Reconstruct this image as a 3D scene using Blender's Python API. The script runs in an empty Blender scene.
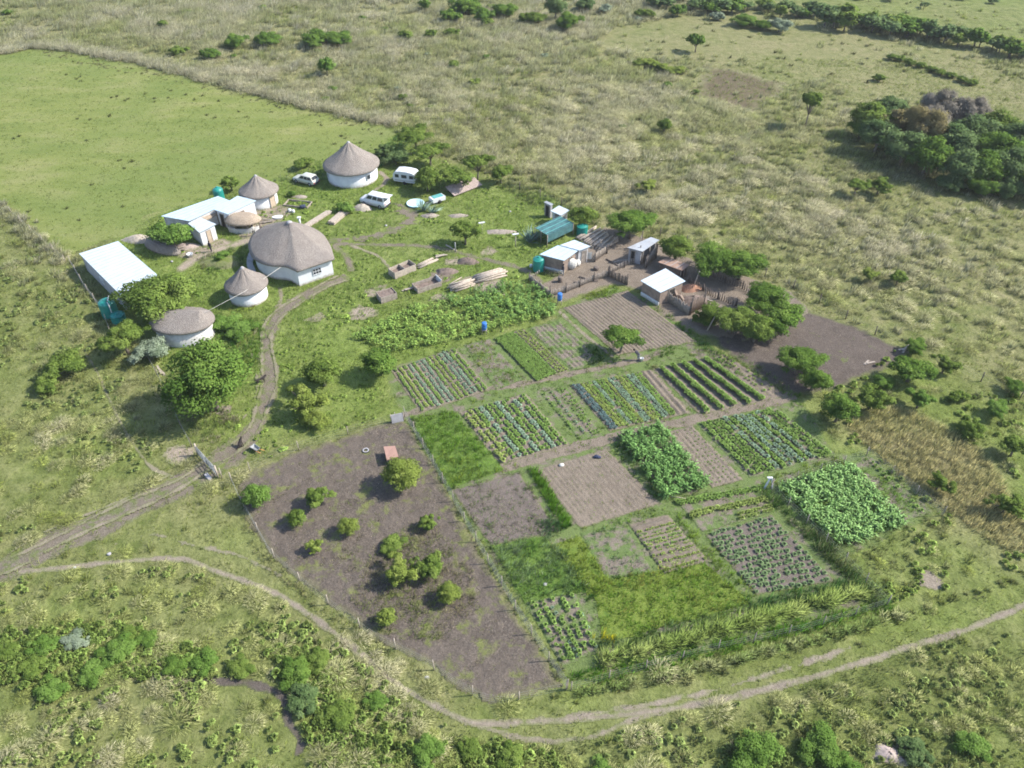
import bpy, math, random
import numpy as np
from mathutils import Vector, Matrix

rng = np.random.default_rng(7)
random.seed(7)
R = math.radians
scene = bpy.context.scene
COL = scene.collection

# ------------------------------------------------------------------ camera
W, H_PX, FOC = 1024, 768, 790.0
PITCH, CAM_H = R(40.0), 56.0
SP, CP = math.sin(PITCH), math.cos(PITCH)
cam = bpy.data.cameras.new('camera'); cam.sensor_width = 36.0; cam.lens = FOC / W * 36.0
cam.clip_end = 8000; cam.clip_start = 1.0
co = bpy.data.objects.new('camera', cam); COL.objects.link(co)
co.location = (0, 0, CAM_H); co.rotation_euler = (R(90) - PITCH, 0, 0)
scene.camera = co

def P(px, py, z=0.0):
    """point of the photograph -> point on the horizontal plane at height z"""
    x, y = (px - W / 2) / FOC, -(py - H_PX / 2) / FOC
    d = Vector((x, y * SP + CP, y * CP - SP))
    t = (z - CAM_H) / d.z
    return Vector((d.x * t, d.y * t, z))

def PP(pts, z=0.0):
    return np.array([P(a, b, z)[:2] for a, b in pts])

def proj(x, y, z=0.0):
    dz = z - CAM_H
    depth = y * CP - dz * SP
    depth = np.where(depth < 1.0, 1.0, depth)
    up = y * SP + dz * CP
    return W / 2 + FOC * x / depth, H_PX / 2 - FOC * up / depth

def S(py):
    """pixels per metre across the ground at that row"""
    yh = H_PX / 2 - FOC * math.tan(PITCH)
    return CP * (py - yh) / CAM_H

# ------------------------------------------------------------------ numpy helpers
_vn = {}
def vnoise(x, y, scale, seed=0):
    """value noise in 0..1, feature size = scale metres"""
    if seed not in _vn:
        _vn[seed] = np.random.default_rng(1000 + seed).random((256, 256))
    t = _vn[seed]
    fx, fy = x / scale + 1000, y / scale + 1000
    ix, iy = np.floor(fx).astype(int), np.floor(fy).astype(int)
    u, v = fx - ix, fy - iy
    u, v = u * u * (3 - 2 * u), v * v * (3 - 2 * v)
    a = t[ix % 256, iy % 256]; b = t[(ix + 1) % 256, iy % 256]
    c = t[ix % 256, (iy + 1) % 256]; d = t[(ix + 1) % 256, (iy + 1) % 256]
    return (a * (1 - u) + b * u) * (1 - v) + (c * (1 - u) + d * u) * v

def fnoise(x, y, scale, seed=0):
    return (vnoise(x, y, scale, seed) * .5 + vnoise(x, y, scale * .45, seed + 1) * .3
            + vnoise(x, y, scale * .2, seed + 2) * .2)

def sdist(x, y, poly):
    """signed distance to a polygon, positive inside"""
    poly = np.asarray(poly, float)
    d2 = np.full(x.shape, 1e18); ins = np.zeros(x.shape, bool)
    n = len(poly)
    for i in range(n):
        ax, ay = poly[i]; bx, by = poly[(i + 1) % n]
        ex, ey = bx - ax, by - ay
        L2 = ex * ex + ey * ey + 1e-12
        t = np.clip(((x - ax) * ex + (y - ay) * ey) / L2, 0, 1)
        dx, dy = x - ax - t * ex, y - ay - t * ey
        d2 = np.minimum(d2, dx * dx + dy * dy)
        if ay != by:
            c = (ay > y) != (by > y)
            xi = ax + (y - ay) * ex / ey
            ins ^= c & (x < xi)
    d = np.sqrt(d2)
    return np.where(ins, d, -d)

def ldist(x, y, line):
    """distance to a polyline and position along it"""
    line = np.asarray(line, float)
    best = np.full(x.shape, 1e18); side = np.zeros(x.shape)
    for i in range(len(line) - 1):
        ax, ay = line[i]; bx, by = line[i + 1]
        ex, ey = bx - ax, by - ay; L2 = ex * ex + ey * ey + 1e-12
        t = np.clip(((x - ax) * ex + (y - ay) * ey) / L2, 0, 1)
        dx, dy = x - ax - t * ex, y - ay - t * ey
        q = dx * dx + dy * dy
        m = q < best
        best = np.where(m, q, best)
        side = np.where(m, np.sign(ex * (y - ay) - ey * (x - ax)), side)
    return np.sqrt(best), side

def smooth_line(pts, n=8):
    """Catmull-Rom through ground points"""
    p = [np.array(q, float) for q in pts]
    p = [2 * p[0] - p[1]] + p + [2 * p[-1] - p[-2]]
    out = []
    for i in range(1, len(p) - 2):
        for k in range(n):
            t = k / n
            out.append(.5 * ((2 * p[i]) + (-p[i-1] + p[i+1]) * t + (2*p[i-1] - 5*p[i] + 4*p[i+1] - p[i+2]) * t*t
                             + (-p[i-1] + 3*p[i] - 3*p[i+1] + p[i+2]) * t**3))
    out.append(p[-2])
    return np.array(out)

def np_mesh(name, V, F, mat=None, attrs=None, smooth=False):
    V = np.asarray(V, np.float32); F = np.asarray(F, np.int32)
    me = bpy.data.meshes.new(name)
    nv, nf, k = len(V), len(F), F.shape[1]
    me.vertices.add(nv); me.vertices.foreach_set('co', V.ravel())
    me.loops.add(nf * k); me.loops.foreach_set('vertex_index', F.ravel())
    me.polygons.add(nf)
    me.polygons.foreach_set('loop_start', np.arange(0, nf * k, k, dtype=np.int32))
    me.polygons.foreach_set('use_smooth', np.full(nf, smooth, bool))
    me.update(calc_edges=True)
    for an, (typ, arr) in (attrs or {}).items():
        a = me.attributes.new(an, typ, 'POINT')
        a.data.foreach_set({'FLOAT_COLOR': 'color', 'FLOAT_VECTOR': 'vector'}.get(typ, 'value'), np.asarray(arr, np.float32).ravel())
    if mat: me.materials.append(mat)
    return me

def link(name, me, parent=None, loc=None):
    o = bpy.data.objects.new(name, me); COL.objects.link(o)
    if parent: o.parent = parent
    if loc is not None: o.location = loc
    return o

def tag(o, label=None, cat=None, group=None, kind=None):
    if label: o['label'] = label
    if cat: o['category'] = cat
    if group: o['group'] = group
    if kind: o['kind'] = kind
    return o

def thing(name, label, cat, loc=(0, 0, 0), rz=0.0, group=None):
    o = bpy.data.objects.new(name, None); COL.objects.link(o)
    o.empty_display_size = .3
    o.location = loc; o.rotation_euler = (0, 0, rz)
    return tag(o, label, cat, group)

def copy_tree(o, parent=None):
    c = o.copy(); COL.objects.link(c)
    if parent: c.parent = parent
    for ch in KIDS.get(o.name, []):
        copy_tree(ch, c)
    return c
KIDS = {}

# ------------------------------------------------------------------ mesh collector for built objects
class MB:
    def __init__(s): s.v, s.f, s.sm, s.mi = [], [], [], []
    def add(s, vs, fs, smooth=False, mi=0):
        b = len(s.v); s.v += [tuple(v) for v in vs]
        for f in fs:
            s.f.append(tuple(b + i for i in f)); s.sm.append(smooth); s.mi.append(mi)
        return s
    def box(s, c, d, rz=0.0, mi=0):
        hx, hy, hz = d[0] / 2, d[1] / 2, d[2] / 2
        cs, sn = math.cos(rz), math.sin(rz)
        vs = []
        for z in (-hz, hz):
            for x, y in ((-hx, -hy), (hx, -hy), (hx, hy), (-hx, hy)):
                vs.append((c[0] + x * cs - y * sn, c[1] + x * sn + y * cs, c[2] + z))
        return s.hex(vs, mi)
    def hex(s, vs, mi=0):
        return s.add(vs, [(3, 2, 1, 0), (4, 5, 6, 7), (0, 1, 5, 4), (1, 2, 6, 5), (2, 3, 7, 6), (3, 0, 4, 7)], mi=mi)
    def bar(s, a, b, w, h, mi=0):
        """rectangular bar from a to b"""
        a, b = Vector(a), Vector(b); d = (b - a).normalized()
        u = d.cross(Vector((0, 0, 1)))
        u = Vector((1, 0, 0)) if u.length < 1e-4 else u.normalized()
        n = u.cross(d).normalized()
        vs = []
        for p in (a, b):
            for x, y in ((-w, -h), (w, -h), (w, h), (-w, h)):
                vs.append(p + u * (x / 2) + n * (y / 2))
        return s.hex(vs, mi)
    def tube(s, pts, rs, n=8, caps=True, mi=0):
        pts = [Vector(p) for p in pts]
        if not hasattr(rs, '__len__'): rs = [rs] * len(pts)
        vs, fs = [], []
        for i, p in enumerate(pts):
            d = (pts[min(i + 1, len(pts) - 1)] - pts[max(i - 1, 0)]).normalized()
            u = d.cross(Vector((0.13, 0.91, 0.37))).normalized(); w = d.cross(u)
            for k in range(n):
                a = 2 * math.pi * k / n
                vs.append(p + (u * math.cos(a) + w * math.sin(a)) * rs[i])
        for i in range(len(pts) - 1):
            for k in range(n):
                fs.append((i * n + k, i * n + (k + 1) % n, (i + 1) * n + (k + 1) % n, (i + 1) * n + k))
        if caps:
            fs.append(tuple(range(n))[::-1]); fs.append(tuple((len(pts) - 1) * n + k for k in range(n)))
        return s.add(vs, fs, True, mi)
    def loft(s, rings, cap0=False, cap1=False, smooth=True, mi=0):
        n = len(rings[0]); vs = [p for r in rings for p in r]; fs = []
        for i in range(len(rings) - 1):
            for k in range(n):
                fs.append((i * n + k, i * n + (k + 1) % n, (i + 1) * n + (k + 1) % n, (i + 1) * n + k))
        if cap0: fs.append(tuple(range(n))[::-1])
        if cap1: fs.append(tuple((len(rings) - 1) * n + k for k in range(n)))
        return s.add(vs, fs, smooth, mi)
    def lathe(s, prof, c=(0, 0, 0), n=32, cap0=False, cap1=False, smooth=True, mi=0):
        rings = [[(c[0] + r * math.cos(2 * math.pi * k / n), c[1] + r * math.sin(2 * math.pi * k / n), c[2] + z)
                  for k in range(n)] for r, z in prof]
        return s.loft(rings, cap0, cap1, smooth, mi)
    def slab(s, poly, z0, z1, mi=0):
        """poly: ccw xy; z0, z1 scalars or lists"""
        n = len(poly)
        a = [(p[0], p[1], z0[i] if hasattr(z0, '__len__') else z0) for i, p in enumerate(poly)]
        b = [(p[0], p[1], z1[i] if hasattr(z1, '__len__') else z1) for i, p in enumerate(poly)]
        return s.loft([a, b], True, True, False, mi)
    def blob(s, c, r, seed=0, rough=.25, n=10, mi=0):
        """uneven lump sitting at c, r = (rx, ry, rz)"""
        q = random.Random(seed); ph = [q.uniform(0, 6.28) for _ in range(6)]
        rings = []
        m = n // 2 + 1
        for i in range(m + 1):
            th = math.pi * i / m
            ring = []
            for k in range(n):
                a = 2 * math.pi * k / n
                w = 1 + rough * (math.sin(2 * a + ph[0] + th) * .5 + math.sin(3 * a + ph[1] - 2 * th) * .35 + q.uniform(-.3, .3))
                ring.append((c[0] + r[0] * w * math.sin(th) * math.cos(a), c[1] + r[1] * w * math.sin(th) * math.sin(a),
                             c[2] - r[2] * math.cos(th) * (w if 0 < i < m else 1)))
            rings.append(ring)
        return s.loft(rings, True, True, False, mi)
    def mesh(s, name, mats):
        me = bpy.data.meshes.new(name); me.from_pydata([tuple(v) for v in s.v], [], s.f); me.update()
        for m in (mats if isinstance(mats, (list, tuple)) else [mats]): me.materials.append(m)
        me.polygons.foreach_set('use_smooth', s.sm); me.polygons.foreach_set('material_index', s.mi)
        return me
    def build(s, name, mats, parent=None, loc=None):
        o = link(name, s.mesh(name, mats), parent, loc)
        if parent: KIDS.setdefault(parent.name, []).append(o)
        return o

# ------------------------------------------------------------------ materials
class NT:
    def __init__(s, name):
        s.m = bpy.data.materials.new(name); s.m.use_nodes = True
        s.t = s.m.node_tree; s.t.nodes.clear()
        s.out = s.n('ShaderNodeOutputMaterial')
    def n(s, typ, **kw):
        nd = s.t.nodes.new(typ)
        for k, v in kw.items(): setattr(nd, k, v)
        return nd
    def l(s, a, b): s.t.links.new(a, b)
    def val(s, sock, v):
        if isinstance(v, bpy.types.NodeSocket): s.l(v, sock)
        else: sock.default_value = v
    def pos(s):
        return s.n('ShaderNodeNewGeometry').outputs['Position']
    def obj(s):
        return s.n('ShaderNodeTexCoord').outputs['Object']
    def noise(s, scale, detail=4, rough=.55, vec=None, out='Fac'):
        nd = s.n('ShaderNodeTexNoise'); nd.inputs['Scale'].default_value = scale
        nd.inputs['Detail'].default_value = detail; nd.inputs['Roughness'].default_value = rough
        s.l(vec if vec is not None else s.pos(), nd.inputs['Vector'])
        return nd.outputs[out]
    def scaled(s, vec, sc):
        nd = s.n('ShaderNodeMapping'); s.l(vec, nd.inputs['Vector']); nd.inputs['Scale'].default_value = sc
        return nd.outputs['Vector']
    def ramp(s, fac, stops):
        nd = s.n('ShaderNodeValToRGB'); s.l(fac, nd.inputs['Fac'])
        el = nd.color_ramp.elements
        while len(el) < len(stops): el.new(.5)
        for e, (p, c) in zip(el, stops):
            e.position = p; e.color = (*c, 1) if hasattr(c, '__len__') else (c, c, c, 1)
        return nd.outputs['Color']
    def mix(s, fac, a, b, mode='MIX'):
        nd = s.n('ShaderNodeMix', data_type='RGBA', blend_type=mode)
        s.val(nd.inputs[0], fac)
        for i, c in ((6, a), (7, b)):
            s.val(nd.inputs[i], c if isinstance(c, bpy.types.NodeSocket) else ((*c, 1) if hasattr(c, '__len__') else (c, c, c, 1)))
        return nd.outputs[2]
    def math(s, op, a, b=0.0, clamp=False):
        nd = s.n('ShaderNodeMath', operation=op, use_clamp=clamp); s.val(nd.inputs[0], a); s.val(nd.inputs[1], b)
        return nd.outputs[0]
    def attr(s, name, out='Fac'):
        return s.n('ShaderNodeAttribute', attribute_name=name).outputs[out]
    def bump(s, h, strength=.5, dist=.05):
        nd = s.n('ShaderNodeBump'); s.l(h, nd.inputs['Height'])
        nd.inputs['Strength'].default_value = strength; nd.inputs['Distance'].default_value = dist
        return nd.outputs['Normal']
    def principled(s, col, rough=.9, metal=0.0, normal=None, spec=.3):
        b = s.n('ShaderNodeBsdfPrincipled')
        s.val(b.inputs['Base Color'], col if isinstance(col, bpy.types.NodeSocket) else (*col, 1))
        s.val(b.inputs['Roughness'], rough); s.val(b.inputs['Metallic'], metal)
        b.inputs['Specular IOR Level'].default_value = spec
        if normal is not None: s.l(normal, b.inputs['Normal'])
        s.l(b.outputs[0], s.out.inputs['Surface'])
        return s.m
    def leafy(s, col, trans=.3, bend=.65):
        d = s.n('ShaderNodeBsdfDiffuse'); t = s.n('ShaderNodeBsdfTranslucent')
        # leaves and blades lean the shading normal towards the outside of their clump, as a mass of tiny leaves does
        vt = s.n('ShaderNodeVectorTransform', vector_type='NORMAL', convert_from='OBJECT', convert_to='WORLD')
        s.l(s.attr('dome', 'Vector'), vt.inputs[0])
        vm = s.n('ShaderNodeMix', data_type='VECTOR'); vm.inputs[0].default_value = bend
        s.l(s.n('ShaderNodeNewGeometry').outputs['Normal'], vm.inputs[4]); s.l(vt.outputs[0], vm.inputs[5])
        nn = s.n('ShaderNodeVectorMath', operation='NORMALIZE'); s.l(vm.outputs[1], nn.inputs[0])
        s.l(nn.outputs[0], d.inputs['Normal'])
        s.val(d.inputs['Color'], col); s.val(t.inputs['Color'], col)
        ng = s.n('ShaderNodeVectorMath', operation='SCALE'); s.l(nn.outputs[0], ng.inputs[0]); ng.inputs[3].default_value = -1
        s.l(ng.outputs[0], t.inputs['Normal'])
        tc = s.mix(1.0, col, (trans,) * 3, 'MULTIPLY'); s.l(tc, t.inputs['Color'])
        mx = s.n('ShaderNodeAddShader')
        s.l(d.outputs[0], mx.inputs[0]); s.l(t.outputs[0], mx.inputs[1])
        s.l(mx.outputs[0], s.out.inputs['Surface'])
        return s.m

def m_plain(name, col, rough=.8, var=.25, scale=2.0, metal=0.0, dirt=None, bump=0.0, spec=.3):
    """one colour with uneven wear"""
    t = NT(name); o = t.obj()
    n = t.noise(scale, 5, .6, o)
    d = dirt or tuple(c * .6 for c in col)
    c = t.ramp(n, [(.3, tuple(x * (1 - var) for x in col)), (.62, tuple(min(x * (1 + var * .35), .95) for x in col))])
    n2 = t.noise(scale * .35, 6, .7, o)
    c = t.mix(t.ramp(n2, [(.52, 0.0), (.75, .55)]), c, d)
    return t.principled(c, rough, metal, t.bump(n, bump, .03) if bump else None, spec)

M = {}
def make_materials():
    # --- ground: attribute zone  R lush  G straw  B bare
    t = NT('ground_grass'); p = t.pos()
    z = t.n('ShaderNodeSeparateColor'); t.l(t.attr('zone', 'Color'), z.inputs[0])
    lush, straw, bare = z.outputs
    fine = t.noise(3.2, 6, .7, p); mid = t.noise(.55, 6, .65, p); big = t.noise(.05, 4, .55, p)
    green = t.ramp(mid, [(.3, (.082, .104, .028)), (.55, (.130, .152, .045)), (.75, (.178, .188, .072))])
    dry = t.ramp(fine, [(.3, (.130, .118, .056)), (.5, (.210, .188, .100)), (.7, (.29, .26, .152))])
    lushc = t.ramp(mid, [(.3, (.092, .138, .028)), (.52, (.138, .190, .042)), (.72, (.195, .230, .068))])
    sw = t.math('ADD', t.math('MULTIPLY', t.math('SUBTRACT', mid, .5), 1.6), t.math('ADD', straw, t.math('MULTIPLY', t.math('SUBTRACT', big, .5), .9)), True)
    c = t.mix(sw, green, dry)
    lw = t.math('ADD', t.math('MULTIPLY', t.math('SUBTRACT', mid, .5), 1.2), t.math('SUBTRACT', t.math('MULTIPLY', lush, 1.5), .25), True)
    c = t.mix(lw, c, lushc)
    soil = t.ramp(fine, [(.3, (.13, .105, .085)), (.5, (.20, .165, .135)), (.7, (.27, .23, .19))])
    bw = t.math('ADD', t.math('MULTIPLY', t.math('SUBTRACT', mid, .5), 1.5), t.math('SUBTRACT', t.math('MULTIPLY', bare, 1.6), .3), True)
    c = t.mix(bw, c, soil)
    c = t.mix(t.math('MULTIPLY', t.ramp(fine, [(.34, 1.0), (.5, 0.0)]), .45), c, (.05, .055, .02))
    h = t.math('ADD', t.math('MULTIPLY', fine, .4), mid)
    M['ground'] = t.principled(c, .95, 0, t.bump(h, .9, .35), .1)
    # --- pasture
    t = NT('pasture_grass'); p = t.pos()
    fine = t.noise(2.5, 6, .72, p); mid = t.noise(.16, 6, .6, t.scaled(p, (.6, 1.4, 1))); big = t.noise(.03, 3, .5, p)
    c = t.ramp(mid, [(.32, (.116, .146, .036)), (.5, (.156, .178, .050)), (.66, (.20, .203, .080))])
    c = t.mix(t.ramp(big, [(.42, 0.0), (.62, .6)]), c, (.105, .146, .038))
    c = t.mix(t.ramp(fine, [(.36, .5), (.5, 0.0)]), c, (.10, .125, .04))
    c = t.mix(t.ramp(fine, [(.56, 0.0), (.72, .5)]), c, (.23, .235, .11))
    sd = t.attr('sd')
    M['pasture'] = t.principled(c, .95, 0, t.bump(fine, .6, .12), .1)
    # --- earth of several kinds
    def earth(name, a, b, cc, grass=None, gamt=.5, scale=1.0, edge=.6, edgecol=(.12, .15, .04)):
        t = NT(name); p = t.pos()
        fine = t.noise(5 * scale, 7, .75, p); mid = t.noise(.6 * scale, 6, .65, p); big = t.noise(.12, 3, .5, p)
        c = t.ramp(fine, [(.3, a), (.5, b), (.7, cc)])
        c = t.mix(t.ramp(mid, [(.38, .6), (.55, 0.0)]), c, tuple(x * .78 for x in b))
        c = t.mix(t.ramp(big, [(.45, 0.0), (.65, .5)]), c, tuple(min(1, x * 1.2) for x in b))
        if grass:
            g = t.mix(fine, tuple(x * .6 for x in grass), tuple(x * 1.35 for x in grass))
            c = t.mix(t.ramp(t.noise(.45 * scale, 6, .7, p), [(.62 - gamt * .3, 0.0), (.72 - gamt * .3, .85)]), c, g)
        if edge:
            e = t.math('SUBTRACT', 1.0, t.math('DIVIDE', t.attr('sd'), edge), True)
            e = t.math('MULTIPLY', e, t.ramp(mid, [(.3, .25), (.6, 1.0)]))
            c = t.mix(e, c, t.mix(fine, tuple(x * .6 for x in edgecol), tuple(x * 1.4 for x in edgecol)))
        return t.principled(c, .97, 0, t.bump(t.math('ADD', fine, mid), .8, .12), .08)
    M['track'] = earth('track_earth', (.095, .079, .060), (.150, .127, .099), (.22, .19, .153), (.11, .135, .045), .42, 1.0, .5)
    M['path'] = earth('path_earth', (.145, .118, .090), (.215, .181, .142), (.305, .265, .215), (.13, .15, .055), .2, 1.0, .35)
    M['yard'] = earth('yard_earth', (.17, .135, .105), (.26, .215, .17), (.36, .31, .25), (.12, .16, .05), .25, 1.0, .8)
    M['paddock'] = earth('paddock_earth', (.058, .047, .039), (.104, .086, .072), (.200, .168, .136), (.135, .15, .05), .30, 1.2, .8, (.15, .15, .07))
    M['kraal'] = earth('kraal_earth', (.10, .080, .062), (.170, .139, .110), (.265, .225, .182), None, 0, 1.2, .6)
    M['dark_paddock'] = earth('trampled_earth', (.060, .048, .040), (.098, .080, .068), (.160, .135, .115), (.12, .14, .05), .05, 1.2, .8)
    M['garden'] = earth('garden_earth', (.10, .082, .062), (.160, .135, .108), (.235, .20, .165), (.105, .155, .042), .80, 1.0, .7)
    M['bed'] = earth('bed_earth', (.108, .086, .066), (.175, .144, .113), (.25, .213, .17), None, 0, 1.6, .25, (.13, .15, .06))
    M['bed_weedy'] = earth('weedy_earth', (.11, .088, .07), (.17, .142, .115), (.24, .205, .17), (.10, .155, .042), .55, 1.6, .4, (.1, .16, .04))
    M['bed_purple'] = earth('purplish_bed_earth', (.086, .070, .060), (.137, .114, .099), (.20, .171, .15), None, 0, 1.8, .3)
    M['bed_green'] = earth('green_bed', (.06, .10, .022), (.10, .16, .034), (.15, .20, .05), (.08, .14, .025), .4, 1.4, 0)
    M['bed_yellow'] = earth('yellow_green_bed', (.08, .115, .022), (.13, .175, .034), (.19, .215, .055), (.09, .15, .028), .3, 1.4, 0)
    M['burnt'] = earth('dry_brown_ground', (.075, .060, .038), (.110, .090, .056), (.15, .125, .08), (.11, .12, .05), .2, .8, 3.0, (.2, .2, .1))
    M['mud'] = earth('gully_mud', (.06, .05, .042), (.095, .08, .068), (.15, .13, .11), None, 0, 1, .3, (.08, .1, .03))
    # --- foliage
    def foliage(name, dark, mid, light, trans=.7):
        t = NT(name)
        c = t.ramp(t.attr('tint'), [(.05, dark), (.5, mid), (.95, light)])
        oi = t.n('ShaderNodeObjectInfo').outputs['Random']
        c = t.mix(t.math('MULTIPLY', oi, .35), c, tuple(x * .7 for x in mid))
        return t.leafy(c, trans)
    M['f_dark'] = foliage('dense_foliage', (.029, .056, .012), (.058, .103, .020), (.10, .150, .034))
    M['f_acacia'] = foliage('acacia_foliage', (.038, .064, .014), (.072, .109, .023), (.113, .150, .038))
    M['f_yellow'] = foliage('yellowish_foliage', (.058, .082, .018), (.098, .132, .028), (.142, .17, .045))
    M['f_bluish'] = foliage('bluish_foliage', (.035, .061, .023), (.062, .096, .036), (.097, .132, .056))
    M['f_silver'] = foliage('silvery_foliage', (.07, .10, .06), (.12, .15, .105), (.17, .205, .15))
    M['f_bright'] = foliage('bright_foliage', (.036, .070, .014), (.068, .120, .024), (.105, .160, .042))
    M['f_grey'] = foliage('leafless_twigs', (.095, .088, .072), (.150, .138, .116), (.205, .19, .163), .3)
    M['f_russet'] = foliage('russet_foliage', (.085, .08, .035), (.13, .115, .055), (.18, .155, .08))
    t = NT('bark'); o = t.obj()
    M['bark'] = t.principled(t.ramp(t.noise(14, 5, .7, t.scaled(o, (1, 1, .2))), [(.3, (.07, .055, .042)), (.7, (.22, .185, .15))]), .95)
    t = NT('pale_bark'); o = t.obj()
    M['pale_bark'] = t.principled(t.ramp(t.noise(14, 5, .7, o), [(.3, (.18, .165, .15)), (.7, (.34, .31, .28))]), .95)
    # --- grass and crops carry a colour per blade; tussock bases include painted shade
    t = NT('grass_blades'); M['blades'] = t.leafy(t.attr('col', 'Color'), .9, .72)
    t = NT('crop_leaves'); M['crop'] = t.leafy(t.attr('col', 'Color'), .75, .55)
    # --- buildings
    t = NT('thatch'); o = t.obj()
    st = t.noise(5, 6, .75, t.scaled(o, (1, 1, .35))); bl = t.noise(.7, 5, .6, o); fi = t.noise(22, 4, .7, t.scaled(o, (1, 1, .3)))
    c = t.ramp(st, [(.28, (.175, .152, .134)), (.5, (.255, .226, .202)), (.72, (.335, .302, .272))])
    c = t.mix(t.ramp(bl, [(.4, .5), (.6, 0.0)]), c, (.205, .175, .157))
    c = t.mix(t.ramp(fi, [(.35, .35), (.5, 0.0)]), c, (.13, .108, .094))
    c = t.mix(t.ramp(t.noise(1.6, 5, .7, t.scaled(o, (1, 1, .5))), [(.52, 0.0), (.7, .4)]), c, (.30, .275, .25))
    M['thatch'] = t.principled(c, 1.0, 0, t.bump(t.math('ADD', st, fi), .9, .12), .05)
    t = NT('new_thatch'); o = t.obj()
    st = t.noise(6, 6, .75, t.scaled(o, (1, 1, .35)))
    c = t.ramp(st, [(.28, (.2, .15, .11)), (.5, (.31, .25, .19)), (.72, (.42, .35, .28))])
    M['thatch_new'] = t.principled(c, 1.0, 0, t.bump(st, .9, .1), .05)
    t = NT('whitewash'); o = t.obj()
    a = t.noise(1.1, 6, .7, o); b = t.noise(7, 5, .7, o)
    c = t.ramp(a, [(.3, (.50, .51, .53)), (.55, (.58, .59, .61)), (.8, (.62, .62, .63))])
    c = t.mix(t.ramp(t.noise(2.2, 6, .8, t.scaled(o, (1.5, 1.5, .25))), [(.58, 0.0), (.85, .35)]), c, (.42, .40, .37))
    sp = t.n('ShaderNodeSeparateXYZ'); t.l(o, sp.inputs[0])
    sz = t.math('ADD', sp.outputs[2], t.math('MULTIPLY', t.math('SUBTRACT', t.noise(3.5, 5, .75, o), .5), 1.3))
    c = t.mix(t.ramp(sz, [(.10, .75), (.42, 0.0)]), c, (.30, .25, .20))          # mud splashed up from the ground
    c = t.mix(t.ramp(t.noise(5, 6, .8, t.scaled(o, (1, 1, .12))), [(.57, 0.0), (.72, .3)]), c, (.38, .36, .33))   # rain streaks
    M['whitewash'] = t.principled(c, .9, 0, t.bump(b, .35, .03), .2)
    M['whitewash_rough'] = m_plain('patched_whitewash', (.50, .49, .48), .95, .25, 1.5, dirt=(.42, .38, .34), bump=.5)
    def metal(name, a, b, dirt, damt=.35):
        t = NT(name); o = t.obj()
        sep = t.n('ShaderNodeSeparateXYZ'); t.l(o, sep.inputs[0])
        n = t.noise(.8, 6, .65, o)
        c = t.ramp(n, [(.3, a), (.7, b)])
        c = t.mix(t.ramp(t.noise(.5, 7, .75, t.scaled(o, (1, 1, 1))), [(.48, 0.0), (.74, damt)]), c, dirt)
        c = t.mix(t.ramp(t.noise(2.6, 6, .8, t.scaled(o, (1, .25, 1))), [(.58, 0.0), (.76, .45)]), c, tuple(x * .72 for x in dirt))
        return t.principled(c, .45, .0, None, .5)
    M['roof_white'] = metal('white_sheet_roof', (.41, .475, .525), (.465, .53, .57), (.38, .41, .43), .5)
    M['roof_blue'] = metal('pale_blue_sheet_roof', (.38, .48, .555), (.43, .53, .60), (.36, .42, .47), .5)
    M['roof_grey'] = metal('weathered_sheet_roof', (.27, .29, .31), (.38, .39, .40), (.24, .20, .18), .8)
    M['roof_rust'] = m_plain('rusty_sheet', (.30, .20, .15), .8, .4, 2.0, dirt=(.2, .16, .14))
    M['red_roof'] = m_plain('faded_red_sheet', (.36, .215, .17), .7, .2, 1.5, dirt=(.45, .3, .25))
    M['wall_grey'] = m_plain('grey_block_wall', (.34, .33, .34), .95, .25, 1.5, dirt=(.26, .24, .23), bump=.4)
    M['wall_brown'] = m_plain('mud_brick_wall', (.235, .180, .145), .95, .3, 2.0, dirt=(.16, .125, .10), bump=.5)
    M['dark'] = m_plain('dark_opening', (.03, .027, .025), .9, .2)
    M['glass'] = m_plain('window_glass', (.035, .04, .05), .12, .1, 1.0, spec=.6)
    M['door'] = m_plain('pale_wood_door', (.40, .32, .24), .8, .2, 3.0)
    M['wood'] = m_plain('weathered_wood', (.30, .255, .215), .95, .4, 4.0, dirt=(.18, .15, .125), bump=.3)
    M['wood_pale'] = m_plain('pale_cut_timber', (.37, .315, .26), .95, .35, 4.0, dirt=(.26, .21, .17), bump=.3)
    M['wood_dark'] = m_plain('dark_old_wood', (.13, .105, .09), .95, .4, 4.0)
    M['tank'] = m_plain('green_plastic_tank', (.012, .20, .165), .45, .2, 1.5, dirt=(.03, .18, .15), spec=.5)
    M['net'] = m_plain('blue_green_shade_net', (.055, .135, .145), .9, .35, 1.5, dirt=(.09, .16, .17))
    M['blue'] = m_plain('blue_plastic', (.03, .14, .42), .4, .15, 3.0, spec=.5)
    M['navy'] = m_plain('dark_blue_cloth', (.035, .045, .085), .9, .3, 3.0)
    M['white'] = m_plain('white_paint', (.56, .57, .59), .5, .08, 2.0, spec=.5, dirt=(.48, .48, .48))
    M['cream'] = m_plain('cream_car_paint', (.42, .43, .38), .35, .08, 2.0, spec=.5)
    M['tarp'] = m_plain('white_tarpaulin', (.52, .50, .46), .8, .15, 1.5, bump=.5)
    M['rubber'] = m_plain('black_rubber', (.025, .025, .027), .85, .2)
    M['steel'] = m_plain('galvanised_steel', (.24, .25, .255), .5, .2, 5.0, spec=.5)
    M['trim'] = m_plain('dark_plastic_trim', (.04, .04, .045), .6, .1)
    M['lamp_red'] = m_plain('red_lamp_lens', (.35, .02, .015), .3, .1)
    M['lamp_clear'] = m_plain('clear_lamp_lens', (.6, .6, .58), .2, .1)
    M['orange'] = m_plain('orange_handle', (.55, .27, .10), .7, .2)
    M['rubble'] = m_plain('orange_brick_rubble', (.30, .165, .11), .95, .4, 6.0, dirt=(.3, .17, .11))
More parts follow.
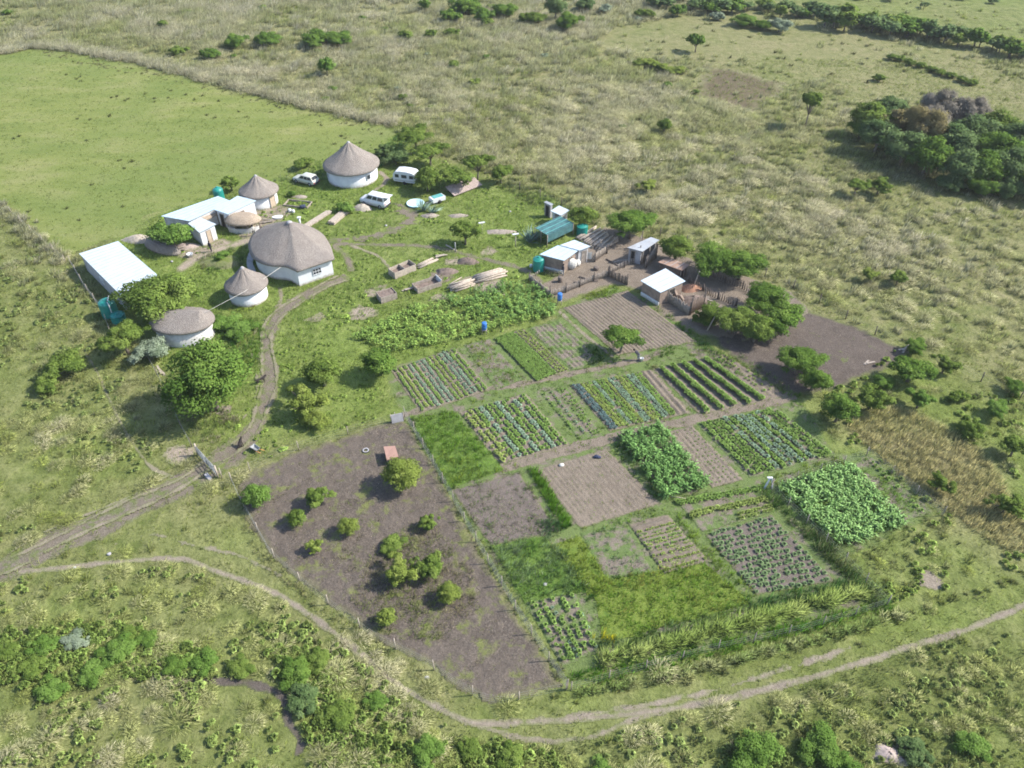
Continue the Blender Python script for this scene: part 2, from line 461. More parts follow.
    M['stone'] = m_plain('pinkish_stone', (.36, .29, .26), .95, .35, 3.0, bump=.6)
    M['heap'] = m_plain('compost_heap', (.17, .13, .11), 1.0, .45, 3.0, dirt=(.11, .085, .07), bump=.9)
    M['straw_heap'] = m_plain('straw_heap', (.38, .33, .27), 1.0, .35, 4.0, bump=.9)
    M['teal_sheet'] = m_plain('teal_sheet', (.10, .30, .29), .6, .15, 2.0)
    M['paleblue'] = m_plain('pale_blue_plastic', (.48, .68, .70), .5, .1, 2.0)
    M['fur'] = m_plain('dark_fur', (.035, .028, .026), .95, .3, 8.0)
    M['skin'] = m_plain('brown_skin', (.11, .065, .045), .6, .1)
    M['hair'] = m_plain('black_hair', (.012, .010, .010), .8, .1)
    M['cloth_dark'] = m_plain('dark_clothing', (.04, .04, .055), .95, .2)
    M['cloth_blue'] = m_plain('blue_grey_clothing', (.12, .15, .2), .95, .2)
    M['cloth_red'] = m_plain('maroon_clothing', (.14, .05, .05), .95, .2)
make_materials()
# ================================================================== GROUND (outlines as points of the ground)
PX = {}   # outlines, in photograph pixels, turned into ground points by PP()
PX['pasture'] = [(-80, 62), (-20, 57), (8, 52), (40, 48), (70, 50), (105, 57), (150, 65), (200, 79), (260, 95), (330, 112), (388, 124),
                 (398, 130), (385, 142), (372, 150), (340, 152), (318, 160), (290, 172), (268, 180), (240, 185), (215, 192),
                 (180, 206), (150, 218), (132, 236), (105, 242), (80, 252), (66, 262), (52, 250), (30, 230), (4, 207), (-40, 180), (-90, 150)]
PX['farm'] = [(80, 262), (130, 232), (200, 188), (300, 165), (330, 150), (400, 128), (420, 150), (500, 178), (560, 200), (600, 240), (560, 262),
              (535, 285), (560, 302), (540, 335), (470, 345), (400, 392), (392, 412), (330, 438), (255, 465), (215, 448),
              (190, 440), (172, 410), (168, 390), (150, 350), (125, 330), (112, 300)]
PX['garden'] = [(398, 416), (386, 385), (388, 368), (440, 350), (520, 330), (556, 318), (536, 300), (560, 308), (614, 286), (655, 300), (700, 335),
                (745, 372), (800, 398), (836, 452), (868, 452), (940, 514), (880, 545), (840, 560), (884, 604), (760, 640), (600, 676), (572, 690), (530, 620), (480, 545), (440, 480)]
PX['paddock'] = [(236, 492), (246, 474), (280, 456), (340, 437), (405, 417), (430, 460), (455, 505), (482, 553), (515, 610), (566, 688),
                 (540, 694), (490, 703), (462, 692), (425, 664), (372, 637), (312, 592), (272, 556), (246, 522)]
PX['kraal'] = [(533, 287), (556, 276), (576, 262), (590, 238), (604, 226), (640, 236), (664, 246), (700, 262), (745, 275), (792, 292), (812, 312),
               (790, 330), (735, 345), (712, 338), (700, 336), (664, 318), (640, 290), (614, 286), (592, 292), (564, 303)]
PX['dark_paddock'] = [(705, 335), (735, 330), (780, 305), (800, 306), (815, 313), (860, 328), (914, 352), (892, 370), (870, 376), (835, 392), (800, 396), (775, 388), (745, 366), (718, 348)]
PX['burnt'] = [(692, 84), (706, 66), (740, 70), (788, 82), (780, 100), (752, 112), (716, 106), (698, 98)]
PX['smooth_far'] = [(585, 42), (640, 24), (720, 12), (800, 18), (880, 36), (960, 62), (1060, 92), (1100, 180), (1010, 140), (955, 105), (860, 98), (800, 75), (740, 60), (655, 58)]
PX['beyond'] = [(700, -60), (720, 2), (800, 14), (900, 30), (1000, 52), (1200, 70), (1200, -120), (700, -120)]
PX['brown_grass'] = [(846, 428), (868, 410), (900, 408), (940, 425), (975, 448), (1000, 478), (1012, 512), (1060, 560), (1000, 548), (950, 515), (905, 482), (876, 455)]
PX['right_veld'] = [(520, 178), (640, 150), (1100, 150), (1100, 420), (1024, 385), (900, 345), (800, 292), (700, 240), (600, 205)]
PX['centre_veld'] = [(-100, 40), (0, 40), (100, -80), (600, -80), (720, -20), (700, 40), (640, 60), (760, 120), (860, 110), (860, 220), (700, 240), (600, 205), (420, 140), (390, 118), (200, 70), (100, 50)]
PX['left_veld'] = [(-100, 200), (0, 205), (70, 268), (110, 330), (165, 410), (190, 448), (120, 495), (0, 545), (-100, 580)]
PX['verge'] = [(0, 575), (100, 530), (230, 480), (300, 570), (330, 620), (230, 575), (180, 558), (70, 566)]
PX['bottom_left'] = [(-150, 590), (180, 566), (260, 590), (330, 640), (430, 720), (520, 745), (560, 900), (-150, 900)]
PX['bottom_right'] = [(500, 745), (600, 738), (720, 710), (840, 675), (1024, 615), (1150, 590), (1150, 900), (500, 900)]
PX['verge_right'] = [(575, 695), (890, 615), (1024, 575), (1100, 560), (1100, 590), (1024, 600), (900, 645), (760, 688), (600, 716), (480, 722), (500, 706)]
PX['scrub_right'] = [(890, 350), (1024, 400), (1100, 430), (1100, 570), (1024, 575), (886, 604), (842, 558), (940, 514), (870, 455), (835, 450), (805, 400), (870, 374)]
G = {k: PP(v) for k, v in PX.items()}

TRACK = [
 # (name, label-less structure, px line, half width m, material, amp)
 ('dirt_track', [(-60, 590), (0, 569), (40, 549), (100, 522), (150, 497), (190, 478), (215, 462), (243, 440), (262, 415), (269, 385), (266, 350), (272, 325), (290, 305), (320, 289), (342, 279)], 1.05, 'track', .7),
 ('yard_track', [(352, 270), (345, 255), (335, 245), (380, 245), (430, 247), (478, 258), (520, 268), (542, 282)], .55, 'track', .45),
 ('worn_ground', [(335, 240), (370, 236), (400, 228), (412, 218), (400, 206)], .9, 'track', 1.5),
 ('short_path', [(352, 246), (378, 256), (390, 268)], .35, 'path', .3),
 ('hut_path', [(269, 330), (276, 315), (281, 300), (280, 288)], .38, 'path', .2),
 ('hut_path', [(375, 190), (384, 184), (386, 178), (380, 172)], .55, 'path', .25),
 ('yard_path', [(182, 268), (196, 260), (216, 251), (236, 244), (262, 238)], .95, 'yard', .5),
 ('foot_path', [(20, 572), (70, 567), (130, 561), (182, 559), (215, 571), (268, 590), (310, 615), (350, 645), (400, 686), (450, 714), (480, 724), (530, 722), (600, 717), (650, 712), (700, 704), (760, 691), (830, 672), (900, 650), (960, 632), (1030, 603), (1100, 570)], .37, 'path', .2),
 ('foot_path', [(470, 721), (500, 733), (530, 739), (565, 740), (600, 734), (626, 722), (655, 712)], .3, 'path', .25),
 ('foot_path', [(560, 719), (630, 708), (700, 694), (770, 674), (850, 648)], .28, 'path', .42),
 ('foot_path', [(84, 350), (96, 370), (106, 392), (126, 432), (150, 466), (172, 476)], .25, 'path', .22),
 ('foot_path', [(110, 545), (150, 535), (190, 545), (240, 556), (280, 575)], .17, 'path', .5),
 ('garden_path', [(402, 416), (440, 404), (470, 392), (520, 384), (575, 373), (640, 360), (660, 352)], .55, 'bed', .3),
 ('garden_path', [(505, 467), (560, 452), (615, 437), (650, 429), (700, 418), (770, 402), (790, 396)], .8, 'bed', .35),
 ('garden_path', [(560, 312), (585, 335), (612, 356)], .35, 'path', .2),
]
LINES = {i: smooth_line(PP(t[1]), 6) for i, t in enumerate(TRACK)}

# ---- the ground sheet: fine where the photograph looks, coarse out to the horizon
def axis(lo, hi, step, far, g=1.25):
    a = list(np.arange(lo, hi + step, step)); s = step
    while a[-1] < far: s *= g; a.append(a[-1] + s)
    s = step; b = []
    v = a[0]
    while v > -far: s *= g; v -= s; b.append(v)
    return np.array(b[::-1] + a)
gx, gy = axis(-175, 175, .7, 1400), axis(8, 262, .7, 1500)
X, Y = np.meshgrid(gx, gy, indexing='ij')
x, y = X.ravel(), Y.ravel()
def ss(d, w): return np.clip(d / w * .5 + .5, 0, 1)
wob = (fnoise(x, y, 6, 20) - .5) * 5
lush = np.zeros(x.shape); straw = np.full(x.shape, .42); bare = np.zeros(x.shape)
def zone(name, w, l, s, b):
    global lush, straw, bare
    m = ss(sdist(x, y, G[name]) + wob, w)
    lush = lush * (1 - m) + l * m; straw = straw * (1 - m) + s * m; bare = bare * (1 - m) + b * m
zone('centre_veld', 8, 0, .55, 0)
zone('right_veld', 8, .02, .42, 0)
zone('smooth_far', 5, .0, .48, 0)
zone('beyond', 6, .22, .12, 0)
zone('left_veld', 4, .24, .24, 0)
zone('bottom_left', 3, .26, .2, 0)
zone('bottom_right', 3, .28, .14, 0)
zone('verge', 3, .24, .22, .08)
zone('verge_right', 2, .32, .12, .04)
zone('scrub_right', 4, .45, .1, .02)
zone('brown_grass', 3, 0, .85, 0)
zone('farm', 2, .62, .14, .08)
zone('garden', 2, .6, .1, .1)
wn = fnoise(x, y, 14, 30)
lush = np.clip(lush + (wn - .5) * .5 * (lush > .02), 0, 1)
straw = np.clip(straw + (fnoise(x, y, 9, 33) - .5) * .5, 0, 1)
hx = np.hypot(x, y - 120)
Z = 0 * hx
nx, ny = len(gx), len(gy)
idx = np.arange(nx * ny).reshape(nx, ny)
F = np.stack([idx[:-1, :-1], idx[1:, :-1], idx[1:, 1:], idx[:-1, 1:]], -1).reshape(-1, 4)
zc = np.stack([lush, straw, bare, np.ones_like(lush)], -1)
go = link('ground', np_mesh('ground', np.stack([x, y, Z], -1), F, M['ground'], {'zone': ('FLOAT_COLOR', zc)}))
tag(go, 'rough veld grassland of green and straw coloured grass', 'ground', kind='structure')

def sheet(name, poly, step, z, mat, amp=.3, nscale=1.2, zfun=None, seed=0, label=None, fn=None, line=None, hw=None):
    """a ragged-edged sheet of earth or grass lying on the ground"""
    ref = np.asarray(poly if line is None else line)
    pad = .6 + (hw or 0) + amp
    lo, hi = ref.min(0) - pad, ref.max(0) + pad
    ax = np.arange(lo[0], hi[0] + step, step); ay = np.arange(lo[1], hi[1] + step, step)
    X, Y = np.meshgrid(ax, ay, indexing='ij')
    if line is None:
        sd = sdist(X, Y, poly)
    else:
        d, _ = ldist(X, Y, line)
        sd = hw - d
    e = sd + (fnoise(X, Y, nscale, seed) - .5) * 2 * amp
    c = e > 0
    cell = c[:-1, :-1] & c[1:, :-1] & c[1:, 1:] & c[:-1, 1:]
    idx = np.arange(X.size).reshape(X.shape)
    F = np.stack([idx[:-1, :-1], idx[1:, :-1], idx[1:, 1:], idx[:-1, 1:]], -1)[cell]
    used, inv = np.unique(F, return_inverse=True)
    F = inv.reshape(F.shape)
    xs, ys, sd = X.ravel()[used], Y.ravel()[used], e.ravel()[used]
    zs = np.full(xs.shape, z)
    if zfun is not None:
        zs = zs + zfun(xs, ys) * np.clip(sd / .35, 0, 1)
    o = link(name, np_mesh(name, np.stack([xs, ys, zs], -1), F, M[mat], {'sd': ('FLOAT', sd)}, smooth=True))
    return tag(o, label, kind='structure')

sheet('pasture', G['pasture'], .35, .004, 'pasture', 1.8, 5.0, label='smooth green grazed pasture behind the thatched huts')
def clods(a, s=.5, seed=50):
    return lambda x, y: a * fnoise(x, y, s, seed)
sheet('paddock_earth', G['paddock'], .16, .004, 'paddock', .6, 1.6, clods(.17, .55), label='bare trampled earth of the fenced paddock', seed=3)
sheet('kraal_earth', G['kraal'], .2, .004, 'kraal', .5, 1.6, clods(.07, .8), label='bare earth of the animal yard', seed=5)
sheet('trampled_earth', G['dark_paddock'], .2, .012, 'dark_paddock', .6, 2.0, clods(.08, .7), label='dark trampled earth of the far paddock', seed=7)
sheet('garden_earth', G['garden'], .2, .008, 'garden', .5, 1.2, label='worn earth between the vegetable beds', seed=9)
sheet('burnt_patch', G['burnt'], .4, .004, 'burnt', 2.2, 4.0, label='dry brown patch in the far veld', seed=11)
for i, (nm, px, hw, mt, amp) in enumerate(TRACK):
    ln = LINES[i]
    def rut(x, y, ln=ln, hw=hw):
        d, s = ldist(x, y, ln)
        return .05 * fnoise(x, y, .5, 61) + .07 * np.exp(-((d - 0) / .35) ** 2) * (hw > 1.2)
    sheet(nm, None, .12 if hw < 1 else .16, .014 + .003 * (i % 4), mt, amp, 1.1, rut, 20 + i, line=ln, hw=hw)
ln = LINES[0]; d_ = np.gradient(ln, axis=0); d_ /= np.linalg.norm(d_, axis=1)[:, None]; nn_ = np.stack([-d_[:, 1], d_[:, 0]], -1)
for k_, (off, hw_) in enumerate(((.68, .24), (-.68, .24), (1.45, .1))):
    sheet('wheel_rut', None, .12, .100 + .004 * k_, 'path', .34, 1.3, None, 140 + k_, line=ln + nn_ * (off + .25 * np.sin(np.arange(len(ln)) * .4 + k_))[:, None], hw=hw_)
sheet('dirt_track', None, .16, .012, 'track', .7, 1.4, None, 150, line=smooth_line(PP([(-60, 592), (0, 571), (40, 551), (100, 524), (150, 499), (190, 480), (215, 466), (240, 446)])), hw=1.75)
sheet('worn_yard', PP([(236, 236), (232, 224), (256, 208), (285, 203), (296, 212), (282, 222), (272, 232), (262, 240), (246, 244)]), .2, .030, 'yard', .8, 1.5, seed=40)
sheet('worn_yard', PP([(176, 258), (184, 244), (206, 244), (222, 238), (236, 242), (222, 252), (196, 262)]), .2, .034, 'yard', .6, 1.5, seed=41)
sheet('gully_bed', None, .15, .010, 'mud', .3, 1.2, None, 43, line=smooth_line(PP([(170, 680), (235, 682), (268, 688), (284, 700), (290, 722), (300, 740), (298, 752)])), hw=.42)
for px, r, mt in (((470, 280), 1.1, 'yard'), ((378, 292), 1.6, 'yard'), ((444, 277), 1.5, 'kraal'), ((440, 297), 1.3, 'yard'), ((488, 285), 1.6, 'yard'), ((455, 262), 1.0, 'yard'),
                  ((365, 313), 1.6, 'yard'), ((318, 318), 1.0, 'yard'), ((490, 252), 1.2, 'yard'), ((300, 405), .9, 'yard'), ((222, 412), .9, 'path'), ((180, 452), 1.6, 'yard'), ((895, 752), 1.0, 'path'), ((930, 583), 1.0, 'path'), ((815, 578), .5, 'path')):
    c = P(*px)
    th = np.linspace(0, 6.28, 12, endpoint=False)
    sheet('bare_patch', np.stack([c.x + r * 1.3 * np.cos(th), c.y + r * np.sin(th)], -1), .14, .026, mt, 1.0, 1.5, seed=int(px[0]))

# ---- the beds of the vegetable garden: quads (top-left, top-right, bottom-right, bottom-left)
BED = {
 'A': [(390, 370), (456, 347), (492, 390), (420, 414)],
 'B': [(464, 345), (490, 338), (524, 380), (496, 390)],
 'C': [(493, 338), (524, 328), (570, 372), (537, 383)],
 'D': [(527, 328), (560, 320), (602, 360), (572, 372)],
 'E': [(562, 308), (628, 290), (698, 342), (618, 356)],
 'F': [(458, 412), (526, 393), (572, 446), (500, 465)],
 'G': [(540, 393), (566, 386), (605, 436), (580, 442)],
 'H': [(568, 385), (642, 372), (680, 416), (610, 432)],
 'I': [(636, 372), (653, 369), (692, 414), (676, 417)],
 'J': [(652, 369), (724, 354), (790, 396), (700, 416)],
 'K': [(622, 438), (655, 428), (704, 486), (666, 498)],
 'L': [(664, 433), (692, 425), (745, 480), (712, 489)],
 'MM': [(695, 423), (776, 407), (838, 455), (750, 479)],
 'N': [(535, 470), (606, 448), (662, 504), (580, 530)],
 'P': [(410, 419), (452, 411), (506, 470), (448, 490)],
 'Q': [(450, 490), (520, 472), (560, 532), (490, 546)],
 'RG': [(490, 546), (546, 536), (590, 592), (524, 604)],
 'R2': [(524, 602), (576, 592), (602, 652), (562, 668)],
 'SY': [(550, 545), (580, 536), (612, 582), (590, 600)],
 'T': [(580, 533), (628, 527), (655, 572), (605, 580)],
 'U': [(628, 524), (668, 514), (710, 562), (664, 575)],
 'V': [(592, 582), (704, 562), (752, 604), (602, 645)],
 'WP': [(704, 535), (772, 515), (836, 582), (756, 596)],
 'XX': [(672, 498), (762, 484), (778, 512), (702, 533)],
 'YM': [(778, 490), (846, 468), (902, 525), (840, 546)],
 'ZW': [(846, 466), (872, 457), (930, 514), (903, 523)],
}
BG = {k: PP(v) for k, v in BED.items()}
def bil(q, u, v):
    u, v = np.asarray(u)[..., None], np.asarray(v)[..., None]
    return (q[0] * (1 - u) + q[1] * u) * (1 - v) + (q[3] * (1 - u) + q[2] * u) * v
def rowdir(q):
    d = (q[3] + q[2] - q[0] - q[1]) / 2; L = np.hypot(*d); return d / L
def furrow(q, pitch, amp, across=False):
    d = rowdir(q)
    if across: d = (q[1] + q[2] - q[0] - q[3]) / 2; d = d / np.hypot(*d)
    n = np.array([-d[1], d[0]])
    def f(x, y):
        s = (x - q[0][0]) * n[0] + (y - q[0][1]) * n[1]
        return amp * (.5 + .5 * np.cos(6.283 * s / pitch)) * (.6 + .8 * vnoise(x, y, .9, 70)) + .05 * fnoise(x, y, .45, 71)
    return f
bedspec = {'A': ('bed', 'vegetable_bed'), 'B': ('bed_weedy', 'weedy_bed'), 'C': ('bed', 'vegetable_bed'), 'D': ('bed_weedy', 'vegetable_bed'), 'E': ('bed', 'ploughed_bed'),
           'F': ('bed', 'vegetable_bed'), 'G': ('bed_weedy', 'vegetable_bed'), 'H': ('bed', 'vegetable_bed'), 'I': ('bed', 'ploughed_bed'), 'J': ('bed', 'vegetable_bed'),
           'K': ('bed', 'maize_bed'), 'L': ('bed', 'seedling_bed'), 'MM': ('bed_weedy', 'vegetable_bed'), 'N': ('bed', 'bare_bed'), 'P': ('bed_green', 'grassy_bed'),
           'Q': ('bed_purple', 'bare_bed'), 'RG': ('bed_green', 'grassy_bed'), 'R2': ('bed_weedy', 'vegetable_bed'), 'SY': ('bed_yellow', 'grassy_bed'), 'T': ('bed_weedy', 'weedy_bed'),
           'U': ('bed', 'vegetable_bed'), 'V': ('bed_yellow', 'grassy_bed'), 'WP': ('bed_purple', 'dark_bed'), 'XX': ('bed_weedy', 'vegetable_bed'), 'YM': ('bed_green', 'maize_bed'), 'ZW': ('bed_weedy', 'weedy_bed')}
bedz = {'E': (.48, .10, 0), 'I': (.7, .14, 0), 'L': (.6, .05, 0), 'D': (.55, .06, 0), 'U': (.75, .13, 1), 'J': (.8, .05, 0), 'A': (.6, .05, 0), 'F': (.6, .05, 0), 'H': (.6, .05, 0), 'N': (.5, .03, 0)}
for i, (k, (mt, nm)) in enumerate(bedspec.items()):
    q = BG[k]
    zf = furrow(q, bedz[k][0], bedz[k][1], bedz[k][2]) if k in bedz else clods(.07, .5, 80 + i)
    sheet(nm, q, .11, .030 + .003 * (i % 3), mt, .16, .8, zf, 90 + i)
# ================================================================== GRASS AND CROPS
class Acc:
    def __init__(s): s.V, s.F, s.C, s.D, s.n = [], [], [], [], 0
    def add(s, V, F, C, D):
        s.D.append(np.broadcast_to(D, V.shape).reshape(-1, 3)); s.V.append(V.reshape(-1, 3)); s.F.append(F.reshape(-1, 3) + s.n); s.C.append(C.reshape(-1, 3)); s.n += V.size // 3
    def build(s, name, mat, label=None, cat=None, kind='stuff'):
        V, F, C = np.concatenate(s.V), np.concatenate(s.F), np.concatenate(s.C)
        C = np.concatenate([np.clip(C, 0, 1), np.ones((len(C), 1))], -1)
        o = link(name, np_mesh(name, V, F, mat, {'col': ('FLOAT_COLOR', C), 'dome': ('FLOAT_VECTOR', np.concatenate(s.D))}))
        return tag(o, label, cat, kind=kind)
    def one(s, name, mat):
        C = np.concatenate([np.clip(s.C[0], 0, 1), np.ones((len(s.C[0]), 1))], -1)
        return np_mesh(name, s.V[0], s.F[0], mat, {'col': ('FLOAT_COLOR', C), 'dome': ('FLOAT_VECTOR', s.D[0])})

WIND = np.array([.30, .12, 0.0])     # the grass leans a little with the wind
def blades(acc, c, B, L, Wd, rad, lean, cb, ct, droop=.5, seg=2, jit=.25, lean0=.08):
    """B blades at each centre c (N,3); L, Wd, rad, per centre; cb/ct base and tip colours (N,3)"""
    N = len(c)
    if N == 0: return
    f = lambda a: np.broadcast_to(np.asarray(a, float), (N,))[:, None]
    L, Wd, rad = f(L), f(Wd), f(rad)
    az = rng.random((N, B)) * 2 * np.pi
    r = np.sqrt(rng.random((N, B)))
    th = lean0 + lean * r * (.6 + .6 * rng.random((N, B)))
    l = L * (.55 + .6 * rng.random((N, B)))
    base = np.stack([c[:, None, 0] + np.cos(az) * r * rad, c[:, None, 1] + np.sin(az) * r * rad, np.broadcast_to(c[:, None, 2], az.shape)], -1)
    d = np.stack([np.cos(az), np.sin(az), 0 * az], -1); up = np.array([0, 0, 1.0])
    saz = az + np.pi / 2 + rng.normal(0, .5, az.shape)
    side = np.stack([np.cos(saz), np.sin(saz), 0 * az], -1) * (Wd * (.7 + .6 * rng.random((N, B))))[..., None] * .5
    v = 1 + jit * rng.normal(0, 1, (N, B, 1))
    cb_, ct_ = cb[:, None, :] * v, ct[:, None, :] * v
    if seg == 1:
        tip = base + l[..., None] * (d * np.sin(th)[..., None] + up * np.cos(th)[..., None] + WIND * .8)
        V = np.stack([base - side, base + side, tip], 2)
        C = np.stack([cb_, cb_, ct_], 2)
        F = np.arange(N * B * 3).reshape(-1, 3)
    else:
        mid = base + .55 * l[..., None] * (d * np.sin(th)[..., None] + up * np.cos(th)[..., None])
        t2 = th + droop * (.5 + rng.random((N, B)))
        tip = mid + .45 * l[..., None] * (d * np.sin(t2)[..., None] + up * np.cos(t2)[..., None] + WIND)
        V = np.stack([base - side * .6, base + side * .6, mid - side, mid + side, tip], 2)
        cm = (cb_ + ct_) / 2
        C = np.stack([cb_, cb_, cm, cm, ct_], 2)
        b = (np.arange(N * B) * 5)[:, None]
        F = np.concatenate([b + np.array([[0, 1, 3]]), b + np.array([[0, 3, 2]]), b + np.array([[2, 3, 4]])], 0)
    D = d * (np.sin(np.minimum(th, 1.2)) * .85)[..., None] + up * .75
    acc.add(V, F, C, D[:, :, None, :])

def rosette(acc, c, rad, h, n, cb, ct, jit=.15, wid=.42, up0=.5):
    """leafy plant: n leaves, each a folded kite"""
    N = len(c)
    if N == 0: return
    f = lambda a: np.broadcast_to(np.asarray(a, float), (N,))[:, None]
    rad, h = f(rad), f(h)
    az = rng.random((N, 1)) * 6.28 + np.arange(n)[None] * 2.4 + rng.normal(0, .2, (N, n))
    k = .45 + .55 * (np.arange(n)[None] + rng.random((N, n))) / n          # inner leaves stand up, outer ones lie
    rr = rad * k; zz = h * (1.15 - .75 * k) * (.8 + .4 * rng.random((N, n)))
    d = np.stack([np.cos(az), np.sin(az), 0 * az], -1); s = np.stack([-np.sin(az), np.cos(az), 0 * az], -1)
    p0 = c[:, None, :] + 0 * d
    up = np.array([0, 0, 1.0])
    mid = p0 + d * (rr * .6)[..., None] + up * (zz * up0 + h * .35)[..., None]
    tip = p0 + d * rr[..., None] + up * zz[..., None]
    w = (rr * wid)[..., None]
    V = np.stack([p0, mid - s * w + up * (h * .12)[..., None], mid + s * w + up * (h * .12)[..., None], tip, mid], 2)
    v = 1 + jit * rng.normal(0, 1, (N, n, 1))
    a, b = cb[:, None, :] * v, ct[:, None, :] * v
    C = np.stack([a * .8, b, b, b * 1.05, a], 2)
    i = (np.arange(N * n) * 5)[:, None]
    F = np.concatenate([i + np.array([[0, 4, 1]]), i + np.array([[0, 2, 4]]), i + np.array([[4, 3, 1]]), i + np.array([[4, 2, 3]])], 0)
    D = d * .5 + up * .85
    acc.add(V, F, C, D[:, :, None, :])

def cc(col, N, var=.12):
    return np.array(col)[None] * (1 + rng.normal(0, var, (N, 1))) * np.ones((N, 3))

# ---------------------------------------------------------------- tussocks of the veld
GREEN = np.array([.150, .178, .044]); STRAW = np.array([.335, .305, .205]); PALE = np.array([.47, .44, .345]); BROWN = np.array([.26, .20, .11])
LUSHG = np.array([.138, .208, .040]); YELL = np.array([.20, .22, .04])
cell = 1.0
ax, ay = np.arange(-215, 215, cell), np.arange(16, 300, cell)
X, Y = np.meshgrid(ax, ay, indexing='ij')
x = X.ravel() + rng.random(X.size) * cell; y = Y.ravel() + rng.random(X.size) * cell
px, py = proj(x, y)
keep = (px > -110) & (px < 1134) & (py > -30) & (py < 850)
x, y, px, py = x[keep], y[keep], px[keep], py[keep]
EXCL = ['pasture', 'farm', 'garden', 'paddock', 'kraal', 'dark_paddock']
GULLY = smooth_line(PP([(225, 682), (268, 688), (284, 700), (290, 722), (300, 745)]))
def on_track(x, y, extra=.25):
    m = ldist(x, y, GULLY)[0] < .7
    for i, t in enumerate(TRACK):
        d, _ = ldist(x, y, LINES[i]); m |= d < t[2] + extra
    return m
ex = on_track(x, y, .3)
for k in EXCL: ex |= sdist(x, y, G[k]) > -.4
#        density, size mean, straw share, height factor
ZT = [('burnt', .12, .6, .5, BROWN), ('brown_grass', 0, .6, .5, BROWN), ('beyond', .03, 1.0, .2, STRAW), ('smooth_far', .035, .9, .35, STRAW), ('scrub_right', .16, .75, .3, STRAW),
      ('verge_right', .10, .5, .2, STRAW), ('verge', .10, .6, .3, STRAW), ('left_veld', .24, 1.0, .38, STRAW), ('bottom_left', .30, .9, .42, STRAW),
      ('bottom_right', .34, .62, .30, STRAW), ('right_veld', .50, .95, .52, STRAW), ('centre_veld', .46, 1.45, .62, STRAW)]
dens = np.full(x.shape, .38); size = np.full(x.shape, 1.0); stw = np.full(x.shape, .5)
done = np.zeros(x.shape, bool)
for nm, dn, sz, sw, _ in ZT:
    m = (sdist(x, y, G[nm]) + (fnoise(x, y, 7, 15) - .5) * 6 > 0) & ~done
    dens[m], size[m], stw[m] = dn, sz, sw; done |= m
patch = fnoise(x, y, 11, 40)
dens = 1.3 * dens * np.clip(.25 + 2.6 * (patch - .3), .35, 1.8)
sel = (rng.random(x.shape) < dens) & ~ex
x, y, size, stw = x[sel], y[sel], size[sel], stw[sel]
stw = np.clip(stw + (fnoise(x, y, 14, 45) - .5) * 1.1 + rng.normal(0, .14, x.shape), 0, 1)
size = size * np.exp(rng.normal(0, .28, x.shape)) * (.85 + .5 * stw)
T_X, T_Y, T_S, T_W = [x], [y], [size], [stw]
# rows of tall tussocks along boundaries
def row(pxline, spacing, size_, stw_, width=.4):
    ln = smooth_line(PP(pxline), 5)
    seg = np.hypot(*np.diff(ln, axis=0).T); cum = np.concatenate([[0], np.cumsum(seg)])
    n = max(2, int(cum[-1] / spacing)); s = (np.arange(n) + rng.random(n)) / n * cum[-1]
    xx, yy = np.interp(s, cum, ln[:, 0]), np.interp(s, cum, ln[:, 1])
    T_X.append(xx + rng.normal(0, width, n)); T_Y.append(yy + rng.normal(0, width, n))
    T_S.append(size_ * np.exp(rng.normal(0, .2, n))); T_W.append(np.clip(stw_ + rng.normal(0, .15, n), 0, 1))
row([(-30, 58), (0, 54), (40, 47), (100, 55), (180, 72), (260, 93), (330, 110), (395, 124)], .26, 1.75, .9, .8)
row([(-30, 55), (40, 44), (100, 52), (180, 69), (260, 90), (330, 107), (400, 120)], .4, 1.6, .8, 1.3)
row([(0, 205), (25, 226), (45, 245), (64, 264)], .3, 1.0, .75, .5)
row([(0, 215), (25, 240), (45, 265), (60, 285)], .9, .8, .6, .8)
row([(400, 128), (430, 145), (470, 160), (510, 182), (560, 200), (600, 218)], .7, .8, .35, .8)
row([(888, 55), (920, 66), (975, 84)], .4, 1.2, .55, .5)
row([(0, 30), (120, 20), (260, 10)], 1.2, 1.1, .8, 2.5)
row([(330, 645), (360, 668), (400, 700), (440, 730)], .5, 1.1, .75, .8)
row([(590, 694), (700, 673), (800, 648), (900, 618), (940, 603), (1024, 578)], .7, .5, .25, .25)
def clump(pxp, dens_, size_, stw_):
    p_ = PP(pxp); lo_, hi_ = p_.min(0), p_.max(0); n_ = int((hi_ - lo_).prod() * dens_); xx, yy = rng.uniform(lo_[0], hi_[0], n_), rng.uniform(lo_[1], hi_[1], n_)
    m_ = (sdist(xx, yy, p_) > 0) & (fnoise(xx, yy, 3, 99) > .48) & ~on_track(xx, yy, .4); n_ = m_.sum()
    T_X.append(xx[m_]); T_Y.append(yy[m_]); T_S.append(size_ * np.exp(rng.normal(0, .2, n_))); T_W.append(np.clip(stw_ + rng.normal(0, .15, n_), 0, 1))
clump([(30, 420), (160, 420), (165, 500), (60, 520)], .40, 1.15, .65)
clump([(0, 460), (40, 470), (40, 550), (0, 560)], .4, 1.15, .65)
clump([(0, 690), (60, 700), (60, 768), (0, 768)], .45, 1.1, .6)
clump([(320, 630), (360, 640), (460, 730), (430, 768), (340, 768), (330, 690)], .5, 1.15, .5)
clump([(540, 735), (720, 720), (760, 768), (540, 790)], .5, 1.15, .45)
clump([(400, 90), (560, 80), (720, 130), (860, 200), (860, 240), (700, 225), (600, 195), (430, 140)], .30, 1.75, .85)
clump([(200, 5), (560, 30), (600, 70), (420, 110), (260, 80)], .12, 1.7, .85)
clump([(700, 240), (1000, 200), (1024, 330), (850, 300)], .16, 1.2, .75)
clump([(100, 640), (330, 640), (240, 768), (60, 768)], .35, 1.2, .7)
clump([(760, 690), (1024, 640), (1024, 740), (800, 740)], .3, .9, .35)
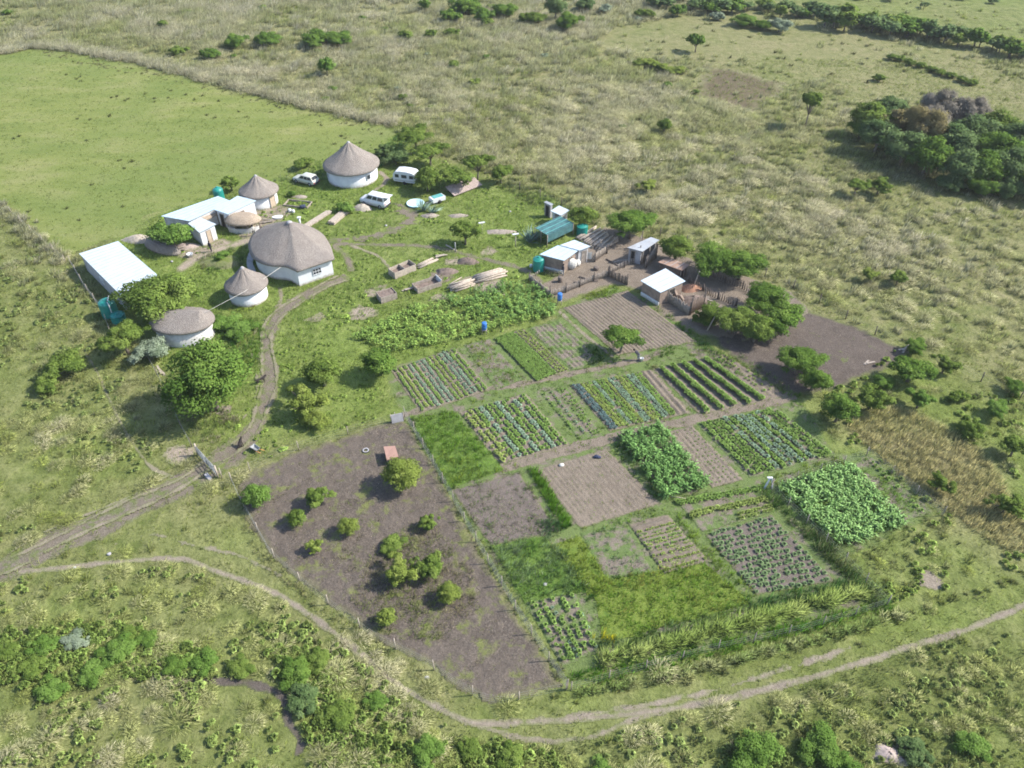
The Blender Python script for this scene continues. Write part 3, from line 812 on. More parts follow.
x, y, size, stw = map(np.concatenate, (T_X, T_Y, T_S, T_W))
bx, by = proj(x, y)
lod = CP * (by + 279) / CAM_H * size           # apparent size in pixels
acc = Acc()
for lo, hi, B, seg, wf in ((0, 4, 16, 1, .17), (4, 6, 26, 1, .12), (6, 9, 44, 1, .08), (9, 13, 110, 2, .034), (13, 99, 230, 2, .020)):
    m = (lod >= lo) & (lod < hi); n = m.sum()
    if not n: continue
    s, w = size[m] * (1 if lo < 9 else .85 if lo < 13 else .74), stw[m][:, None]
    c = np.stack([x[m], y[m], np.zeros(n)], -1)
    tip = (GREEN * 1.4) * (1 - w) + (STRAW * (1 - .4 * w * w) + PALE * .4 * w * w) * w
    base = (GREEN * .65) * (1 - w * .6) + (STRAW * .5) * w * .6  # blade bases darkened in colour to stand for shade inside each tuft
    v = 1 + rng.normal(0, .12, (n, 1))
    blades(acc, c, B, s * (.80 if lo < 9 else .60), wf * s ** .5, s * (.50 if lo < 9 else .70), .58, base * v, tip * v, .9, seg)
print('tussocks', len(x), 'tris', sum(len(f) for f in acc.F))
acc.build('tussock_grass', M['blades'], 'straw coloured and green tussock grass covering the veld', 'grass')

def scatter(poly, dens, n_max=None):
    poly = np.asarray(poly); lo, hi = poly.min(0), poly.max(0)
    n = int((hi - lo).prod() * dens)
    xx, yy = rng.uniform(lo[0], hi[0], n), rng.uniform(lo[1], hi[1], n)
    m = sdist(xx, yy, poly) > 0
    return xx[m], yy[m]
# extra fine cover in the near veld, where single blades begin to show
for zn, thr, hgt in (('bottom_left', .36, .36), ('bottom_right', .36, .30), ('left_veld', .40, .34), ('verge_right', .42, .2), ('verge', .42, .2), ('scrub_right', .38, .34)):
    x, y = scatter(G[zn], 7.0); m = (fnoise(x, y, 2.6, 420) > thr) & ~on_track(x, y, 0.0); x, y = x[m], y[m]
    k = fnoise(x, y, 2.2, 430); n = len(x)
    sw = np.clip((fnoise(x, y, 3.5, 440) - .5) * 4 + .4, 0, 1)[:, None]
    t = (GREEN * .95 * (1 - sw) + (STRAW * .62 + GREEN * .3) * sw) * (1 + rng.normal(0, .15, (n, 1)))
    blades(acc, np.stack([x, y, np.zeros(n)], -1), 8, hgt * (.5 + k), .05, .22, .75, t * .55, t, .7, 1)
# leafy forbs
# ---------------------------------------------------------------- short grass everywhere else
acc = Acc()
cell = .45
ax, ay = np.arange(-150, 150, cell), np.arange(18, 190, cell)
X, Y = np.meshgrid(ax, ay, indexing='ij')
x = X.ravel() + rng.random(X.size) * cell; y = Y.ravel() + rng.random(X.size) * cell
px, py = proj(x, y)
keep = (px > -60) & (px < 1084) & (py > 60) & (py < 820)
x, y = x[keep], y[keep]
ex = on_track(x, y, -.1)
for k in ('garden', 'paddock', 'kraal', 'dark_paddock', 'pasture'): ex |= sdist(x, y, G[k]) > -.2
x, y = x[~ex], y[~ex]
farm = ss(sdist(x, y, G['farm']) + (fnoise(x, y, 4, 5) - .5) * 3, 2)
pn = fnoise(x, y, 5, 51)
kp = rng.random(x.shape) < np.clip(.35 + 1.3 * (pn - .35), .15, 1) * (.35 + .65 * farm + .25)
x, y, farm, pn = x[kp], y[kp], farm[kp], pn[kp]
n = len(x); f = farm[:, None]
tipc = (GREEN * 1.25) * (1 - f) + LUSHG * 1.15 * f
q = fnoise(x, y, 3.2, 56)[:, None]
tipc = tipc * (1 - .5 * np.clip(q * 3 - 1.5, 0, 1)) + .5 * np.clip(q * 3 - 1.5, 0, 1) * (STRAW * .7 * (1 - f) + YELL * f)
tipc = tipc * (1 + rng.normal(0, .16, (n, 1)))
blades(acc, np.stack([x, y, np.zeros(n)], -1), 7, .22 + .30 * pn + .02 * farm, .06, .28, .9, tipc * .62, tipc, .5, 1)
def forbs(poly, dens, thr, rad, h, ca, cb_, seed, skip=None):
    x, y = scatter(poly, dens); nz = fnoise(x, y, 4, seed); m = (nz > thr) & ~on_track(x, y, .1)
    if skip is not None: m &= sdist(x, y, skip) < 0
    x, y, nz = x[m], y[m], nz[m]; n = len(x)
    k = rng.random((n, 1))
    rosette(acc, np.stack([x, y, np.zeros(n)], -1), rad * np.exp(rng.normal(0, .3, n)), h * (.5 + nz), 16, cc(ca, n, .2), cc(cb_, n, .2) * (1 - .35 * k), .2, .34)
forbs(G['bottom_left'], 3.2, .50, .27, .42, (.085, .125, .032), (.135, .175, .052), 401)
forbs(G['bottom_right'], 2.4, .52, .23, .32, (.085, .12, .035), (.135, .17, .056), 402)
forbs(G['left_veld'], 1.6, .53, .28, .4, (.085, .12, .035), (.135, .17, .056), 403)
forbs(G['farm'], 1.1, .56, .22, .2, (.10, .15, .03), (.15, .215, .05), 404)
forbs(G['scrub_right'], 1.6, .5, .32, .4, (.08, .12, .028), (.13, .18, .045), 405, G['brown_grass'])
SCRUB = [PP(p_) for p_ in ([(0, 632), (50, 626), (120, 622), (160, 640), (220, 655), (215, 680), (110, 682), (60, 695), (0, 685)], [(262, 645), (310, 650), (350, 690), (400, 735), (400, 768), (340, 768), (305, 740), (296, 705), (280, 682)],
   [(400, 745), (470, 742), (560, 756), (560, 790), (400, 790)])]
for i_, p_ in enumerate(SCRUB):
    forbs(p_, 6.0, .40, .27, .6, (.065, .105, .024), (.125, .175, .045), 450 + i_)
    x, y = scatter(p_, 9); m = fnoise(x, y, 2, 470 + i_) > .36; x, y = x[m], y[m]; n = len(x); t = cc((.15, .19, .055), n, .15)
    blades(acc, np.stack([x, y, np.zeros(n)], -1), 12, .6, .035, .24, .6, t * .65, t, .8, 2)
p_ = G['bottom_right']; x, y = scatter(p_, 3.0); m = fnoise(x, y, 3, 480) > .45; x, y = x[m], y[m]; n = len(x); t = cc((.145, .18, .06), n, .15)
blades(acc, np.stack([x, y, np.zeros(n)], -1), 14, .5, .04, .3, .65, t * .65, t, .8, 1)
# pasture: sparse darker tufts
x, y = scatter(G['pasture'], 1.1)
n = len(x); t = cc((.13, .175, .05), n, .2)
blades(acc, np.stack([x, y, np.zeros(n)], -1), 5, .16, .12, .35, 1.1, t * .6, t, .5, 1)
x, y = scatter(G['pasture'], .035); m = fnoise(x, y, 9, 66) > .53; x, y = x[m], y[m]
n = len(x); t = cc((.075, .085, .03), n, .2)
blades(acc, np.stack([x, y, np.zeros(n)], -1), 16, .42, .13, .28, .9, t * .6, t, .5, 1)
x, y = scatter(G['smooth_far'], .012); n = len(x); t = cc((.085, .09, .035), n, .2)
blades(acc, np.stack([x, y, np.zeros(n)], -1), 14, .7, .22, .4, .9, t * .6, t, .5, 1)
# dense brown grass right of the garden
x, y = scatter(G['brown_grass'], 13); m = fnoise(x, y, 3, 77) > .18; x, y = x[m], y[m]
n = len(x); k = fnoise(x, y, 4, 78)[:, None]
t = cc((.33, .285, .14), n, .10) * (1 - .6 * k) + np.array([.25, .265, .09]) * .6 * k
blades(acc, np.stack([x, y, np.zeros(n)], -1), 9, .55, .06, .3, .5, t * .85, t, .5, 1)
# paddock and yards: scraps of grass and litter
for zn, d, colr, L, thr in (('paddock', 4.0, (.15, .16, .06), .20, .55), ('paddock', 2.6, (.29, .255, .19), .2, .50), ('paddock', 1.2, (.10, .085, .07), .2, .45), ('dark_paddock', 1.0, (.16, .14, .10), .2, .5), ('kraal', .5, (.2, .17, .12), .2, .55), ('garden', 2.0, (.10, .17, .03), .2, .48)):
    x, y = scatter(G[zn], d); m = fnoise(x, y, 3.5, int(80 + d * 10)) > thr; x, y = x[m], y[m]; n = len(x)
    t = cc(colr, n, .2)
    blades(acc, np.stack([x, y, np.zeros(n)], -1), 6, L, .07, .25, 1.1, t * .6, t, .5, 1)
print('short grass tris', sum(len(f) for f in acc.F))
acc.build('short_grass', M['blades'], 'short green grass round the huts and over the pasture', 'grass')

# ---------------------------------------------------------------- weeds and grass standing in the garden
acc = Acc()
def weeds(poly, dens, L, tip, base=.55, B=9, W_=.06, rad=.2, lean=.8, thr=None, sc=2.0, seed=0, var=.16, mixc=None, seg=1):
    poly = np.asarray(poly)
    x, y = scatter(poly, dens)
    nz = fnoise(x, y, sc, 200 + seed)
    if thr is not None:
        m = nz > thr; x, y, nz = x[m], y[m], nz[m]
    n = len(x)
    if not n: return
    t = cc(tip, n, var)
    if mixc is not None:
        k = np.clip((fnoise(x, y, sc * 1.3, 230 + seed)[:, None] - .5) * 4 + .5, 0, 1); t = t * (1 - k) + cc(mixc, n, var) * k
    blades(acc, np.stack([x, y, np.full(n, .03)], -1), B, L * (.6 + .8 * nz), W_, rad, lean, t * base, t, .6, seg)
BR = (.128, .24, .03); BRY = (.175, .24, .034); YEL = (.25, .24, .055); BLU = (.10, .175, .075); DK = (.05, .115, .022); GR = (.12, .17, .05); REED = (.205, .255, .075)
weeds(BG['P'], 8, .40, BR, mixc=BRY, seed=1, thr=.34); weeds(BG['P'], 4, .25, (.15, .2, .06), mixc=GR, seed=101); weeds(BG['P'], 2, .5, (.09, .17, .03), thr=.5, sc=1.2, seed=102); weeds(BG['P'], 1.2, .5, DK, thr=.55, seed=2)
weeds(BG['RG'], 11, .5, (.12, .22, .045), mixc=(.165, .235, .10), seed=3, sc=1.4); weeds(BG['RG'], 2, .6, (.19, .24, .13), thr=.5, sc=1.2, seed=103)
weeds(BG['SY'], 10, .35, BRY, mixc=YEL, seed=4)
weeds(BG['V'], 12, .30, (.14, .25, .03), mixc=(.16, .24, .035), seed=5)
weeds(BG['V'], 1.6, .45, (.09, .17, .03), thr=.48, sc=1.3, seed=105); weeds(BG['V'], 2.5, .3, YEL, thr=.58, sc=1.5, seed=106)
weeds(PP([(600, 582), (700, 562), (712, 572), (612, 600)]), 4, .35, YEL, mixc=BRY, seed=6)
weeds(PP([(592, 640), (606, 632), (618, 640), (600, 648)]), 9, .5, (.45, .40, .02), seed=7)
weeds(BG['B'], 4, .3, BRY, mixc=(.16, .2, .05), thr=.42, seed=8); weeds(PP([(468, 352), (494, 346), (500, 362), (478, 368)]), 5, .35, YEL, mixc=BRY, seed=9)
weeds(PP([(496, 376), (514, 370), (520, 378), (502, 384)]), 8, .25, BR, seed=10)
weeds(BG['D'], 2.0, .22, (.13, .18, .045), thr=.45, seed=11)
weeds(BG['G'], 2.5, .22, (.12, .17, .05), thr=.42, seed=12)
weeds(BG['Q'], 3.5, .28, (.11, .17, .05), thr=.44, seed=13); weeds(BG['Q'], 2.0, .3, (.22, .2, .12), thr=.45, seed=113); weeds(PP([(508, 474), (524, 472), (560, 528), (536, 536)]), 4, .35, (.09, .16, .04), thr=.42, seed=14)
weeds(PP([(538, 520), (552, 516), (564, 534), (542, 540)]), 9, .6, (.07, .14, .05), seed=15)
weeds(BG['T'], 2.6, .3, BLU, thr=.42, seed=16); weeds(BG['T'], 1.2, .3, DK, thr=.5, seed=17)
weeds(BG['ZW'], 4, .3, BR, thr=.45, seed=18); weeds(PP([(868, 478), (882, 474), (904, 500), (890, 506)]), 8, .35, BR, mixc=BRY, seed=19)
weeds(BG['XX'], 3.0, .25, GR, thr=.4, seed=20)
weeds(PP([(838, 546), (905, 524), (940, 516), (886, 600), (860, 580)]), 4, .35, (.13, .17, .055), mixc=(.16, .17, .07), seed=21)
weeds(PP([(756, 482), (838, 456), (846, 466), (768, 492)]), 7, .35, BRY, mixc=BR, seed=22)
weeds(PP([(556, 470), (606, 452), (612, 458), (540, 480)]), 0.8, .2, BR, thr=.45, seed=23)
weeds(PP([(582, 530), (662, 505), (672, 514), (590, 538)]), 5, .25, (.15, .19, .04), mixc=BR, seed=24)
weeds(PP([(608, 440), (622, 438), (666, 498), (652, 500), (620, 462)]), 3.5, .3, DK, mixc=BR, seed=25)
weeds(PP([(666, 500), (760, 486), (766, 494), (676, 508)]), 2, .3, BR, seed=26)
weeds(PP([(640, 358), (700, 345), (740, 360), (648, 372)]), 2.4, .22, (.2, .2, .08), thr=.42, seed=27)
weeds(PP([(646, 348), (672, 346), (676, 356), (652, 360)]), 6, .4, DK, mixc=BR, seed=28)
weeds(PP([(585, 344), (604, 350), (600, 364), (584, 362)]), 7, .35, DK, mixc=BR, seed=29)
weeds(PP([(490, 388), (530, 380), (610, 362), (612, 368), (500, 394)]), 2.5, .25, (.16, .2, .04), thr=.4, seed=30)
weeds(PP([(440, 404), (480, 398), (500, 392), (486, 404), (444, 410)]), 2, .25, BRY, thr=.45, seed=31)
weeds(PP([(664, 312), (700, 340), (720, 352), (745, 374), (735, 382), (700, 348), (648, 300)]), 6, .45, (.06, .14, .025), mixc=BR, seed=32)
weeds(PP([(582, 296), (614, 286), (622, 290), (612, 298), (588, 302)]), 9, .35, (.16, .27, .03), mixc=BRY, seed=33)
weeds(PP([(726, 356), (740, 354), (800, 396), (792, 400)]), 6, .4, (.09, .17, .03), mixc=GR, seed=34)
weeds(PP([(672, 514), (680, 512), (756, 600), (746, 604), (706, 562)]), 7, .35, (.16, .27, .03), mixc=BRY, seed=35)
weeds(G['garden'], 3.2, .16, BR, thr=.47, sc=1.6, seed=60, mixc=GR, B=7)
weeds(G['garden'], 1.2, .22, BRY, thr=.56, sc=3.0, seed=61, B=8)
# green and straw growth in the lower middle of the paddock
weeds(PP([(375, 545), (430, 520), (470, 570), (480, 610), (440, 640), (385, 640), (350, 600)]), 9, .36, (.17, .21, .06), thr=.36, sc=1.8, mixc=(.25, .225, .13), seed=62)
weeds(PP([(290, 505), (380, 500), (400, 545), (330, 570), (290, 560)]), 4, .26, (.13, .165, .05), thr=.47, sc=1.8, mixc=(.25, .225, .13), seed=63)
weeds(PP([(260, 480), (330, 450), (380, 450), (370, 480), (280, 510)]), 3, .2, (.16, .16, .07), thr=.5, sc=1.6, mixc=(.25, .225, .14), seed=64)
weeds(PP([(410, 610), (480, 600), (540, 690), (470, 695)]), 3, .2, (.2, .17, .12), thr=.5, sc=1.6, mixc=(.14, .16, .06), seed=65)
weeds(PP([(404, 440), (430, 470), (480, 556), (450, 540), (410, 480)]), 2, .2, (.2, .17, .12), thr=.5, sc=1.6, mixc=(.14, .16, .06), seed=66)
# grass verge eating into the pasture edge
weeds(PP([(40, 48), (200, 79), (390, 126), (380, 134), (200, 88), (40, 56)]), 1.0, .35, (.2, .2, .09), thr=.45, seed=67, W_=.12)
# the fence hedges of the garden
weeds(PP([(758, 494), (768, 490), (892, 606), (878, 612)]), 8, .7, DK, mixc=(.09, .16, .04), seed=36)
weeds(PP([(800, 530), (812, 526), (890, 606), (874, 612)]), 5, 1.1, (.20, .22, .10), mixc=DK, seed=37)
weeds(PP([(566, 678), (600, 668), (690, 648), (800, 621), (888, 600), (894, 611), (800, 637), (690, 664), (600, 685)]), 14, .4, (.085, .21, .02), mixc=BR, seed=38)
weeds(PP([(596, 659), (690, 636), (790, 608), (864, 589), (868, 597), (790, 618), (690, 646), (598, 668)]), 9, 1.1, REED, mixc=(.15, .21, .05), B=22, W_=.04, rad=.28, seed=39, lean=.35, seg=2)
weeds(PP([(592, 646), (700, 616), (750, 604), (840, 582), (866, 592), (790, 612), (690, 640), (600, 662)]), 10, .5, (.12, .19, .04), mixc=(.10, .16, .06), seed=40)
weeds(PP([(742, 604), (842, 580), (868, 586), (860, 596), (760, 616)]), 7, .7, DK, mixc=(.07, .17, .04), seed=41)
weeds(PP([(574, 690), (690, 668), (800, 641), (905, 611), (908, 617), (800, 649), (690, 676), (580, 697)]), 10, .6, (.22, .235, .11), mixc=(.12, .17, .05), B=18, W_=.04, seed=42, lean=.45, seg=2)
weeds(PP([(528, 470), (537, 468), (571, 526), (562, 530)]), 26, .55, (.10, .22, .02), mixc=(.13, .25, .03), seed=43, lean=.5, B=10)
weeds(PP([(560, 552), (566, 550), (596, 600), (588, 604)]), 7, .45, DK, seed=44)
# edge grass of the paddock fence
weeds(PP([(404, 418), (412, 415), (450, 490), (486, 548), (572, 686), (562, 690), (478, 552), (440, 488)]), 6, .45, (.13, .17, .09), mixc=(.2, .2, .12), seed=45)
weeds(PP([(230, 480), (240, 478), (262, 550), (330, 605), (425, 672), (420, 680), (320, 612), (252, 556)]), 4, .4, (.22, .21, .11), mixc=GR, seed=46)
weeds(PP([(380, 590), (400, 552), (470, 570), (460, 600), (400, 620)]), 3, .35, (.16, .18, .06), thr=.45, mixc=(.26, .23, .14), seed=47)
weeds(PP([(310, 540), (420, 520), (440, 560), (370, 600)]), 2.5, .3, (.12, .16, .05), thr=.48, mixc=(.26, .23, .14), seed=48)
# tall growth near the huts
weeds(PP([(215, 325), (255, 318), (268, 335), (262, 365), (240, 372), (215, 345)]), 6, .5, (.08, .17, .03), mixc=BR, seed=49)
weeds(PP([(235, 300), (262, 305), (250, 312), (228, 312)]), 5, .3, YEL, mixc=BRY, thr=.45, seed=50)
weeds(PP([(196, 256), (232, 248), (246, 256), (240, 268), (205, 274)]), 5, .45, (.07, .16, .03), thr=.4, mixc=(.2, .2, .1), seed=51)
weeds(PP([(395, 160), (420, 130), (395, 136), (375, 158), (380, 168)]), 5, .6, (.07, .16, .04), mixc=(.10, .18, .05), seed=52)
weeds(PP([(270, 180), (330, 165), (328, 180), (296, 186)]), 3, .5, (.07, .14, .04), thr=.4, mixc=(.2, .22, .12), seed=53)
weeds(PP([(500, 180), (560, 205), (600, 222), (596, 228), (540, 210), (495, 186)]), 4, .6, (.05, .10, .03), mixc=(.12, .15, .06), seed=54)
weeds(PP([(170, 400), (196, 392), (240, 420), (215, 446), (192, 440)]), 5, .5, GR, mixc=(.3, .27, .17), seed=55)
weeds(PP([(20, 360), (80, 340), (140, 400), (60, 420)]), 1.2, .4, (.06, .12, .03), thr=.45, seed=56)
print('weeds tris', sum(len(f) for f in acc.F))
acc.build('garden_weeds', M['blades'], 'bright green and yellow weeds and hedge grass of the vegetable garden', 'weeds')

# ---------------------------------------------------------------- crops in rows
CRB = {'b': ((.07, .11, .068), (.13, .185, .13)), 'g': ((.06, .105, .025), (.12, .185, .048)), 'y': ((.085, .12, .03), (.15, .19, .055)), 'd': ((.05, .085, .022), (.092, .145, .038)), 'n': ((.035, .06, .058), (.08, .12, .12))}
crop = Acc(); PL = []       # PL: countable cabbages, nearest ones become individuals
def rowcrop(key, rows, gap, rad, h, n=8, v0=.03, v1=.97, u0=.03, u1=.97, across=False, miss=.06, indiv=False):
    q = BG[key]
    if across: q = np.array([q[0], q[3], q[2], q[1]])
    L = np.hypot(*((q[3] + q[2] - q[0] - q[1]) / 2)); m = int(L * (v1 - v0) / gap)
    for i, kind in enumerate(rows):
        if kind == '.': continue
        u = u0 + (u1 - u0) * (i + .5) / len(rows)
        v = v0 + (v1 - v0) * (np.arange(m) + .5 + rng.normal(0, .12, m)) / m
        keep = (rng.random(m) > miss); v = v[keep]
        p = bil(q, np.full(v.shape, u), v) + rng.normal(0, .035, (len(v), 2))
        r = rad * (.75 + .5 * rng.random(len(v)))
        c = np.concatenate([p, np.full((len(v), 1), .06)], -1)
        if indiv:
            PL.extend((a[0], a[1], b, kind) for a, b in zip(p, r)); continue
        cb, ct = CRB[kind]
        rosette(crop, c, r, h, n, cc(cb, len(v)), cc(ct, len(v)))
rowcrop('A', 'gygbgbbgygbbgg', .27, .25, .2)
rowcrop('F', 'yygbggbggbgg', .42, .33, .26, indiv=True)
rowcrop('G', '..g..gg', .5, .2, .2, miss=.3)
rowcrop('G', 'g.b.g..', .4, .2, .2, miss=.3)
rowcrop('H', 'nnyygbggybbyygbbgg', .25, .27, .24)
rowcrop('J', 'ggggg', .22, .42, .55, 9, u0=.02, u1=.78)
rowcrop('J', 'ddddd', .3, .36, .4, 8, u0=.03, u1=.79)
rowcrop('J', 'gyg', .5, .25, .25, u0=.8, u1=1.0, miss=.3)
rowcrop('I', 'd.d', .5, .14, .12, miss=.3)
rowcrop('MM', 'ggdgbgbbbgbgdg', .40, .34, .32, miss=.12)
rowcrop('MM', 'gddgdgggdgg', .45, .26, .3, miss=.3)
rowcrop('L', 'ddddddd', .55, .13, .10, 6, miss=.15)
rowcrop('R2', 'ggggg', .36, .28, .34, miss=.2)
rowcrop('R2', '.d.b.d.b', .6, .2, .24, miss=.4)
rowcrop('C', 'gggggg', .22, .24, .25, 8, u0=.0, u1=.62)
rowcrop('C', 'gggggg', .22, .24, .28, 8, u0=.04, u1=.66)
rowcrop('C', 'yyy', .34, .24, .24, u0=.68, u1=1.0)
rowcrop('D', 'd.d.d.d', .45, .13, .12, miss=.3)
rowcrop('U', '..ygygygyyyyyy', .3, .2, .2, across=True, miss=.1)
rowcrop('XX', '.gg...yy.....', .3, .3, .34, across=True, miss=.05, v0=.0, v1=.95)
rowcrop('XX', '......yy', .25, .25, .3, across=True, v0=.5, v1=.95)
rowcrop('E', 'd' * 14, .7, .10, .07, 5, miss=.4)
rowcrop('ZW', 'g.g', .6, .3, .3, miss=.3)
PL.sort(key=lambda a: a[0] ** 2 + a[1] ** 2)
near, rest = PL[:295], PL[295:]
for kind in 'ybg':
    s = [a for a in rest if a[3] == kind]
    if s:
        n = len(s); cb, ct = CRB[kind]
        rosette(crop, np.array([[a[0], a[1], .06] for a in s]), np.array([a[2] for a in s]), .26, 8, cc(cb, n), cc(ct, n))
crop.build('vegetable_rows', M['crop'], 'rows of leafy green and blue-green vegetables in the garden beds', 'crops')
protos = {}
for kind in 'ybg':
    a = Acc(); cb, ct = CRB[kind]
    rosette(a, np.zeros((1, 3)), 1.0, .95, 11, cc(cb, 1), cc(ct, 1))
    protos[kind] = a.one('cabbage', M['crop'])
CABL = {'y': 'yellow-green cabbage in the leftmost rows of the striped bed beside the path', 'g': 'plain green cabbage in the striped bed below the middle garden path', 'b': 'blue-green cabbage in the pale rows of the striped bed'}
for xx, yy, rr, kind in near:
    o = link('cabbage', protos[kind], None, (xx, yy, .055))
    o.scale = (rr, rr, rr); o.rotation_euler = (0, 0, random.uniform(0, 6.28))
    tag(o, CABL[kind], 'cabbage', {'y': 'yellow-green cabbages', 'g': 'green cabbages', 'b': 'blue-green cabbages'}[kind] + ' of the striped bed')
# dark plants on the purplish bed, each on its own mound
a = Acc(); rosette(a, np.zeros((1, 3)), 1.0, .9, 12, cc((.04, .06, .035), 1), cc((.085, .125, .055), 1))
dk = a.one('potato_plant', M['crop'])
q = BG['WP']
for i in range(13):
    for j in range(13):
        if rng.random() < .08: continue
        p = bil(q, np.array([(i + .5 + .5 * (j % 2) * .6 + rng.normal(0, .1)) / 13.4]), np.array([(j + .5 + rng.normal(0, .1)) / 13]))[0]
        o = link('potato_plant', dk, None, (p[0], p[1], .06)); s = random.uniform(.17, .33)
        o.scale = (s * 1.15, s * 1.15, s); o.rotation_euler = (0, 0, random.uniform(0, 6.28))
        tag(o, 'small dark green plant on the purplish brown bed by the lower hedge', 'plant', 'dark plants spaced out on the purplish bed')

# ---------------------------------------------------------------- maize
def maize(acc, poly, dens, h, tip, base, nl=11, thr=None, L=.75, seed=0):
    x, y = scatter(poly, dens)
    if thr: m = fnoise(x, y, 3, 300 + seed) > thr; x, y = x[m], y[m]
    n = len(x)
    hh = h * (.9 + .15 * rng.random(n)) * (.92 + .16 * fnoise(x, y, 2.5, 310 + seed))
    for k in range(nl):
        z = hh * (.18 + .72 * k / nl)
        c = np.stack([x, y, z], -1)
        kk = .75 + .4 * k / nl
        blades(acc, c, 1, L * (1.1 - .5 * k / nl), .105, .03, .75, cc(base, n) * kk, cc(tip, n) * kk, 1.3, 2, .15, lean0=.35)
    blades(acc, np.stack([x, y, np.zeros(n)], -1), 2, hh * 1.0, .05, .03, .12, cc(base, n), cc(tip, n), .1, 1)
mz = Acc()
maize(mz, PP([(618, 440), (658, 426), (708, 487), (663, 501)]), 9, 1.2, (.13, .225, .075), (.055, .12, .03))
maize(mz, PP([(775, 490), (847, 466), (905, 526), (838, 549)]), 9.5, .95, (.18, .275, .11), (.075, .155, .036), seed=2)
maize(mz, PP([(352, 338), (415, 308), (500, 296), (548, 308), (556, 316), (500, 330), (440, 345), (392, 352)]), 4.2, .8, (.19, .27, .07), (.09, .16, .034), 9, .26, seed=3)
maize(mz, PP([(440, 300), (500, 286), (540, 288), (556, 304), (552, 318), (510, 322), (470, 318)]), 3.0, 1.1, (.135, .22, .07), (.065, .13, .03), 9, .3, seed=4)
mz.build('maize_plants', M['crop'], 'dense maize and tall green fodder standing in blocks', 'maize')
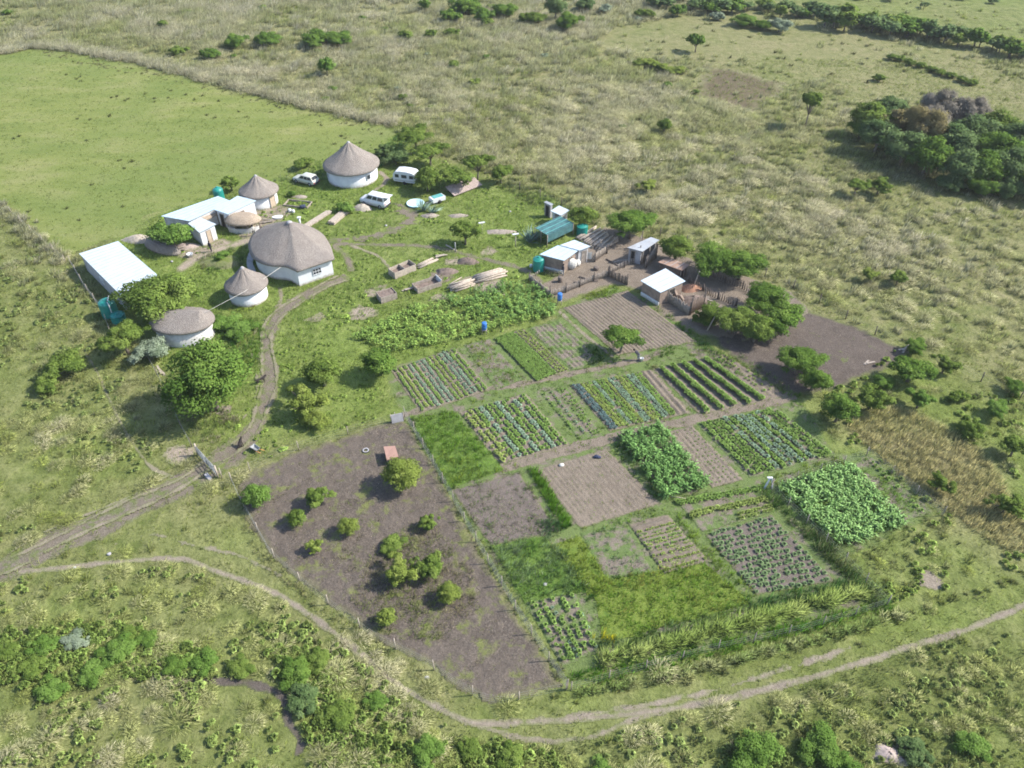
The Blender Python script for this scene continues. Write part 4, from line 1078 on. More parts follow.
# ================================================================== TREES AND SHRUBS
CROWN = {  # kind: (clumps, rx, rz, zc, clump r lo, hi, clump z squash, trunk top)
 'round': (64, .37, .30, .58, .06, .16, .85, .50), 'umbrella': (50, .40, .10, .76, .06, .13, .60, .62),
 'loose': (40, .42, .28, .58, .05, .12, .75, .55), 'shrub': (46, .40, .24, .36, .05, .15, .95, .30),
 'broad': (70, .42, .22, .58, .055, .135, .75, .50), 'bare': (30, .36, .30, .60, .10, .16, .9, .60)}
_crown = {}
def crown_mesh(kind, lod, mat, var):
    key = (kind, lod, mat, var)
    if key in _crown: return _crown[key]
    r = np.random.default_rng(hash((kind, lod, var)) % 99991 if False else sum(map(ord, kind)) * 31 + lod * 7 + var * 101)
    K, rx, rz, zc, r0, r1, sq, tt = CROWN[kind]
    nleaf = {0: 900, 1: 4000, 2: 11000, 3: 24000}[lod]; ls = {0: .075, 1: .036, 2: .0215, 3: .0145}[lod]
    if kind == 'bare': nleaf = int(nleaf * 1.2)
    if kind == 'loose': nleaf = int(nleaf * .75)
    # clump centres: spread in the crown, pulled towards its skin, with an uneven outline
    d = r.normal(0, 1, (K, 3)); d /= np.linalg.norm(d, axis=1)[:, None]
    rad = r.random(K) ** .45
    la = .10 if kind == 'round' else .28
    lobes = 1 + la * np.sin(np.arctan2(d[:, 1], d[:, 0]) * 2 + r.random() * 6) + la * .65 * np.sin(np.arctan2(d[:, 1], d[:, 0]) * 3 + r.random() * 6)
    cen = d * rad[:, None] * np.array([rx, rx, rz]) * np.stack([lobes, lobes, np.ones(K)], -1)
    cen[:, 2] = np.where(cen[:, 2] < -.6 * rz, cen[:, 2] * .6, cen[:, 2]) + zc
    cr = r0 + (r1 - r0) * r.random(K)
    ctint = np.clip(.5 + r.normal(0, .2, K), 0, 1)
    w = cr ** 2; k = r.choice(K, nleaf, p=w / w.sum())
    n = r.normal(0, 1, (nleaf, 3)); n /= np.linalg.norm(n, axis=1)[:, None]
    n[:, 2] = np.where(n[:, 2] < -.35, -n[:, 2], n[:, 2])
    rr = cr[k] * (.55 + .5 * r.random(nleaf) ** .7 + .16 * np.minimum(r.exponential(1, nleaf), 3.2)) * (1 + .18 * np.sin(n[:, 0] * 7 + k) * np.sin(n[:, 1] * 6 + k * 2))
    p = cen[k] + n * rr[:, None] * np.array([1, 1, sq])
    nn = n * .9 + r.normal(0, .55, (nleaf, 3)) + np.array([0, 0, .25]); nn /= np.linalg.norm(nn, axis=1)[:, None]
    a = np.cross(nn, r.normal(0, 1, (nleaf, 3))); a /= np.linalg.norm(a, axis=1)[:, None]
    b = np.cross(nn, a)
    s = (ls * (.65 + .7 * r.random(nleaf)))[:, None]
    if kind == 'bare': a, b = a * 2.0, b * .34
    V = np.stack([p - a * s, p - b * s * .7, p + a * s, p + b * s * .7], 1).reshape(-1, 3)
    V[:, 2] = np.maximum(V[:, 2], .02)
    dome = n * .9 + (p - np.array([0, 0, zc])) * np.array([1, 1, 1.4]) * 1.0 + np.array([0, 0, .3])
    t = np.clip(ctint[k] + r.normal(0, .17, nleaf), 0, 1)
    me = np_mesh('crown', V, np.arange(nleaf * 4).reshape(-1, 4), M[mat], {'tint': ('FLOAT', np.repeat(t, 4)), 'dome': ('FLOAT_VECTOR', np.repeat(dome, 4, axis=0))})
    # trunk and limbs reaching the clumps
    mb = MB(); rt = {'umbrella': .026, 'shrub': .018, 'bare': .022}.get(kind, .032)
    q = random.Random(var * 7 + len(kind))
    fork = (q.uniform(-.03, .03), q.uniform(-.03, .03), tt * .55)
    mb.tube([(0, 0, -.02), (fork[0] * .4, fork[1] * .6, tt * .3), fork], [rt * 1.25, rt, rt * .85], 7)
    order = np.argsort(cen[:, 2])[:: max(1, K // (12 if lod > 1 else 6))]
    for i in order:
        c = cen[i]
        m = (fork[0] * .5 + c[0] * .5, fork[1] * .5 + c[1] * .5, fork[2] * .45 + c[2] * .55 - .04)
        mb.tube([fork, m, tuple(c)], [rt * .6, rt * .38, rt * .12], 5)
    tk = mb.mesh('trunk', M['pale_bark' if kind == 'bare' else 'bark'])
    _crown[key] = (me, tk)
    return _crown[key]

ntree = [0]
def tree(cx, cy, w_px, kind, mat, label, cat='tree', hr=None, group=None, name=None, lod=None, aspect=1.0):
    """cx, cy: centre of the crown in the photograph; w_px its width there; hr: height / width"""
    hr = hr or {'round': .78, 'umbrella': .62, 'loose': .75, 'shrub': .72, 'broad': .62, 'bare': .95}[kind]
    zc = CROWN[kind][3]
    h = w_px / S(cy) * hr
    for _ in range(3):
        p = P(cx, cy, zc * h)
        b = proj(np.array(p.x), np.array(p.y), 0)[1]
        w = w_px / S(float(b)) * 1.06 / {'umbrella': 1.02, 'loose': .98, 'shrub': .98}.get(kind, 1.0)
        h = w * hr
    ntree[0] += 1; i = ntree[0]
    if lod is None: lod = 0 if w_px < 15 else 1 if w_px < 22 else 2 if w_px < 46 else 3
    cm, tm = crown_mesh(kind, lod, mat, i % 3)
    nm = name or ('shrub' if kind == 'shrub' else 'acacia_tree' if kind == 'umbrella' else 'leafless_tree' if kind == 'bare' else 'broadleaf_tree')
    o = thing(nm, label, cat, (p.x, p.y, 0), random.Random(i * 13).uniform(0, 6.28), group)
    o.scale = (w, w * aspect, h)
    link('crown', cm, o); link('trunk', tm, o)
    return o

T = tree
# --- near the huts
T(206, 376, 88, 'round', 'f_dark', 'large dense dark green tree beside the track, below the oval thatched hut', hr=.80)
T(159, 297, 74, 'broad', 'f_acacia', 'spreading yellow-green tree between the white shed and the oval thatched hut')
T(122, 337, 46, 'loose', 'f_acacia', 'small loose tree below the green tanks of the long shed')
T(172, 234, 42, 'broad', 'f_bright', 'bright green tree standing in front of the long pale blue roof')
T(150, 351, 36, 'shrub', 'f_silver', 'silvery grey-green shrub left of the oval thatched hut', 'shrub')
T(379, 361, 38, 'round', 'f_dark', 'dark rounded tree at the upper left corner of the garden beds')
T(322, 371, 40, 'round', 'f_acacia', 'rounded green tree left of the tree at the garden corner')
T(304, 400, 40, 'loose', 'f_yellow', 'yellow-green tree whose shadow falls across the dirt track')
T(316, 420, 26, 'shrub', 'f_yellow', 'low yellow-green shrub just above the paddock fence', 'shrub')
T(465, 231, 29, 'broad', 'f_acacia', 'small lone tree on the lawn above the timber stacks', hr=.85)
T(224, 322, 30, 'shrub', 'f_bright', 'bright low shrub to the right of the oval thatched hut', 'shrub', hr=.5)
T(240, 330, 30, 'shrub', 'f_bright', 'bright low shrub between the oval hut and the dirt track', 'shrub', hr=.45)
T(222, 256, 16, 'shrub', 'f_bright', 'small bright shrub on the grassy mound beside the large thatched house', 'shrub')
T(64, 366, 40, 'shrub', 'f_acacia', 'dark green shrub in the veld left of the narrow path', 'shrub')
T(46, 384, 26, 'shrub', 'f_acacia', 'lower and smaller shrub beside the dark shrub left of the narrow path', 'shrub')
# --- round the caravan
T(414, 134, 40, 'umbrella', 'f_acacia', 'flat-topped acacia farthest back behind the caravan')
T(429, 150, 36, 'umbrella', 'f_acacia', 'flat-topped acacia with pale trunk just above the caravan')
T(427, 178, 30, 'round', 'f_acacia', 'green tree overhanging the end of the caravan')
T(454, 177, 34, 'broad', 'f_acacia', 'broad tree between the caravan and the sloping reddish sheets')
T(477, 161, 30, 'umbrella', 'f_acacia', 'flat-topped tree above the sloping reddish sheets', hr=.85)
T(501, 172, 22, 'broad', 'f_acacia', 'rightmost small tree of the row behind the caravan', hr=.9)
T(384, 150, 22, 'loose', 'f_bluish', 'bluish green bush right of the far thatched hut', 'shrub')
T(396, 158, 26, 'shrub', 'f_bluish', 'dark bush in the shade of the acacias behind the caravan', 'shrub')
T(302, 163, 18, 'shrub', 'f_acacia', 'round bush behind the parked cream car', 'shrub')
T(230, 182, 20, 'loose', 'f_acacia', 'small thin bush at the pasture edge behind the pale blue roof', 'shrub')
T(345, 207, 18, 'shrub', 'f_bright', 'green bush beside the long plank stacks', 'shrub')
T(292, 194, 10, 'shrub', 'f_dark', 'very small dark bush in front of the cream car', 'shrub')
# --- inside the trampled paddock
T(402, 474, 42, 'round', 'f_yellow', 'largest yellow-green tree of the paddock, beside the red roofed hutch', hr=.72)
T(256, 495, 30, 'round', 'f_bright', 'rounded tree at the left corner of the paddock near the gate')
T(318, 496, 28, 'loose', 'f_acacia', 'thin tree near the upper left of the paddock')
T(296, 518, 21, 'round', 'f_acacia', 'small round tree left of the small bright tree in the paddock')
T(348, 526, 23, 'round', 'f_yellow', 'small bright yellow-green tree in the middle of the paddock')
T(313, 547, 18, 'loose', 'f_yellow', 'thin sapling low in the left of the paddock')
T(429, 522, 20, 'loose', 'f_acacia', 'thin sapling near the right fence of the paddock')
T(398, 570, 34, 'loose', 'f_yellow', 'loose yellow-green bush in the weedy middle of the paddock', 'shrub')
T(428, 566, 32, 'loose', 'f_acacia', 'loose green bush right beside the yellow-green bush of the paddock', 'shrub')
T(448, 593, 26, 'round', 'f_yellow', 'rounded bush at the bare right side of the paddock', 'shrub')
T(386, 617, 21, 'round', 'f_yellow', 'lowest round bush in the paddock', 'shrub')
T(392, 545, 26, 'shrub', 'f_acacia', 'low grey-green bush above the loose bushes in the paddock', 'shrub', hr=.5)
# --- garden and kraal
T(622, 336, 40, 'umbrella', 'f_dark', 'flat-topped tree standing alone among the garden beds', hr=.66)
T(631, 223, 50, 'broad', 'f_dark', 'broad tree behind the stacked log poles of the animal yard', hr=.55)
T(582, 215, 30, 'round', 'f_acacia', 'rounded tree behind the blue-green shade net')
T(677, 247, 36, 'round', 'f_acacia', 'rounded tree right of the weathered grey shed')
T(713, 258, 48, 'broad', 'f_dark', 'left half of the broad dark trees above the white roofed brick shed')
T(742, 264, 48, 'broad', 'f_dark', 'right half of the broad dark trees above the white roofed brick shed')
T(733, 318, 48, 'broad', 'f_acacia', 'yellower tree on the left of the thicket below the animal yard')
T(768, 300, 52, 'broad', 'f_dark', 'top dark tree of the thicket below the animal yard')
T(783, 318, 44, 'broad', 'f_dark', 'right dark tree of the thicket below the animal yard')
T(757, 328, 36, 'round', 'f_acacia', 'lowest tree of the thicket below the animal yard')
T(800, 360, 46, 'broad', 'f_dark', 'broad tree alone on the dark trampled paddock')
T(815, 378, 34, 'round', 'f_dark', 'smaller rounded tree against the lone tree of the trampled paddock')
T(706, 318, 26, 'shrub', 'f_acacia', 'shrub at the foot of the wooden wall of the animal yard', 'shrub')
# --- scrub right of the garden
for (a, b, w, k, m, l) in (
 (840, 408, 38, 'round', 'f_dark', 'dark tree at the right corner of the vegetable garden'),
 (873, 397, 34, 'loose', 'f_acacia', 'thin tree right of the dark tree at the garden corner'),
 (912, 370, 40, 'broad', 'f_dark', 'broad green tree at the right tip of the dark trampled paddock'),
 (946, 364, 24, 'loose', 'f_acacia', 'small tree between the trampled paddock tip and the fence'),
 (916, 346, 24, 'broad', 'f_dark', 'small tree just above the tip of the trampled paddock'),
 (921, 398, 28, 'loose', 'f_bright', 'bright small tree above the brown grass patch'),
 (884, 382, 22, 'shrub', 'f_bright', 'bright low bush beside the trampled paddock'),
 (997, 408, 25, 'broad', 'f_bright', 'bright flat tree near the right edge above the brown grass'),
 (972, 427, 30, 'shrub', 'f_acacia', 'dark bush right of the brown grass patch'),
 (1015, 386, 22, 'broad', 'f_dark', 'dark small tree at the fence by the right edge'),
 (1016, 446, 30, 'loose', 'f_acacia', 'thin green tree cut by the right edge beside the brown grass'),
 (940, 482, 26, 'loose', 'f_acacia', 'thin grey-green bush within the brown grass'),
 (1008, 504, 30, 'loose', 'f_acacia', 'thin bush at the right edge below the brown grass'),
 (958, 396, 18, 'shrub', 'f_acacia', 'little bush between the two bright small trees at right')):
    T(a, b, w, k, m, l, 'shrub' if k == 'shrub' else 'tree')
# --- middle distance veld
for (a, b, w, k, m, l, hr) in (
 (697, 40, 18, 'broad', 'f_dark', 'dark lone tree on the smooth pale field at the top', 1.05),
 (812, 99, 27, 'umbrella', 'f_acacia', 'tall lone tree with pale trunk left of the dark wood', 1.30),
 (858, 184, 24, 'umbrella', 'f_acacia', 'left of two thin bushes below the dark wood', .7),
 (880, 184, 26, 'loose', 'f_acacia', 'right of two thin bushes below the dark wood', .7),
 (871, 274, 17, 'loose', 'f_yellow', 'left of two small bright bushes in the right veld', .8),
 (899, 277, 19, 'broad', 'f_acacia', 'right of two small bushes in the right veld', .8),
 (665, 125, 16, 'round', 'f_acacia', 'small round bush in the tussocks left of the dry brown patch', .8),
 (647, 185, 20, 'loose', 'f_yellow', 'thin bright bush in the tussocks above the animal yard', .6),
 (645, 62, 20, 'shrub', 'f_yellow', 'low bright thicket left of the dry brown patch, left end', .5),
 (662, 67, 20, 'shrub', 'f_yellow', 'low bright thicket left of the dry brown patch, middle', .5),
 (678, 70, 18, 'shrub', 'f_yellow', 'low bright thicket left of the dry brown patch, right end', .5),
 (235, 41, 24, 'shrub', 'f_dark', 'dark green bush in the middle of the three above the pasture', .7),
 (210, 53, 22, 'shrub', 'f_dark', 'lower green bush of the three above the pasture', .7),
 (178, 50, 17, 'shrub', 'f_acacia', 'leftmost small bush above the pasture', .7),
 (162, 24, 12, 'shrub', 'f_acacia', 'tiny bush near the top left', .8),
 (268, 38, 30, 'shrub', 'f_dark', 'wide bush right of the three above the pasture', .55),
 (318, 38, 36, 'shrub', 'f_dark', 'left part of the widest bush near the top', .5),
 (338, 38, 30, 'shrub', 'f_dark', 'right part of the widest bush near the top', .5),
 (326, 65, 19, 'round', 'f_bright', 'round bright bush below the widest bush', .85),
 (406, 35, 14, 'shrub', 'f_acacia', 'left of two small bushes right of the widest bush', .8),
 (431, 34, 13, 'shrub', 'f_acacia', 'right of two small bushes right of the widest bush', .9),
 (452, 32, 16, 'shrub', 'f_acacia', 'small low bush below the top middle thicket', .6),
 (454, 64, 12, 'shrub', 'f_acacia', 'small bush alone in the tussocks above the caravan', .8),
 (475, 82, 14, 'shrub', 'f_yellow', 'pale bush alone in the tussocks above the caravan', .6),
 (425, 4, 16, 'shrub', 'f_dark', 'leftmost bush of the top middle thicket', .8),
 (450, 15, 20, 'shrub', 'f_dark', 'lower left bush of the top middle thicket', .8),
 (465, 6, 30, 'shrub', 'f_dark', 'wide bush at the top of the middle thicket', .7),
 (484, 14, 24, 'shrub', 'f_bright', 'bright bush at the bottom of the middle thicket', .7),
 (505, 10, 26, 'shrub', 'f_dark', 'right bush of the top middle thicket', .7),
 (487, 22, 14, 'shrub', 'f_acacia', 'small bush under the middle thicket', .7),
 (532, 17, 26, 'shrub', 'f_acacia', 'grey-green bush right of the middle thicket', .6),
 (556, 6, 24, 'round', 'f_bluish', 'tall dark bush at the top edge', .9),
 (568, 21, 27, 'shrub', 'f_dark', 'dark round bush right of the middle thicket', .75),
 (585, 4, 22, 'shrub', 'f_bluish', 'pale bush at the top edge right of the dark bushes', .7),
 (606, 8, 15, 'shrub', 'f_silver', 'greyish bush at the top edge', .7),
 (644, 13, 16, 'shrub', 'f_acacia', 'small grey-green bush left of the far treeline', .8),
 (678, 10, 17, 'shrub', 'f_dark', 'small dark bush just below the far treeline', .9),
 (718, 16, 14, 'shrub', 'f_silver', 'small pale bush just below the far treeline', .7),
 (745, 20, 26, 'shrub', 'f_dark', 'dark long bush below the far treeline, left half', .5),
 (762, 24, 24, 'shrub', 'f_dark', 'dark long bush below the far treeline, right half', .5),
 (780, 25, 24, 'shrub', 'f_silver', 'pale rounded bush right of the dark long bush', .7),
 (880, 78, 14, 'shrub', 'f_acacia', 'small bush behind the dark wood', .6)):
    T(a, b, w, k, m, l, 'shrub' if k == 'shrub' else 'tree', hr)
# --- bottom edge and bottom left scrub
for (a, b, w, k, m, l) in (
 (756, 752, 58, 'shrub', 'f_bright', 'bright bush at the bottom edge, left of a pair'),
 (826, 752, 54, 'shrub', 'f_bright', 'bright bush at the bottom edge, right of a pair'),
 (972, 744, 32, 'shrub', 'f_bright', 'bright bush near the bottom right corner'),
 (915, 752, 34, 'shrub', 'f_bluish', 'dull bush beside the stones at the bottom'),
 (600, 770, 26, 'shrub', 'f_bright', 'bright bush on the bottom edge in the middle'),
 (296, 672, 34, 'shrub', 'f_dark', 'dark bush at the bend of the muddy gully'),
 (302, 700, 36, 'shrub', 'f_bluish', 'dull bush right of the muddy gully'),
 (338, 715, 34, 'shrub', 'f_acacia', 'olive bush right of the gully end'),
 (318, 660, 26, 'shrub', 'f_acacia', 'olive bush above the gully bend'),
 (203, 662, 30, 'shrub', 'f_bright', 'brightest bush above the left end of the gully'),
 (176, 665, 26, 'shrub', 'f_dark', 'dark bush left of the brightest bush above the gully'),
 (118, 650, 34, 'shrub', 'f_bright', 'tall bright bush in the bottom left thicket'),
 (130, 634, 24, 'shrub', 'f_acacia', 'uppermost bush of the bottom left thicket'),
 (145, 640, 24, 'shrub', 'f_dark', 'dark bush at the upper right of the bottom left thicket'),
 (92, 672, 30, 'shrub', 'f_bright', 'low bright bush at the centre of the bottom left thicket'),
 (42, 645, 30, 'shrub', 'f_bright', 'bright bush left of the bottom left thicket'),
 (30, 668, 30, 'shrub', 'f_acacia', 'olive bush near the left edge at the bottom'),
 (50, 690, 30, 'shrub', 'f_bright', 'low bright bush below the left edge bushes'),
 (8, 650, 24, 'shrub', 'f_acacia', 'bush on the left edge at the bottom'),
 (75, 640, 26, 'shrub', 'f_silver', 'grey bush in the bottom left thicket'),
 (240, 668, 26, 'shrub', 'f_acacia', 'olive bush at the start of the muddy gully'),
 (375, 700, 24, 'shrub', 'f_bright', 'bright small bush left of the footpath bend'),
 (428, 752, 34, 'shrub', 'f_bright', 'bright bush near the bottom, right of the gully'),
 (512, 756, 28, 'shrub', 'f_acacia', 'olive bush at the bottom below the double path'),
 (470, 748, 26, 'shrub', 'f_acacia', 'dark olive bush at the bottom below the footpath bend')):
    T(a, b, w, k, m, l, 'shrub', .5)
# --- wood at the right: single trees
WOOD = [(872, 118, 34, 'round', 'f_acacia'), (893, 108, 32, 'broad', 'f_bluish'), (880, 134, 34, 'round', 'f_bluish'), (862, 126, 22, 'round', 'f_dark'),
 (905, 122, 34, 'loose', 'f_russet'), (924, 128, 36, 'bare', 'f_russet'), (940, 106, 34, 'bare', 'f_grey'), (958, 112, 28, 'bare', 'f_grey'),
 (932, 124, 32, 'bare', 'f_grey'), (905, 146, 36, 'round', 'f_bluish'), (930, 154, 38, 'round', 'f_dark'), (956, 142, 40, 'round', 'f_bluish'),
 (978, 130, 36, 'round', 'f_bluish'), (1000, 126, 34, 'round', 'f_acacia'), (1022, 138, 38, 'round', 'f_bluish'), (998, 148, 38, 'round', 'f_dark'),
 (962, 166, 36, 'round', 'f_bluish'), (984, 166, 36, 'round', 'f_dark'), (1010, 164, 38, 'round', 'f_bluish'), (1030, 170, 34, 'round', 'f_dark'),
 (952, 182, 24, 'shrub', 'f_bluish'), (984, 186, 26, 'shrub', 'f_dark'), (1012, 188, 28, 'shrub', 'f_bluish'), (1046, 150, 40, 'round', 'f_bluish'), (1050, 180, 36, 'round', 'f_dark'),
 (975, 112, 26, 'bare', 'f_grey')]
WL = {'f_acacia': 'lighter green tree among the dark trees of the wood at the right edge', 'f_bluish': 'bluish dark green tree in the wood at the right edge',
      'f_dark': 'deep green tree in the wood at the right edge', 'f_russet': 'russet tinged tree at the middle of the wood at the right edge',
      'f_grey': 'leafless grey tree rising at the top of the wood at the right edge'}
for (a, b, w, k, m) in WOOD:
    T(a, b, w * 1.28, k, m, WL[m] if k != 'shrub' else {952: 'leftmost of three low bushes under the wood at the right edge', 984: 'middle one of three low bushes under the wood at the right edge', 1012: 'rightmost of three low bushes under the wood at the right edge'}[a], 'tree' if k != 'shrub' else 'shrub',
      {'round': .74, 'bare': .95, 'broad': .6}.get(k), {'f_acacia': 'lighter green', 'f_bluish': 'bluish green', 'f_dark': 'deep green', 'f_russet': 'russet', 'f_grey': 'leafless grey'}[m] + (' trees' if k != 'shrub' else ' bushes') + ' of the wood at right', lod=2)
# --- far treeline across the top right
q = random.Random(5)
tl = [(655, 0), (700, 4), (740, 6), (790, 8), (830, 14), (850, 17), (885, 22), (915, 28), (950, 33), (985, 42), (1015, 49), (1050, 56)]
for i in range(60):
    t = i / 59 * (len(tl) - 1); a = int(min(t, len(tl) - 2)); f = t - a
    x = tl[a][0] * (1 - f) + tl[a + 1][0] * f + q.uniform(-6, 6); y = tl[a][1] * (1 - f) + tl[a + 1][1] * f + q.uniform(-6, 3)
    big = 820 < x < 960
    T(x, y, q.uniform(13, 24) * (1.15 if big else 1), q.choice(['round', 'broad', 'shrub']), q.choice(['f_bluish', 'f_bluish', 'f_dark', 'f_acacia']),
      'tree in the dark far treeline across the top right', 'tree', None, 'trees of the far treeline', name='treeline_tree', lod=0)
for i in range(14):
    x, y = q.uniform(780, 1020), q.uniform(-10, 10)
    if y > (x - 700) * .14 - 25: continue
    T(x, y, q.uniform(9, 14), 'shrub', 'f_bluish', 'small bush on the slope beyond the far treeline', 'shrub', None, 'bushes beyond the far treeline', lod=0)
for i, (x, y) in enumerate([(892, 57), (900, 58), (910, 62), (921, 65), (932, 69), (941, 72), (951, 75), (962, 79), (972, 82)]):
    T(x, y, 12, 'shrub', 'f_acacia', 'low bush in the hedge line across the pale field', 'shrub', .6, 'bushes of the hedge line on the pale field', lod=0)
# little veld bushes
for i in range(26):
    x, y = q.uniform(0, 700), q.uniform(0, 130)
    g = P(x, y); 
    if sdist(np.array([g.x]), np.array([g.y]), G['pasture'])[0] > -3: continue
    T(x, y, q.uniform(7, 11), 'shrub', q.choice(['f_acacia', 'f_dark', 'f_silver']), 'small scattered bush among the far tussocks', 'shrub', .6, 'small bushes among the far tussocks', lod=0)

# --- agaves: spiky blue-green rosettes
def agave(px, py, r, label):
    p = P(px, py); a = Acc()
    blades(a, np.zeros((1, 3)), 34, r * 1.25, .16, .15, 1.15, cc((.08, .13, .10), 1), cc((.16, .22, .17), 1), .15, 2)
    o = link('agave', a.one('agave', M['crop']), None, p)
    tag(o, label, 'plant')
agave(424, 211, 1.5, 'spiky agave left of two below the teal topped white box')
agave(433, 213, 1.2, 'spiky agave right of two below the teal topped white box')
agave(530, 242, 1.9, 'large spiky agave left of the shade net')
agave(536, 240, 1.6, 'smaller spiky agave touching the shade net')
# ================================================================== BUILDINGS
def part(mb, name, mat, root, label=None):
    o = mb.build(name, M[mat] if isinstance(mat, str) else [M[m] for m in mat], root)
    if label: o['label'] = label
    return o

def ring(mb, poly_in, poly_out, z0, z1):
    """hollow wall between two outlines"""
    n = len(poly_in)
    r = lambda p, z: [(a, b, z) for a, b in p]
    rings = [r(poly_out, z0), r(poly_out, z1), r(poly_in, z1), r(poly_in, z0)]
    mb.loft(rings, smooth=True)

def circ(rx, ry, n=48, ph=0): return [(rx * math.cos(2 * math.pi * k / n + ph), ry * math.sin(2 * math.pi * k / n + ph)) for k in range(n)]

def thatch_roof(outline, eave, apex_fn, rise, name, root, mat='thatch', n=None, thick=.24, bulge=.06, seed=0, steps=12):
    """outline: closed eave outline (x, y); apex_fn(k) -> where the thatch of that ray ends at the top"""
    mb = MB(); n = len(outline); q = random.Random(seed); rings = []
    sag = [q.uniform(-.03, .03) for _ in range(n)]
    rings.append([(outline[k][0] * .93 , outline[k][1] * .93, eave - .02 + sag[k]) for k in range(n)])
    rings.append([(outline[k][0], outline[k][1], eave + .02 + sag[k]) for k in range(n)])
    for i in range(steps + 1):
        t = i / steps; ring_ = []
        for k in range(n):
            ax, ay = apex_fn(k)
            x = outline[k][0] * (1 - t) + ax * t; y = outline[k][1] * (1 - t) + ay * t
            z = eave + thick + rise * (t + bulge * math.sin(math.pi * t)) + q.uniform(-.025, .025) + sag[k] * (1 - t)
            j = 1 + q.uniform(-.006, .006)
            ring_.append((x * j, y * j, z))
        rings.append(ring_)
    mb.loft(rings, False, True)
    return part(mb, name, mat, root)

def wall_window(root, cx, cy, ang, z, w, h, bars=True):
    """window set against a wall, facing outward along ang; the pane is a sub-part"""
    ux, uy = -math.sin(ang), math.cos(ang); nx, ny = math.cos(ang), math.sin(ang)
    mb = MB(); A = lambda a, b, d=0: (cx + ux * a + nx * d, cy + uy * a + ny * d, z + b)
    t = .07
    for a0, b0, a1, b1 in ((-w/2, 0, w/2, 0), (-w/2, h, w/2, h)): mb.bar(A(a0, b0, .05), A(a1, b1, .05), .12, t)
    for a in ([-w/2, w/2] + ([-w/6, w/6] if bars else [])): mb.bar(A(a, 0, .05), A(a, h, .05), .05 if abs(a) < w/2 else t, .10)
    if bars: mb.bar(A(-w/2, h/2, .05), A(w/2, h/2, .05), .08, .04)
    f = part(mb, 'window', 'white', root)
    pm = MB(); vs = [A(-w/2, 0, .0), A(w/2, 0, .0), A(w/2, 0, .04), A(-w/2, 0, .04), A(-w/2, h, .0), A(w/2, h, .0), A(w/2, h, .04), A(-w/2, h, .04)]
    pm.hex(vs); part(pm, 'pane', 'glass', f)

def wall_door(root, cx, cy, ang, w, h, mat='door', z=.02):
    ux, uy = -math.sin(ang), math.cos(ang); nx, ny = math.cos(ang), math.sin(ang)
    def slab(mb, a0, a1, z0, z1, d0, d1):
        A = lambda a, zz, d: (cx + ux * a + nx * d, cy + uy * a + ny * d, zz)
        mb.hex([A(a0, z0, d0), A(a1, z0, d0), A(a1, z0, d1), A(a0, z0, d1), A(a0, z1, d0), A(a1, z1, d0), A(a1, z1, d1), A(a0, z1, d1)])
    mb = MB(); slab(mb, -w/2, w/2, z, h, -.02, .04)
    d = part(mb, 'door', mat, root)
    fm = MB()
    for a in (-w/2 - .05, w/2 + .05): slab(fm, a - .05, a + .05, z, h + .1, -.02, .07)
    slab(fm, -w/2, w/2, h, h + .1, -.02, .07)
    part(fm, 'frame', 'wood', d)
    hm = MB(); slab(hm, w * .36, w * .42, 1.0, 1.08, .04, .09); part(hm, 'handle', 'steel', d)

def rondavel(px, py, rw, hw, rr, rise, label, seed, windows=(), door=None, cap=True, rough=False):
    p = P(px, py); o = thing('thatched_hut', label, 'hut', p)
    mb = MB(); ring(mb, circ(rw - .25, rw - .25), circ(rw, rw), 0, hw + .12)
    part(mb, 'wall', 'whitewash_rough' if rough else 'whitewash', o)
    th_roof = thatch_roof(circ(rr, rr, 56), hw - .12, lambda k: (.12 * math.cos(k), .12 * math.sin(k)), rise, 'roof', o, seed=seed, bulge=-.03)
    if cap:
        c = MB(); c.lathe([(.27, hw + rise - .12), (.26, hw + rise + .03), (.14, hw + rise + .15), (.05, hw + rise + .2)], n=14, cap0=True, cap1=True)
        part(c, 'roof_cap', 'wall_grey', th_roof)
    for a, w, h in windows: wall_window(o, (rw + .0) * math.cos(R(a)), (rw + .0) * math.sin(R(a)), R(a), .95, w, h, False)
    if door is not None: wall_door(o, rw * math.cos(R(door)), rw * math.sin(R(door)), R(door), .9, 1.95)
    return o

rondavel(353.2, 177.5, 3.95, 2.35, 4.45, 3.5, 'large round thatched hut with white wall farthest back, between the two parked cars', 1, ((-152, .5, .7), (-42, .7, .8)), 60)
rondavel(261.5, 203, 2.5, 2.1, 2.95, 2.3, 'round thatched hut behind the right end of the pale blue roof', 2, (), -30)
rondavel(249.5, 297, 2.32, 1.95, 2.68, 2.35, 'smallest round thatched hut, in front of the large irregular thatched house', 3, (), 130)

# --- oval hut with a flattened ridge
p = P(187, 335); o = thing('thatched_hut', 'oval white hut with a flattened thatched roof, left of the dirt track', 'hut', p)
mb = MB(); ring(mb, circ(3.05, 2.25), circ(3.28, 2.5), 0, 2.1); part(mb, 'wall', 'whitewash_rough', o)
def oval_ridge(k, n=56):
    a = 2 * math.pi * k / n
    return (2.35 * math.copysign(min(abs(math.cos(a)) * 1.5, 1), math.cos(a)), .18 * math.sin(a))
thatch_roof(circ(3.75, 2.75, 56), 1.95, oval_ridge, 1.35, 'roof', o, seed=4, bulge=.02)
wall_door(o, 3.28 * math.cos(R(70)), 2.5 * math.sin(R(70)), R(85), .9, 1.8)

